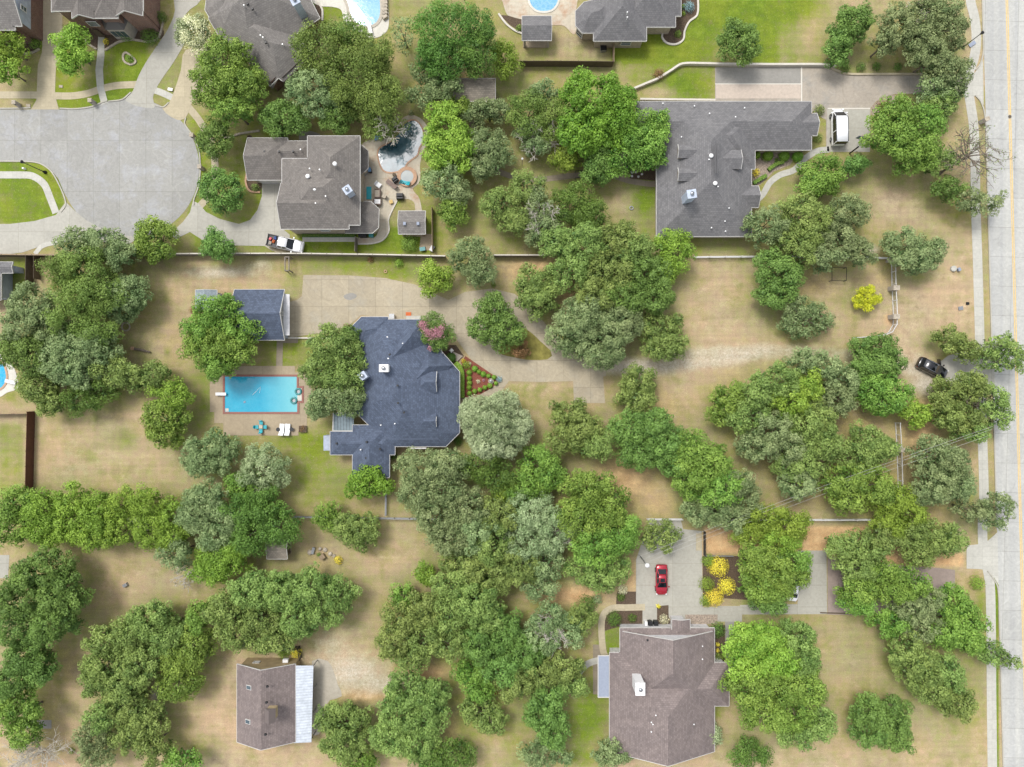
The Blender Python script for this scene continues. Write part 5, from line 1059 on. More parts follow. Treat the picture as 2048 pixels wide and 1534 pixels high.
def grill(label, px, py, ang, w_=1.15):
    c = P(px, py, 0.6); r_ = thing('covered_grill', label, 'grill', (c.x, c.y, 0.05), None, R(ang)); m = MB(); m.box((0, 0, 0.5), (w_, w_*.85, 0.9), 0, 0.9); m.build('cover', M['plastic_black'], r_, local=True, bevel=0.06); m = MB(); m.tube([(-w_*.4, 0, 1.0), (w_*.4, 0, 1.0)], 0.16, 10); m.build('lid', M['plastic_black'], r_, local=True)
grill('black covered grill on the cream terrace above the curved walk', 800, 393, 0)
grill('black square fire table just left of the round spa', 790.5, 359.5, 35, 0.95)
def simplebox(name, label, cat, px, py, sz, z, mat, ang=0, taper=1.0, group=None, lid=None):
    c = P(px, py, z+sz[2]/2); r_ = thing(name, label, cat, (c.x, c.y, z), group, R(ang)); m = MB(); m.box((0, 0, sz[2]/2), sz, 0, taper); m.build('body', M[mat], r_, local=True, bevel=min(sz)*0.08)
    m = MB(); m.box((0, 0, sz[2]+0.025), (sz[0]*taper*1.04, sz[1]*taper*1.04, 0.05)); m.build('lid', M[lid or mat], r_, local=True); return r_
sofa = lambda label, px, py, ang, w_, mat: (lambda c, r_: [
    (lambda m: (m.box((0, 0, 0.3), (0.85, w_, 0.35)), m.build('seat', M[mat], r_, local=True, bevel=0.05)))(MB()), (lambda m: (m.box((-0.45, 0, 0.5), (0.15, w_, 0.7)), m.build('backrest', M['taupe'], r_, local=True, bevel=0.03)))(MB()),
    [(lambda m: (m.box((0.02, s_*(w_/2+0.06), 0.4), (0.85, 0.12, 0.5)), m.build('armrest', M['taupe'], r_, local=True)))(MB()) for s_ in (-1, 1)]])(P(px, py, .4), thing('sofa', label, 'sofa', (P(px, py, .4).x, P(px, py, .4).y, 0.05), None, R(ang)))
sofa('small beige outdoor sofa facing the turquoise rug', 755, 387, 180, 1.15, 'beige'); sofa('pale outdoor sofa with cushions above the octagonal roof corner', 755, 404, 90, 1.0, 'white')
simplebox('planter', 'yellow rope-handled planter on the cream terrace', 'planter', 782.5, 404, (0.5, 0.5, 0.4), 0.05, 'yellow_paint', 20)
simplebox('rug', 'blue and turquoise striped mat lying near the grey house wall', 'mat', 738, 386, (0.75, 1.9, 0.02), 0.06, 'turq', 0)
simplebox('waste_bin', 'black and blue bin on terrace right of the grey house', 'bin', 740, 341, (0.5, 0.65, 0.9), 0.05, 'plastic_black', 10, 0.95, lid='sky_blue')
simplebox('firewood_rack', 'small brown firewood rack above the black fire table', 'rack', 789, 350, (0.5, 0.4, 0.5), 0.05, 'wood_dark', -30)
simplebox('cellar_box', 'slanted grey glass-topped cellar box by the octagonal bay roof', 'box', 729, 346, (1.0, 0.7, 0.6), 0.05, 'metal_grey', 42)
for k, (px, l, mt) in enumerate(((722, 'leftmost dark bin below the octagonal roof', 'plastic_black'), (730, 'middle dark bin below the octagonal roof', 'plastic_black'), (743, 'green bin rightmost below the octagonal roof', 'teal'))):
    simplebox('wheelie_bin', l, 'bin', px, 471, (0.55, 0.6, 1.0), 0.05, mt, 0, 1.1, 'bins along the lower side of the grey pool house')
simplebox('air_conditioner', 'grey air conditioning unit beside the fence gate of the top house', 'air conditioner', 1206.5, 97, (0.9, 0.9, 0.8), 0.02, 'metal_grey', 5, lid='metal_black')
simplebox('air_conditioner', 'white air conditioning unit above the blue roof top edge', 'air conditioner', 784, 633, (0.75, 0.75, 0.8), 0.05, 'white', 0, lid='metal_grey')
simplebox('door_mat', 'orange doormat above the blue roof by the drive', 'doormat', 817, 628, (0.8, 0.55, 0.02), 0.06, 'orange', 0)
simplebox('porch_step', 'pale porch step between orange doormat and crape myrtle', 'step', 827, 635, (2.2, 0.5, 0.16), 0.04, 'walk', 0)
simplebox('water_softener', 'grey box on the lawn left of the white-flowering driveway tree', 'box', 341, 179, (0.7, 0.4, 0.15), 0.05, 'white', -10)
simplebox('utility_cover', 'pale utility cover in verge left of second brick mailbox', 'cover', 122, 173, (0.55, 0.35, 0.05), 0.02, 'rock')
simplebox('utility_cover', 'pale utility cover right of the leftmost brick mailbox', 'cover', 57, 211, (0.6, 0.4, 0.05), 0.02, 'rock')
for px, l in ((1291, 'white bin leftmost of bins against the brown roofed house'), (1300, 'left black bin against the brown roofed house'), (1311, 'right black bin against the brown roofed house')):
    simplebox('wheelie_bin', l, 'bin', px, 1245, (0.6 if 'white' not in l else 0.4, 0.6, 1.0), 0.02, 'plastic_black' if 'black' in l else 'white', 0, 1.05, 'bins above the brown roofed house')
simplebox('stone_planter', 'square stone-edged planter right of the white loungers', 'planter', 606, 858, (1.1, 1.0, 0.35), 0.05, 'rock', 0, lid='mulch')
simplebox('garden_bench', 'grey bench slab left of stone pile under trees above barn', 'bench', 626.5, 1101, (0.4, 1.0, 0.4), 0.0, 'metal_grey', -15)
simplebox('wooden_table', 'tan wooden table top right of the grey bench slab', 'table', 645, 1113, (0.8, 0.7, 0.7), 0.0, 'wood_tan', 35)
simplebox('storage_crate', 'dark grey low crate in dry field right of left tree mass', 'box', 251, 1170, (0.8, 0.55, 0.4), 0.0, 'metal_grey', 30, 0.8)
simplebox('garden_toy', 'small red garden toy half under trees on the bottom lawn', 'toy', 990, 1387, (0.8, 0.6, 0.5), 0.0, 'paint_red', 30, 0.7)
simplebox('valve_box', 'round grey valve cover in dry grass, left of the two by the road', 'cover', 1921, 616.5, (0.7, 0.55, 0.12), 0.0, 'metal_grey', 10)
simplebox('valve_box', 'small dark valve cover in dry grass, right of the two by the road', 'cover', 1935, 607, (0.45, 0.4, 0.1), 0.0, 'metal_black', 0)
simplebox('stone_mailbox', 'pale stone mailbox on the kerb below the ranch house drive', 'mailbox', 1968, 241, (0.75, 0.6, 1.5), 0.0, 'stone', 20, 1.0, lid='rock')
simplebox('garden_cooler', 'blue container half hidden by big tree left of red sedan', 'container', 1219, 1061, (0.9, 0.7, 0.5), 0.0, 'blue', 20)
# manhole, well
def disc(name, label, cat, px, py, r, h, mat, lid=None):
    c = P(px, py, h); r_ = thing(name, label, cat, (c.x, c.y, 0.02)); m = MB(); m.lathe((c.x, c.y, 0.02), [(r, 0), (r, h)], 18); m.build('ring', M[mat], r_); m = MB(); m.lathe((c.x, c.y, 0.02+h), [(r*.8, 0), (r*.8, 0.02)], 18); m.build('lid', M[lid or mat], r_)
disc('manhole_cover', 'round brown manhole cover on the yellow road line', 'manhole cover', 2019.5, 233.5, 0.3, 0.015, 'metal_grey', 'wood_dark')
disc('concrete_well', 'round concrete well cap on its bare patch near the road', 'well', 1908, 537, 0.45, 0.35, 'walk'); simplebox('well_pump', 'small blue-grey pump beside the round well cap', 'pump', 1917, 539, (0.4, 0.5, 0.5), 0.0, 'panel_blue', 30)
def torus(name, label, cat, px, py, R_, r_, mat, z=0.1):
    c = P(px, py, z); m = MB(); rings = [[(c.x+(R_+r_*math.cos(b))*math.cos(a), c.y+(R_+r_*math.cos(b))*math.sin(a), z+r_*math.sin(b)) for b in [2*math.pi*j/8 for j in range(8)]] for a in [2*math.pi*k/28 for k in range(28)]]
    m.grid(rings+[rings[0]], cap=False); return one(name, label, cat, m, mat, smooth=True)
torus('stone_ring', 'pale round ring lying in dry grass under the left trees', 'ring', 251.5, 653.5, 0.62, 0.12, 'rock')
torus('fire_ring', 'small dark fire ring on the sandy lawn left of ranch house', 'fire pit', 1263, 416, 0.26, 0.08, 'metal_grey')
torus('patio_ring', 'small tan ring ornament below the long fence right of garage roof', 'ornament', 771, 543, 0.2, 0.07, 'coping_tan')
torus('garden_ring', 'white ring in dark stones left of ranch house roof', 'ornament', 1264.5, 343.5, 0.2, 0.07, 'white')
m = MB(); c = P(266, 697, .3); d_ = P(300, 704, .3); m.tube([c, c.lerp(d_, .5)+Vector((0, 0.05, 0)), d_], [0.22, 0.2, 0.14], 12); one('cut_log', 'cut tree log lying in the dry grass below the stone ring', 'log', m, 'bark')
m = MB(); c = P(265.7, 697, .3); m.lathe((c.x-0.01, c.y, 0.06), [(0.3, 0), (0.27, 0.5)], 12); one('tree_stump', 'pale cut stump at the left end of the fallen log', 'stump', m, 'coping_tan')
# mailboxes
def mailbox(label, px, py):
    c = P(px, py, 0.6); r_ = thing('brick_mailbox', label, 'mailbox', (c.x, c.y, 0), 'brick mailboxes round the cul-de-sac'); m = MB(); m.box((c.x, c.y, 0.65), (0.5, 0.5, 1.3)); m.build('pillar', M['brick'], r_); m = MB(); m.box((c.x, c.y, 1.34), (0.6, 0.6, 0.09)); m.build('cap', M['rock'], r_); m = MB(); m.box((c.x, c.y-0.26, 0.95), (0.25, 0.05, 0.22)); m.build('door', M['metal_black'], r_)
mailbox('brown brick mailbox leftmost along the top kerb of the round street', 34, 208); mailbox('brown brick mailbox between two driveways above the round street', 185, 204)
mailbox('brick mailbox upper one on the right rim of the round street', 387, 273); mailbox('brick mailbox lower one on the right rim of the round street', 403, 336)
def lamp(label, px, py, hh, arm=0.0):
    c = P(px, py); r_ = thing('street_lamp', label, 'street lamp', (c.x, c.y, 0)); m = MB(); m.lathe((c.x, c.y, 0), [(0.28, 0), (0.28, 0.1), (0.14, 0.5), (0.07, 0.7), (0.05, hh)], 12); m.build('pole', M['metal_black'], r_, smooth=False)
    m = MB(); m.lathe((c.x, c.y, hh-0.1), [(0.1, 0), (0.24, 0.45), (0.26, 0.5), (0.05, 0.7)], 10); m.build('lantern', M['metal_black'], r_)
lamp('black street lamp in the verge left of the round street', 91, 345, 4.8); lamp('black street lamp beside the top right pavement', 1925, 95, 4.2)
simplebox('sign_panel', 'small blue-grey panel lying on top right pavement by the lamp', 'panel', 1944, 88, (1.1, 0.55, 0.05), 0.08, 'panel_blue', 35)
simplebox('fire_hydrant', 'white utility stub beside pavement left of the black street lamp', 'hydrant', 48, 337, (0.35, 0.3, 0.5), 0.0, 'white', 10, 0.7)
c = P(1280, 1112); r_ = thing('yard_light', 'white round yard light on pole at corner of red sedan drive', 'lamp', (c.x, c.y, 0)); m = MB(); m.tube([(c.x, c.y, 0), (c.x, c.y, 5.4)], [0.1, 0.08], 10); m.build('pole', M['metal_grey'], r_); m = MB(); m.bar((c.x, c.y, 5.3), (c.x+0.5, c.y-0.25, 5.5), 0.06); m.build('arm', M['metal_grey'], r_); m = MB(); m.lathe((c.x+0.05, c.y, 5.35), [(0.3, 0), (0.36, 0.15), (0.2, 0.4)], 14); m.build('lamp_head', M['white'], r_, smooth=True)
c = P(1044, 332); r_ = thing('garden_lamp', 'thin garden lamp with white globe above the winding path', 'lamp', (c.x, c.y, 0)); m = MB(); m.tube([(c.x, c.y, 0), (c.x, c.y, 3.4)], 0.04, 8); m.build('pole', M['metal_black'], r_); m = MB(); m.lathe((c.x, c.y, 3.3), [(0.06, 0), (0.17, 0.1), (0.17, 0.22), (0.05, 0.34)], 12); m.build('globe', M['white'], r_, smooth=True)
# basketball hoop
c = P(1699, 307); r_ = thing('basketball_hoop', 'basketball hoop with clear backboard on the drive below white van', 'basketball hoop', (c.x, c.y, 0)); hd = Vector((0.35, 0.94, 0))
m = MB(); m.bar(c+Vector((0, 0, 0.05)), c+Vector((0.0, 0.1, 2.8)), 0.16); m.build('pole', M['metal_black'], r_)
b0 = c+hd*1.3; m = MB(); m.box((b0.x, b0.y, 3.3), (1.75, 0.06, 1.05), R(-12)); m.build('backboard', M['panel_clear'], r_)
m = MB()
for s_ in (-1, 1): m.bar(c+Vector((s_*.1, .1, 2.7)), Vector((b0.x+s_*.45, b0.y, 3.2)), 0.06); m.bar((b0.x+s_*.87, b0.y-s_*.18, 2.78), (b0.x+s_*.87, b0.y-s_*.18, 3.83), 0.08)
m.bar((b0.x-.87, b0.y+.18, 3.83), (b0.x+.87, b0.y-.18, 3.83), 0.08); m.bar((b0.x-.87, b0.y+.18, 2.78), (b0.x+.87, b0.y-.18, 2.78), 0.08); m.build('backboard_frame', M['metal_grey'], r_)
m = MB(); k_ = b0+hd*0.35; rings = [[(k_.x+(0.23+0.02*math.cos(b))*math.cos(a), k_.y+(0.23+0.02*math.cos(b))*math.sin(a), 3.05+.02*math.sin(b)) for b in (0, 1.57, 3.14, 4.71)] for a in [2*math.pi*j/18 for j in range(18)]]; m.grid(rings+[rings[0]], cap=False); m.build('rim', M['orange'], r_)
# trampoline-like dark frame, trellis frame, footbridge rails
def frame(name, label, cat, pxs, z, wd, mat, legs=True, closed=True):
    r_ = thing(name, label, cat, P(pxs[0][0], pxs[0][1])); q = [P(x, y, z) for x, y in pxs]; m = MB()
    for i in range(len(q) if closed else len(q)-1): m.bar(q[i], q[(i+1) % len(q)], wd)
    m.build('top_frame', M[mat], r_)
    if legs:
        for a in q: m = MB(); m.bar((a.x, a.y, 0), (a.x, a.y, z), wd*1.1); m.build('leg', M[mat], r_)
    return r_
frame('swing_frame', 'black rectangular frame at the edge of trees above the lime bush', 'frame', rc(1664, 535, 1693, 561), 1.0, 0.06, 'metal_black')
frame('trellis', 'upright pale trellis frame below the long fence near the pickup', 'trellis', rc(570, 514, 578, 541), 1.6, 0.14, 'wood_grey')
frame('path_railing', 'lower black handrail along the winding path', 'handrail', [(1151, 355), (1178, 354), (1204, 353)], 0.9, 0.07, 'metal_black', True, False)
frame('path_railing', 'upper black handrail along the winding path', 'handrail', [(1151, 342), (1178, 340), (1204, 341)], 0.9, 0.07, 'metal_black', True, False)
# ------------------------------------------------------------------ fences and walls
def fence(name, label, pxs, h, mat, step=2.4, thick=0.06, kind='board', group=None, post=None, cap=None):
    root = thing(name, label, 'fence', P(pxs[0][0], pxs[0][1]), group); q = [P(x, y) for x, y in pxs]
    pl = MB(); tot = 0
    for a, b in zip(q[:-1], q[1:]):
        if kind == 'board': pl.bar(a+Vector((0, 0, h/2)), b+Vector((0, 0, h/2)), thick, h)
        else:
            for zz in ((0.15, h*.5, h*.95) if kind == 'rail' else (0.12, h*.95)): pl.bar(a+Vector((0, 0, zz)), b+Vector((0, 0, zz)), 0.09, 0.12)
            if kind == 'picket':
                n = int((b-a).length/0.22)
                for k in range(n): c = a.lerp(b, (k+.5)/n); pl.bar((c.x, c.y, 0.08), (c.x, c.y, h), 0.025)
    pl.build('panel' if kind == 'board' else 'rail', M[mat], root)
    if cap: cm = MB(); [cm.bar(a+Vector((0, 0, h+.02)), b+Vector((0, 0, h+.02)), thick+0.12, 0.05) for a, b in zip(q[:-1], q[1:])]; cm.build('cap', M[cap], root)
    for a, b in zip(q[:-1], q[1:]):
        n = max(1, int(round((b-a).length/step)))
        for k in range(n): c = a.lerp(b, k/n); m = MB(); m.box((c.x, c.y, (h+0.06)/2), (post or 0.12, post or 0.12, h+0.06)); m.build('post', M[mat], root)
    return root
fence('board_fence', 'brown board fence along the round street bottom, left half', [(-60, 514), (20, 513), (110, 514), (250, 513), (330, 512)], 1.8, 'wood_dark', cap='wood_tan')
fence('board_fence', 'grey board fence with pale cap running past the pickup truck', [(330, 512), (450, 511), (600, 511), (750, 513), (893, 516)], 1.8, 'wood_grey', cap='white_wall')
fence('board_fence', 'short grey board fence above the dry strip left of the tree mass', [(988, 514), (1090, 514)], 1.7, 'wood_grey', cap='white_wall')
fence('rail_fence', 'white rail fence below the ranch house', [(1385, 516), (1480, 515), (1560, 515), (1655, 516), (1783, 518)], 1.2, 'rail_white', kind='rail')
fence('board_fence', 'dark board fence between top house lawn and green strip', [(1040, 133), (1120, 133), (1224, 134)], 1.9, 'wood_dark'); fence('board_fence', 'short board fence rising right of air conditioner at top house', [(1225, 133), (1225, 96)], 1.8, 'wood_tan')
fence('board_fence', 'tall red-brown board fence at left beside the mown dry field', [(70, 823), (68, 900), (66, 990), (64, 1030)], 1.8, 'wood_red'); fence('board_fence', 'low dark fence below the left edge pool', [(-40, 829), (30, 828), (70, 827)], 1.4, 'wood_dark')
fence('board_fence', 'dark slatted wooden fence beside the left edge house lawn', [(67, 513), (67, 560), (66, 585)], 1.8, 'wood_dark'); fence('board_fence', 'dark slatted wooden screen right of left edge house lawn', [(81, 513), (81, 560)], 1.6, 'wood_dark')
fence('board_fence', 'wooden fence right of the pool cabana', [(866, 420), (867, 505)], 1.8, 'wood_tan'); fence('board_fence', 'short wooden fence across the lawn below the octagonal roof', [(715, 478), (714, 506)], 1.7, 'wood_grey')
fence('rail_fence', 'white rail fence from the tall stone pillar curving to dry drive', [(1782, 519), (1783, 570), (1786, 634), (1785, 650), (1776, 665), (1762, 671), (1735, 674), (1706, 676)], 1.3, 'rail_white', kind='picket')
fence('rail_fence', 'white metal fence beside the lower stone gate pillar', [(1790, 845), (1793, 893), (1795, 960), (1796, 1000)], 1.5, 'rail_white', kind='picket')
fence('rail_fence', 'white rail fence above the red sedan drive', [(1293, 1037), (1363, 1037)], 1.2, 'rail_white', kind='rail'); fence('rail_fence', 'white rail fence above the orange dirt drive', [(1480, 1038), (1610, 1038), (1740, 1038)], 1.2, 'rail_white', kind='rail')
fence('wire_fence', 'thin grey wire fence under trees below the blue-roofed house', [(590, 1032), (700, 1034), (850, 1036), (1000, 1038)], 1.2, 'metal_grey', kind='rail'); fence('wire_fence', 'short upright wire fence below the blue-roofed house corner', [(774, 955), (773, 1030)], 1.3, 'metal_grey', kind='rail')
fence('wire_fence', 'black wire fence right of the red sedan drive', [(1407, 1062), (1407, 1110)], 1.2, 'metal_black', kind='rail'); fence('wire_fence', 'grey metal edging fence above the yellow shrubs', [(1408, 1110), (1465, 1111)], 0.6, 'metal_grey', kind='rail')
fence('wire_fence', 'thin black fence above the barn', [(517, 1300), (600, 1292), (604, 1315)], 1.3, 'metal_black', kind='rail')
for px, py, l in ((1783, 519, 'topmost pale stone pillar at the corner of the white fences'), (1787, 577, 'middle pale stone pillar on the white curved fence'), (1787, 634, 'lowest pale stone pillar where the white fence starts to curve'), (1797, 899, 'pale stone gate pillar standing alone above the power lines')):
    simplebox('stone_pillar', l, 'pillar', px, py, (0.95, 0.7, 1.7), 0.0, 'stone', 0, lid='rock')
def lowwall(label, pxs, h, mat='white_wall', wd=0.3): edging(pxs, label, M[mat], wd, h, 'retaining_wall')
lowwall('white retaining wall stepping from ranch roof along the pink drive', [(1264, 181), (1290, 170), (1314, 160), (1340, 144), (1362, 131), (1400, 130), (1440, 131), (1540, 132), (1640, 132), (1668, 134)], 0.7)
lowwall('low dark-edged kerb wall curving above the pink drive towards road', [(1662, 137), (1680, 145), (1700, 149), (1760, 149), (1850, 149)], 0.25, 'walk_cream')
lowwall('thin white wall strip between triangular lawn and ranch house', [(1280, 199), (1340, 200), (1430, 201)], 0.3)
lowwall('white curved border wall between terrace and lawn of pool cabana', [(794, 402), (784, 422), (777, 440), (778, 462), (766, 480), (745, 487), (716, 488)], 0.15, 'white_wall', 0.22)
lowwall('white low wall edging between blue-roofed garage drive and lawn', [(577, 676), (620, 676), (680, 676)], 0.3, 'white_wall', 0.25)
# power lines
for i, (a, b, zz, l) in enumerate((((1985, 853), (1278, 1113), 7.4, 'upper of the power lines slanting from the road to the yard light'), ((1985, 858), (1290, 1117), 7.0, 'middle of the power lines slanting from the road to yard light'), ((1975, 872), (1300, 1122), 6.4, 'lowest of the power lines slanting from the road to yard light'))):
    A, B = P(a[0], a[1], zz+1.2), P(b[0], b[1], zz-1.4); m = MB(); pts = [A.lerp(B, t/12)-Vector((0, 0, 1.2*4*(t/12)*(1-t/12))) for t in range(13)]; m.tube(pts, 0.015, 5); one('power_line', l, 'power line', m, 'wire', 'power lines crossing the lower right')
# ------------------------------------------------------------------ vehicles
def vehicle(name, label, cat, px, py, ang, L, W, zroof, paint, prof, cab, bedx=None, open_door=False):
    """local +x is the front. prof: (x, halfwidth, ztop); cab: (x, halfwidth_low, halfwidth_top, ztop)"""
    c = P(px, py, 0.8); root = thing(name, label, cat, (c.x, c.y, 0.02), None, R(ang)); m = MB(); rings = []
    for x, hw, zt in prof:
        zl = 0.28
        rings.append([(x, -hw*.92, zl), (x, -hw, zl+.18), (x, -hw, zt*.72), (x, -hw*.94, zt*.93), (x, -hw*.8, zt), (x, 0, zt+.03), (x, hw*.8, zt), (x, hw*.94, zt*.93), (x, hw, zt*.72), (x, hw, zl+.18), (x, hw*.92, zl)])
    m.grid(rings); body = m.build('body', M[paint], root, smooth=True, local=True)
    sm = body.modifiers.new('edge', 'BEVEL'); sm.width = 0.02; sm.limit_method = 'ANGLE'; sm.angle_limit = R(45)
    zb = prof[len(prof)//2][2]-0.05; g = MB()
    g.grid([[(x, -a, zb), (x, -b, z), (x, b, z), (x, a, zb)] for x, a, b, z in cab]); g.build('window_glass', M['car_glass'], root, local=True)
    r_ = MB(); top = [k for k in cab if k[3] > zroof-0.22]
    r_.grid([[(x, -b-.015, z-.03), (x, -b*.8, z+.035), (x, 0, z+.05), (x, b*.8, z+.035), (x, b+.015, z-.03)] for x, a, b, z in top]); r_.build('roof_panel', M[paint], root, smooth=True, local=True)
    p_ = MB()
    for (i0, i1) in ((0, 1), (len(cab)-2, len(cab)-1)):
        for s_ in (-1, 1): a, b = cab[i0], cab[i1]; p_.bar((a[0], s_*(a[1] if a[3] < zroof-.2 else a[2]), max(zb, a[3]) if a[3] < zroof-.2 else a[3]), (b[0], s_*(b[2] if b[3] > zroof-.2 else b[1]), b[3]), 0.09)
    mid = [k for k in cab if k[3] > zroof-.1]; k0 = mid[len(mid)//2]
    for s_ in (-1, 1): p_.bar((k0[0], s_*(k0[1]+.01), zb), (k0[0], s_*(k0[2]+.01), k0[3]), 0.1)
    p_.build('pillar', M[paint], root, local=True)
    for x in (-L*.31, L*.32):
        for s_ in (-1, 1):
            w_ = MB(); w_.tube([(x, s_*(W/2-.22), .34), (x, s_*(W/2+.01), .34)], 0.34, 18); wo = w_.build('wheel', M['rubber'], root, local=True); w_ = MB(); w_.tube([(x, s_*(W/2), .34), (x, s_*(W/2+.02), .34)], 0.2, 12); w_.build('rim', M['chrome'], wo, local=True)
    for s_ in (-1, 1):
        q = MB(); q.box((L/2-.16, s_*(W*.36), prof[-2][2]*.78), (.2, .34, .14), -s_*.35); q.build('headlight', M['lens'], root, local=True)
        q = MB(); q.box((-L/2+.1, s_*(W*.38), prof[1][2]*.8), (.14, .26, .18), s_*.2); q.build('tail_light', M['red_lens'], root, local=True)
        q = MB(); q.box((cab[-1][0]-.15, s_*(W/2+.12), zb+.12), (.16, .24, .16)); q.build('mirror', M[paint], root, local=True)
    return root
SED = [(-2.35, .62, .6), (-2.3, .78, .82), (-1.9, .88, .95), (-1.1, .92, .97), (0, .93, .95), (.9, .92, .95), (1.5, .9, .88), (2.1, .82, .76), (2.33, .62, .6)]
SEDC = [(-1.75, .74, .6, .97), (-1.05, .8, .6, 1.36), (-.4, .82, .62, 1.44), (.25, .82, .62, 1.42), (1.1, .78, .6, .96)]
red = vehicle('parked_car', 'red sedan with sunroof parked on the pale concrete drive', 'car', 1323.5, 1160, -90, 4.7, 1.86, 1.44, 'paint_red', SED, SEDC)
q = MB(); q.box((-.15, 0, 1.485), (.55, .7, .02)); q.build('sunroof', M['car_glass'], red, local=True)
SUV = [(-2.45, .7, .8), (-2.38, .86, 1.0), (-1.9, .95, 1.08), (-1.0, .97, 1.1), (0, .97, 1.1), (.9, .96, 1.1), (1.5, .94, 1.04), (2.15, .86, .92), (2.42, .64, .72)]
SUVC = [(-2.2, .8, .66, 1.12), (-1.95, .84, .7, 1.66), (-.8, .86, .72, 1.74), (.4, .86, .72, 1.7), (1.25, .82, .66, 1.08)]
suv = vehicle('parked_suv', 'black suv with one open door on the dry gravel near the road', 'car', 1865.5, 737, -27, 4.8, 1.92, 1.74, 'paint_black', SUV, SUVC)
q = MB(); q.bar((.72, .98, .75), (.15, 1.72, .75), .07, .8); q.build('open_door', M['paint_black'], suv, local=True)
q = MB(); [q.bar((-1.7, s_*.62, 1.8), (.2, s_*.62, 1.78), .05) for s_ in (-1, 1)]; q.build('roof_rail', M['chrome'], suv, local=True)
VAN = [(-2.85, .86, 1.0), (-2.8, .96, 1.15), (-1.5, 1.0, 1.18), (0, 1.0, 1.18), (1.2, 1.0, 1.16), (1.75, .92, 1.12), (2.35, .78, 1.0), (2.75, .5, .85)]
VANC = [(-2.8, .97, .9, 1.2), (-2.7, .98, .94, 2.1), (-1.0, .99, .96, 2.16), (.9, .99, .96, 2.12), (1.3, .97, .9, 1.98), (2.2, .84, .66, 1.1)]
van = vehicle('parked_van', 'white passenger van parked beside the ranch house', 'van', 1676.5, 254, 91, 5.7, 2.05, 2.16, 'paint_white', VAN, VANC)
PU = [(-2.84, .88, .95), (-2.8, .96, 1.05), (-1.35, .98, 1.06), (-.6, .98, 1.08), (.3, .98, 1.1), (1.1, .98, 1.1), (1.6, .98, 1.12), (2.4, .9, 1.05), (2.76, .74, .9)]
PUC = [(-1.05, .84, .7, 1.1), (-.9, .86, .72, 1.78), (-.2, .86, .74, 1.86), (.5, .86, .74, 1.82), (1.35, .84, .68, 1.12)]
pu = vehicle('pickup_truck', 'white pickup truck with loaded bed parked below the grey house', 'pickup truck', 571.5, 487.5, -12, 5.6, 1.95, 1.86, 'paint_white', PU, PUC)
q = MB(); q.box((-2.0, 0, 1.09), (1.6, 1.6, .04)); q.build('bed_floor', M['plastic_black'], pu, local=True)
q = MB(); [q.box((-2.0, s_*.86, 1.2), (1.75, .12, .2)) for s_ in (-1, 1)]; q.box((-2.76, 0, 1.2), (.1, 1.75, .2)); q.build('bed_rail', M['plastic_black'], pu, local=True)
q = MB(); q.box((2.1, 0, 1.14), (.6, 1.3, .03)); q.build('hood_panel', M['paint_white'], pu, local=True)
rr = random.Random(5); 
for k, (dx, dy, mt, l, nm) in enumerate(((-2.3, .2, 'paint_red', 'red tool bag in the pickup bed', 'tool_bag'), (-1.75, -.1, 'orange', 'orange coiled hose in the pickup bed', 'hose_coil'), (-2.2, -.45, 'beige', 'pale sack in the pickup bed', 'sack'), (-1.6, .45, 'blue', 'blue box at the cab end of the pickup bed', 'storage_box'))):
    a = R(-12); cx_, cy_ = pu.location.x+dx*math.cos(a)-dy*math.sin(a), pu.location.y+dx*math.sin(a)+dy*math.cos(a)
    r_ = thing(nm, l, nm.split('_')[-1], (cx_, cy_, 1.13), None, R(rr.uniform(0, 90))); m = MB(); m.box((0, 0, .15), (.55, .42, .28), 0, .8); m.build('body', M[mt], r_, local=True, bevel=.04); m = MB(); m.tube([(-.15, 0, .28), (-.1, 0, .42), (.1, 0, .42), (.15, 0, .28)], .025, 6); m.build('handle', M['metal_black'], r_, local=True)
hid = vehicle('parked_car', 'pale car mostly hidden under the tree right of the yellow shrubs', 'car', 1588, 1172, 80, 4.6, 1.85, 1.44, 'paint_white', SED, SEDC)
for px, py, l, an in ((845, 498, 'small teal cart at the foot of the pool cabana slab', 10), (864, 497, 'grey wheelbarrow against the fence right of the pool cabana', 60)):
    c = P(px, py, .5); r_ = thing('garden_cart', l, 'cart', (c.x, c.y, 0.02), None, R(an)); m = MB(); m.box((0, 0, .45), (.75, .5, .3), 0, 1.15); m.build('tray', M['teal' if 'teal' in l else 'metal_grey'], r_, local=True); 
    for s_ in (-1, 1): m = MB(); m.tube([(.3, s_*.28, .2), (.3, s_*.33, .2)], .2, 12); m.build('wheel', M['rubber'], r_, local=True); m = MB(); m.bar((-.3, s_*.2, .5), (-.85, s_*.2, .75), .035); m.build('handle', M['metal_black'], r_, local=True)
flat('patio', [(842, 468), (864, 468), (864, 500), (838, 502)], 1, M['deck_tan'])
# statues / small garden ornaments of the triangle bed
c = P(982, 762, .4); r_ = thing('garden_fountain', 'small tiered pale fountain at the tip of the red triangular bed', 'fountain', (c.x, c.y, 0)); m = MB(); m.lathe((c.x, c.y, 0), [(.42, 0), (.45, .35), (.38, .36), (.3, .25)], 18); m.build('basin', M['rock'], r_); m = MB(); m.lathe((c.x, c.y, .2), [(.1, 0), (.08, .4), (.24, .5), (.2, .55), (.05, .6)], 14); m.build('bowl', M['metal_grey'], r_)
c = P(903, 701, .6); r_ = thing('garden_lantern', 'small white square garden lantern above the round dark shrub', 'lantern', (c.x, c.y, 0), None, R(45)); m = MB(); m.box((0, 0, .4), (.3, .3, .8)); m.build('post', M['rock'], r_, local=True); m = MB(); m.box((0, 0, .9), (.55, .55, .25), 0, .5); m.build('cap', M['white'], r_, local=True)
rr = random.Random(9)
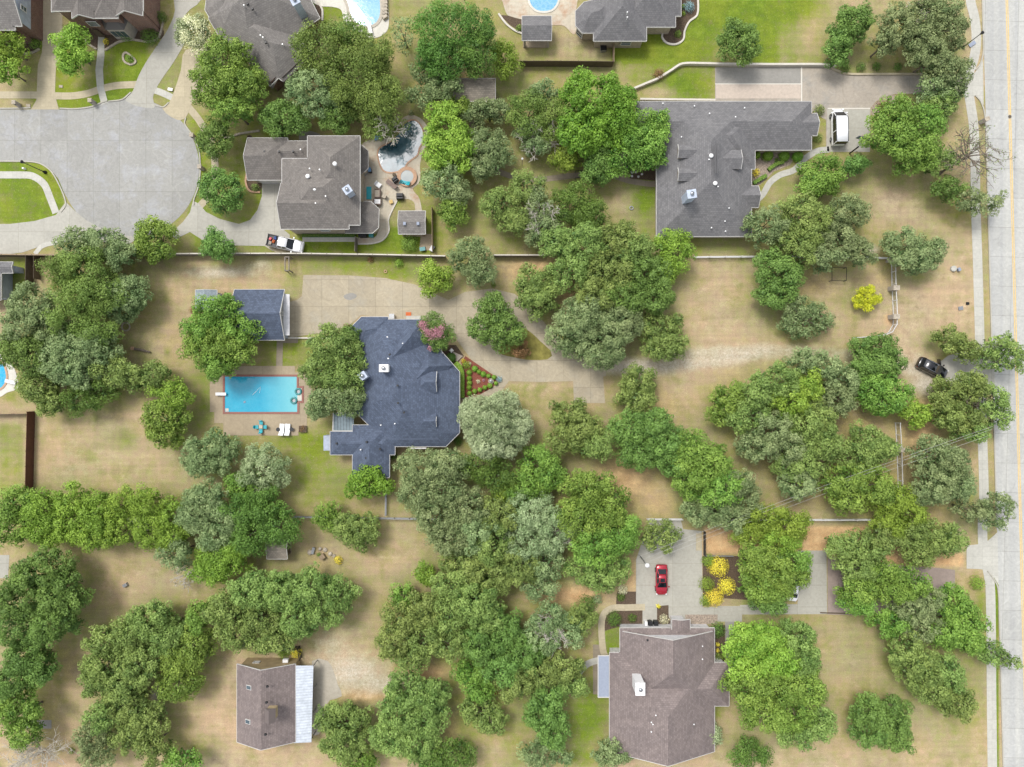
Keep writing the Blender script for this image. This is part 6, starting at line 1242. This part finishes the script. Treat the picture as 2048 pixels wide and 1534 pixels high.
for k, (px, py) in enumerate(((1272, 344), (1284, 348), (1277, 353), (1254, 336), (1264, 352))):
    m = MB(); c = P(px, py, .15); m.lathe((c.x, c.y, 0), [(.16, 0), (.2, .12), (.14, .26), (.04, .3)], 7); one('garden_rock', 'pale rock, number %s from the left in the dark bed by the ranch house' % ['one', 'two', 'three', 'four', 'five'][sorted([1272, 1284, 1277, 1254, 1264]).index(px)], 'rock', m, 'white', 'pale rocks in the dark bed left of the ranch house')
# ------------------------------------------------------------------ trees and shrubs
rng = np.random.default_rng(7)
KP = {   # clump radius, leaves per clump, leaf size, clump density, flatness of the crown
 'o': (0.62, 62, 0.27, 1.0), 'g': (0.56, 54, 0.25, 1.0), 'b': (0.72, 72, 0.29, 1.05), 'v': (0.72, 70, 0.28, 1.05), 'V': (0.75, 78, 0.30, 1.15), 'd': (0.62, 66, 0.26, 1.1),
 'D': (0.80, 80, 0.24, 1.1), 'e': (0.85, 90, 0.24, 1.25), 'y': (0.70, 70, 0.25, 1.05), 'Y': (0.42, 60, 0.17, 1.1), 'G': (0.45, 70, 0.15, 1.2), 's': (0.55, 56, 0.23, 1.05), 'S': (0.55, 62, 0.24, 1.6),
 'r': (0.4, 34, 0.2, 0.8), 'c': (0.5, 60, 0.18, 1.1), 't': (0.5, 26, 0.2, 0.42)}
def leaves_mesh(name, pos, nor, size, val, mat, parent):
    n = len(pos)
    a = rng.normal(size=(n, 3)); t = np.cross(nor, a); t /= np.linalg.norm(t, axis=1)[:, None]+1e-9; b = np.cross(nor, t)
    L = (size*rng.uniform(0.55, 1.5, n))[:, None]; Wd = L*rng.uniform(0.5, 0.75, n)[:, None]; bend = nor*(L*rng.uniform(-0.25, 0.25, n)[:, None])
    v = np.stack([pos-t*L/2, pos-b*Wd/2+bend, pos+t*L/2, pos+b*Wd/2+bend], 1).reshape(-1, 3)
    me = bpy.data.meshes.new(name); me.vertices.add(4*n); me.vertices.foreach_set('co', v.astype(np.float32).reshape(-1))
    me.loops.add(4*n); me.loops.foreach_set('vertex_index', np.arange(4*n, dtype=np.int32)); me.polygons.add(n); me.polygons.foreach_set('loop_start', np.arange(0, 4*n, 4, dtype=np.int32)); me.update(calc_edges=True)
    at = me.attributes.new('v', 'FLOAT', 'POINT'); at.data.foreach_set('value', np.repeat(val, 4).astype(np.float32)); me.materials.append(mat)
    o = bpy.data.objects.new(name, me); COL.objects.link(o); o.parent = parent; return o
def crown_points(rx_, ry_, rz_, kind, dens=1.0, nl=None):
    """lobes -> clumps -> leaves; local coordinates about the crown's centre"""
    rc_, nleaf, ls, dn = KP[kind]
    rm = (rx_+ry_)/2; n_l = nl or max(3, int(3+rm*1.15)); lobes = [(0, 0, 0.05*rz_, 0.62*rx_, 0.62*ry_, 0.86*rz_)]
    a0 = rng.uniform(0, 6.28)
    for k in range(n_l):
        a = a0+2*math.pi*k/n_l+rng.uniform(-.3, .3); s_ = rng.uniform(0.27, 0.5); d = min(rng.uniform(0.52, 0.82), 1.04-s_)
        lobes.append((math.cos(a)*d*rx_, math.sin(a)*d*ry_, rng.uniform(-.3, .18)*rz_, s_*rx_, s_*ry_, rng.uniform(.5, .72)*rz_))
    C = []; LV = []
    for i, (x, y, z, a, b, c) in enumerate(lobes):
        area = 2*math.pi*a*b*1.35; n = int(area/(math.pi*rc_*rc_)*1.25*dn*dens)+2
        u = rng.uniform(-0.45, 1, n); th = rng.uniform(0, 2*math.pi, n); s_ = np.sqrt(1-np.clip(u, -1, 1)**2); k = rng.uniform(0.86, 1.06, n)
        C.append(np.stack([x+a*s_*np.cos(th)*k, y+b*s_*np.sin(th)*k, z+c*u*k], 1)); LV.append(np.full(n, rng.uniform(-.16, .16)))
    C = np.concatenate(C)
    # drop clumps buried deep inside other lobes
    keep = np.ones(len(C), bool)
    for x, y, z, a, b, c in lobes: keep &= (((C[:, 0]-x)/a)**2+((C[:, 1]-y)/b)**2+((C[:, 2]-z)/c)**2) > 0.55
    keep &= rng.uniform(0, 1, len(C)) > (0.10 if kind in 'ogt' else 0.04)
    C = C[keep]; n = len(C); LV = np.concatenate(LV)[keep]
    cr = rc_*rng.uniform(0.5, 1.45, n); ls *= 0.9; nn = np.maximum(8, (nleaf*1.15*(cr/rc_)**2)).astype(int); idx = np.repeat(np.arange(n), nn); m = len(idx)
    d = rng.normal(size=(m, 3)); d[:, 2] = np.abs(d[:, 2])*0.9-0.25; d /= np.linalg.norm(d, axis=1)[:, None]
    rad = cr[idx]*rng.uniform(0.55, 1.08, m)
    pos = C[idx]+d*rad[:, None]*np.array([1, 1, 0.75]); nor = d*0.9+rng.normal(size=(m, 3))*0.36+np.array([0, 0, 0.35]); nor /= np.linalg.norm(nor, axis=1)[:, None]
    ni = int(m*0.16); li = rng.integers(0, len(lobes), ni); lb = np.array(lobes)[li]; q = rng.normal(size=(ni, 3)); q /= np.linalg.norm(q, axis=1)[:, None]; q *= rng.uniform(.35, .85, ni)[:, None]
    cv = rng.uniform(0, 1, n); val = np.clip(LV[idx]+0.4*cv[idx]+0.35*rng.uniform(0, 1, m)+0.3*(rad/cr[idx]-.3), 0, 1)  # random leaf tone, plus shading painted in: clump rims lighter, cores darker
    qn = q+rng.normal(size=(ni, 3))*.4+np.array([0, 0, .6]); qn /= np.linalg.norm(qn, axis=1)[:, None]
    pos = np.concatenate([pos, lb[:, :3]+q*lb[:, 3:6]]); nor = np.concatenate([nor, qn]); val = np.concatenate([val, rng.uniform(0, .15, ni)]); ls = np.concatenate([np.full(m, ls), np.full(ni, ls*1.5)])  # inner leaves coloured dark: the shade of crown crevices painted into the leaf tone
    return pos, nor, ls, val, C, lobes
def trunk_mesh(root, base, lobes, zc, h, r0, mat='bark', twigs=0, bend=None):
    m = MB(); hb = max(1.0, zc*0.45); top = Vector((base.x+(bend[0] if bend else 0)*.6, base.y+(bend[1] if bend else 0)*.6, hb))
    m.tube([(base.x, base.y, -0.1), (base.x, base.y, 0.25), (base.x, base.y, hb*.5), top], [r0*1.35, r0*1.05, r0*.9, r0*.75], 10)
    for k, (x, y, z, a, b, c) in enumerate(lobes):
        e = Vector((base.x+(bend[0] if bend else 0)+x*1.05, base.y+(bend[1] if bend else 0)+y*1.05, zc+z+c*.25)); mid = top.lerp(e, .55)+Vector((rng.uniform(-.3, .3), rng.uniform(-.3, .3), .25))
        m.tube([top-Vector((0, 0, .3)), mid, e], [r0*.55, r0*.34, r0*.1], 7)
        for t in range(twigs):
            q = mid.lerp(e, rng.uniform(0.1, .9)); f = q+Vector((rng.normal()*.8, rng.normal()*.8, rng.uniform(.5, 1.5))); m.tube([q, f], [r0*.16, r0*.03], 5)
    return m.build('trunk', M[mat], root, smooth=True)
for t in TREES:
    pr = t.get('parts') or [(t['px'], t['py'], t['rx'], t['ry'])]
    r0 = max(q[2]+q[3] for q in pr)/2/S; h = (t['h'] or 4.0+r0*1.2)*0.86
    rz = h*0.42; zc = h-rz
    c = P(t['px'], t['py'], zc+rz*.3); f = (H-zc-rz*.3)/(H*S)
    root = thing(t['name'], t['label'], 'tree', (c.x, c.y, 0)); PO, NO, VA, LO, LS = [], [], [], [], []
    for q in pr:
        e = P(q[0], q[1], zc+rz*.3); dz = rng.uniform(-.35, .25) if len(pr) > 1 else 0
        pos, nor, ls, val, C, lobes = crown_points(q[2]*f*.92, q[3]*f*.92, rz*min(1, .55+.45*(q[2]+q[3])/2/S/r0), t['kind'], t['dens'])
        off = np.array([e.x-c.x, e.y-c.y, zc+dz]); PO.append(pos+off); NO.append(nor); VA.append(val); LS.append(ls); LO += [(l[0]+off[0], l[1]+off[1])+tuple(l[2:]) for l in lobes[:5 if len(pr) > 1 else 9]]
    pos = np.concatenate(PO); pos[:, 2] = np.maximum(pos[:, 2], 0.25)
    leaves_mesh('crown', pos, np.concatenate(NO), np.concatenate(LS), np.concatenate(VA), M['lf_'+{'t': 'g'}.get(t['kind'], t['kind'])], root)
    trunk_mesh(root, c, LO, zc, h, 0.08+0.025*r0, 'bark', max(t['twigs'], 2 if t['kind'] in 'go' else 1))
# --- special trees: silver oak, blossoming trees, bare trees
def big_tree(label, px, py, rx_, ry_, kind, h, extra=None, nl=None, name='tree', cat='tree'):
    r0 = (rx_+ry_)/2/S; rz = min(h*.42, r0*.8); zc = h-rz; c = P(px, py, zc+rz*.3); f = (H-zc-rz*.3)/(H*S)
    root = thing(name, label, cat, (c.x, c.y, 0)); pos, nor, ls, val, C, lobes = crown_points(rx_*f, ry_*f, rz, kind, 1.1, nl); pos[:, 2] += zc
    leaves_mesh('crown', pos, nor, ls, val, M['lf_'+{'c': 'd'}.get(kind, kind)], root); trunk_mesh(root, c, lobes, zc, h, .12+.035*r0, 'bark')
    if extra:
        bp, bn = [], []
        for px2, py2, rr_ in extra[1]:
            q = P(px2, py2, zc+rz*.8); n = int(60*rr_*rr_/20); sel = C[np.argsort((C[:, 0]+c.x-q.x)**2+(C[:, 1]+c.y-q.y)**2)][:1]
            d = rng.normal(size=(n, 3)); bp.append(np.array([q.x-c.x, q.y-c.y, 0])+np.stack([rng.normal(0, rr_/S*.5, n), rng.normal(0, rr_/S*.5, n), rng.uniform(0, .5, n)], 1)); d[:, 2] = abs(d[:, 2])+.5; bn.append(d/np.linalg.norm(d, axis=1)[:, None])
        bp = np.concatenate(bp); bn = np.concatenate(bn); a_, b_, c_ = rx_*f, ry_*f, rz
        ztop = zc+c_*np.sqrt(np.clip(1-(bp[:, 0]/a_)**2-(bp[:, 1]/b_)**2, .05, 1))*.95; bp[:, 2] += ztop
        leaves_mesh('blossom', bp, bn, .16, rng.uniform(0, 1, len(bp)), M[extra[0]], root)
    return root
big_tree('big round silvery leaved tree right of the blue roof below the red bed', 990, 850, 71, 68, 'S', 9.5, nl=9)
big_tree('dark green crape myrtle with pink blossom over the blue roof edge', 870, 664, 39, 36, 'c', 6, ('lf_p', [(846, 652, 9), (856, 664, 9), (866, 672, 8), (878, 668, 9), (884, 657, 7), (858, 697, 5), (842, 645, 6), (872, 662, 7)]))
big_tree('white-blossomed tree beside the driveway left of diagonal grey house', 385, 64, 34, 36, 's', 6.5, ('lf_w', [(370, 75, 12), (395, 50, 14), (385, 90, 12), (375, 40, 10), (400, 75, 12)]))
def bare_tree(label, px, py, tips, h, r0, n=26, mat='bark_pale', spread=1.0, base=None, leaves=None, name='bare_tree'):
    b = P(*base) if base else P(px, py, 0); top = P(px, py, h*.75); root = thing(name, label, 'tree', (b.x, b.y, 0)); m = MB()
    m.tube([b-Vector((0, 0, .1)), b.lerp(Vector((top.x, top.y, h*.4)), .7)+Vector((0, 0, 0)), top-Vector((0, 0, h*.25))], [r0*1.3, r0, r0*.7], 8); t0 = top-Vector((0, 0, h*.3)); lp = []
    def grow(p, d, L, r, lev):
        k = 3; pts = [p]; q = p
        for i in range(k): d = (d+Vector((rng.normal()*.22, rng.normal()*.22, rng.normal()*.12))).normalized(); q = q+d*L/k; pts.append(q)
        r = max(r, .035); m.tube(pts, [r, r*.85, r*.72, r*.55], 5); lp.append(q)
        if lev:
            for j in range(3):
                s_ = pts[rng.integers(1, 4)]; grow(s_, (d+Vector((rng.normal()*.75, rng.normal()*.75, rng.normal()*.3))).normalized(), L*.66, r*.62, lev-1)
    for j in range(n//4): a = 2*math.pi*j/(n//4)+rng.uniform(-.3, .3); grow(t0, Vector((math.cos(a)*spread, math.sin(a)*spread, .55)).normalized(), tips/S*.62, r0*.45, 3)
    m.build('trunk', M[mat], root)
    if leaves:
        q = np.array([[v.x-b.x, v.y-b.y, v.z] for v in lp]); idx = rng.integers(0, len(q), leaves[1]); pos = q[idx]+rng.normal(size=(leaves[1], 3))*.28; nor = rng.normal(size=(leaves[1], 3)); nor[:, 2] = abs(nor[:, 2])+.4; nor /= np.linalg.norm(nor, axis=1)[:, None]
        leaves_mesh('crown', pos, nor, .2, rng.uniform(0, 1, leaves[1]), M[leaves[0]], root)
bare_tree('bleached leafless tree at the bottom left corner', 70, 1510, 66, 4.5, .2, 48); bare_tree('bleached leafless tree between green crowns above the winding path', 1085, 272, 46, 6, .14, 32)
bare_tree('sparse leafless tree leaning over the road at upper right', 1960, 300, 58, 9.5, .26, 36, 'bark', base=(1877, 348), leaves=('lf_g', 900)); bare_tree('grey dead branches beside yellow-green tree at lower left', 372, 1150, 30, 3, .12, 28)
bare_tree('bare white branches at the top edge near the road', 1855, 10, 30, 9, .1, 20); bare_tree('bare grey branches in the bottom centre wood', 1100, 1270, 40, 9.2, .13, 28); bare_tree('dead branches in the tree between path and dry lawn', 1085, 425, 36, 9, .1, 24)
bare_tree('bleached dead branches among crowns left of the red sedan', 1140, 1070, 34, 10.4, .12, 24); bare_tree('dead branches beside the long tree left of dark-water pool', 775, 250, 32, 9.5, .1, 20)
bare_tree('fallen grey branch in the yellow-green tree row', 262, 1050, 22, 8.6, .1, 16); bare_tree('bare branches in the tree left of the kerb ramp at right', 1960, 795, 26, 8.4, .1, 20, 'bark')
# --- shrubs
SH = []
def shrub(label, px, py, r, kind, h=None, group=None, name='shrub', ry=None, clipd=False):
    hh = h or r/S*1.3; c = P(px, py, hh*.6); ax = r/S; ay = (ry or r)/S; root = thing(name, label, 'shrub', (c.x, c.y, 0), group); n = int(520*max(.15, ax*ay)*(1.5 if clipd else 1)); ls = .1 if clipd else .14
    if not clipd: n = int(n*1.3)
    u = rng.uniform(0, 1, n)**.8; th = rng.uniform(0, 2*math.pi, n); s_ = np.sqrt(1-u*u); k = rng.uniform(.9, 1.02, n) if clipd else rng.uniform(.55, 1.12, n)
    d = np.stack([s_*np.cos(th), s_*np.sin(th), u], 1); pos = d*k[:, None]*np.array([ax, ay, hh*.95]); pos[:, 2] += .05; nor = d+rng.normal(size=(n, 3))*(.25 if clipd else .55); nor[:, 2] += .2; nor /= np.linalg.norm(nor, axis=1)[:, None]
    leaves_mesh('foliage', pos, nor, ls, rng.uniform(.1, 1, n), M['lf_'+kind], root)
    m = MB()
    if clipd:
        m.lathe((c.x, c.y, 0), [(ax*.5, .02), (ax*.88, hh*.3), (ax*.84, hh*.55), (ax*.5, hh*.8), (ax*.1, hh*.86)], 14)
        me = m.build('inner_foliage', M['lf_'+kind], root, smooth=True)
        if ay != ax:
            for v in me.data.vertices: v.co.y *= ay/ax
    else:
        for q in range(5): a = 1.26*q; m.tube([(c.x, c.y, 0), (c.x+math.cos(a)*ax*.5, c.y+math.sin(a)*ay*.5, hh*.7)], [.04, .015], 5)
        m.build('stem', M['bark'], root)
    return root
g_ = 'clipped ball shrubs of the red triangular bed'
def c7(x, y): return (860+x/12.78, 680+y/12.78)
for k, (x, y, r) in enumerate(((1000, 830, 6.2), (1000, 975, 5.8), (1010, 1095, 5.8), (1000, 1215, 5.6), (1010, 1365, 5.6))): shrub('ball shrub number %s from top in left row of red bed' % ['one', 'two', 'three', 'four', 'five'][k], *c7(x, y), r, 'b', .85, g_, 'ball_shrub', clipd=True)
for k, (x, y, r) in enumerate(((1145, 735, 6.8), (1250, 815, 5), (1360, 875, 6.3), (1495, 920, 5), (1635, 955, 5.4))): shrub('ball shrub number %s from left in driveside row of red bed' % ['one', 'two', 'three', 'four', 'five'][k], *c7(x, y), r, 'b', .85, g_, 'ball_shrub', clipd=True)
for k, (x, y, r) in enumerate(((1140, 1310, 5.4), (1275, 1275, 5.2), (1400, 1220, 5.2), (1530, 1170, 6), (1685, 1110, 4.5))): shrub('ball shrub number %s from left in lower row of red bed' % ['one', 'two', 'three', 'four', 'five'][k], *c7(x, y), r, 'b', .85, g_, 'ball_shrub', clipd=True)
shrub('big round dark clipped shrub below the white garden lantern', *c7(530, 450), 11, 'D', 1.3, name='ball_shrub', clipd=True)
shrub('lush leafy bush at the left corner of the red triangular bed', *c7(930, 640), 9, 'b'); shrub('yellow flowering bush at the top of the red triangular bed', *c7(850, 530), 5, 'G'); shrub('blue-grey agave at the pointed tip of the red triangular bed', *c7(1770, 1010), 6.5, 'a', .6); shrub('cream flowering plant in the middle of the red triangular bed', *c7(1230, 1060), 4.5, 'w', .35); shrub('pale pink plant right of the cream plant in the red bed', *c7(1370, 1030), 3, 'p', .3); shrub('pale plant beside the drive edge of the red bed', *c7(1020, 600), 3, 'w', .3)
def hedge(label, pxs, wd, h, kind):
    r_ = thing('hedge', label, 'hedge', P(*pxs[0])); q = [P(x, y) for x, y in smooth_open(pxs, 6)]; L = sum((b-a).length for a, b in zip(q[:-1], q[1:])); n = int(420*L*wd); ii = rng.integers(0, len(q)-1, n); t = rng.uniform(0, 1, n)
    A = np.array([[v.x, v.y] for v in q]); p = A[ii]*(1-t[:, None])+A[ii+1]*t[:, None]; dv = A[ii+1]-A[ii]; dv /= np.linalg.norm(dv, axis=1)[:, None]; s_ = rng.uniform(-.5, .5, n)*wd; p = p+np.stack([-dv[:, 1], dv[:, 0]], 1)*s_[:, None]
    z = h*(1-.25*(2*s_/wd)**4)*rng.uniform(.93, 1.04, n); pos = np.stack([p[:, 0]-q[0].x, p[:, 1]-q[0].y, z], 1); nor = np.stack([rng.normal(size=n)*.3, rng.normal(size=n)*.3, np.ones(n)], 1); nor /= np.linalg.norm(nor, axis=1)[:, None]
    leaves_mesh('foliage', pos, nor, .12, rng.uniform(0, 1, n), M['lf_'+kind], r_); b = band([(v.x, v.y) for v in q], wd*.92); o = sheet_mesh('inner_foliage', b, h*.93, M['lf_'+kind], r_)
hedge('tall curved yellow-green clipped hedge between blue roof and red bed', [(911, 727), (920, 735), (924, 750), (924, 770), (924, 795)], .85, 1.1, 'b'); hedge('low clipped hedge along the ranch house stone bed, right of lime shrub', [(1535, 341), (1550, 330), (1565, 325)], .6, .6, 'v'); hedge('short low hedge below the lime shrub at the ranch house', [(1505, 368), (1518, 360), (1531, 352)], .6, .6, 'v')
hedge('low dark hedge below the long side of the grey pool house', [(606, 472), (640, 472), (712, 472)], .45, .6, 'D')
for k, px in enumerate((1515, 1537, 1570, 1597)): shrub('round clipped shrub, number %s from left below the ranch house right wing' % ['one', 'two', 'three', 'four'][k], px, 309+(px-1515)*.03, 8 if k == 0 else 12, 'b', 1.3, 'round shrubs below the ranch house wing', 'ball_shrub', clipd=True)
for a in (('lime flowering shrub in the ranch house corner bed', 1512, 344, 9, 'G'), ('small round plant between the ranch house ball shrubs', 1553, 320, 4, 'v'), ('spiky shrub at the ranch house right end near the van', 1640, 219, 12, 'o'), ('loose shrub at the lower right corner of ranch house', 1637, 275, 10, 'o'), ('bronze shrub in the stone bed right of pink drive', 1770, 210, 13, 'r'),
          ('dark round shrub standing alone on the green lawn by the white wall', 1319, 147, 12, 'r'), ('dark shrub leftmost in the row above pink drive', 1692, 134, 11, 'D'), ('dark shrub second in the row above pink drive', 1724, 133, 10, 'D'), ('dark shrub third in the row above pink drive', 1755, 132, 9, 'D'), ('dark shrub rightmost in the row above pink drive', 1797, 133, 9, 'D'),
          ('bright golden shrub uppermost right of the red sedan', 1439, 1135, 21, 'G'), ('golden oval shrub in the middle right of the red sedan', 1455, 1174, 18, 'G'), ('golden shrub lowest right of the red sedan', 1430, 1197, 19, 'G'), ('mottled yellow-green shrub above the golden shrubs', 1418, 1122, 14, 'y'), ('mottled yellow-green shrub left of the golden oval shrub', 1415, 1170, 16, 'y'), ('mottled yellow-green shrub at the lower left of golden shrubs', 1413, 1203, 13, 'y'),
          ('small yellow ball plant in the mulch below the red sedan', 1317, 1213, 5, 'G'), ('cream plant by the brown house porch roof', 1329, 1240, 10, 'w'), ('spreading dark shrub left of the brown house corner', 1229, 1240, 16, 'D'), ('round clipped dark shrub left of the black bins', 1265, 1237, 9, 'D'), ('dark shrub at the upper right corner of brown house', 1437, 1262, 16, 'D'), ('small yellow ball plant upper of two right of brown roof', 1436, 1290, 4.5, 'G'), ('small yellow ball plant lower of two right of brown roof', 1436, 1301, 4.5, 'G'), ('green shrub right of brown roof below the yellow balls', 1440, 1315, 10, 'v'),
          ('white flowering bush left of the red sedan drive', 1246, 1180, 11, 'w'), ('dark shrub below white flowering bush by sedan drive', 1242, 1195, 9, 'D'), ('dark spreading shrub left of the curved path', 1175, 1212, 20, 'D'), ('pale flowering shrub above the dark spreading shrub', 1195, 1200, 11, 's'), ('golden shrub under trees above barn, by stone pile', 676, 1121, 9, 'G'), ('small green bush in the stone pile', 637, 1110, 5, 'v'),
          ('yellow variegated shrub above the barn wall', 591, 1307, 11, 'G'), ('green shrub left of the yellow variegated barn shrub', 566, 1306, 14, 'y'), ('small lime bush on lawn below the long fence', 797, 525, 10, 'b'), ('dark little shrub below the fence right of trellis', 741, 519, 7, 'r'), ('fresh green bush below the pool cabana', 818, 486, 19, 'v'), ('tiny round bush left of the tan oak near the drive', 987, 569, 6, 'v'),
          ('yellow-green plant at lower right pavement', 1958, 1168, 15, 'b'), ('round bush beside the corner brick house wall', 67, 85, 12, 'v'), ('dark shrub left of bay window of brick house', 152, 50, 14, 'D'), ('dark shrub below the bay window of brick house', 250, 68, 13, 'D'), ('dark clipped shrub right of bay window of brick house', 297, 70, 18, 'D'), ('yellow plant beside the brick house path', 211, 82, 6, 'G'), ('green plant inside the round stone ring of the lawn', 258, 116, 9, 'v'),
          ('dark hedge bush right of the two-storey brick house', 320, 32, 12, 'D'), ('palm-like plant in the shrub bed of top house', 1378, 12, 12, 'a'), ('green shrub in the looping bed of top house', 1357, 66, 8, 'v'), ('lime shrub upper in the bed of top house', 1367, 12, 5, 'b'), ('lime shrub lower in the bed of top house', 1368, 26, 5, 'b'), ('green clump left of the diagonal house chimney bed', 628, 30, 8, 'v'), ('brown-green bush beside the top pool bed', 618, 12, 12, 'o'),
          ('brown plant inside the stone-edged planter by the loungers', 605, 857, 7, 'r'), ('thorny bush in garage house corner bed', 509, 374, 9, 'o'), ('bush behind the pool cabana near top edge', 1038, 55, 7, 'v'), ('dark little bush near the dry lawn at far left bottom', 142, 1503, 7, 'v'), ('red-leaved bush at the upper left corner of blue roof', 693, 655, 9, 'r'), ('dark green clipped block below the blue roof', 787, 913, 8, 'D'), ('dark clipped block below right corner of blue roof', 915, 882, 10, 'D'), ('small bush left of the pale blue shed corner', 385, 620, 8, 'r')):
    shrub(a[0], a[1], a[2], a[3], a[4])
shrub('silvery bush behind the spa steps near the tall rocks', 822, 225, 6, 's')
for k, (px, py, r) in enumerate(((620, 1105, 6), (650, 1100, 5), (660, 1108, 5), (640, 1098, 4), (668, 1112, 4))): 
    m = MB(); c = P(px, py, .2); m.lathe((c.x, c.y, 0), [(r/S*.9, 0), (r/S, .12), (r/S*.7, .28), (r/S*.1, .34)], 7); one('garden_rock', 'pale rock of the stone pile above the barn, %s' % ('leftmost', 'third from left', 'fourth from left', 'second from left', 'rightmost')[k], 'rock', m, 'rock', 'rocks of the stone pile')
print('TREES', len(TREES), 'leaf quads', sum(len(o.data.polygons) for o in bpy.data.objects if o.name.startswith('crown')))
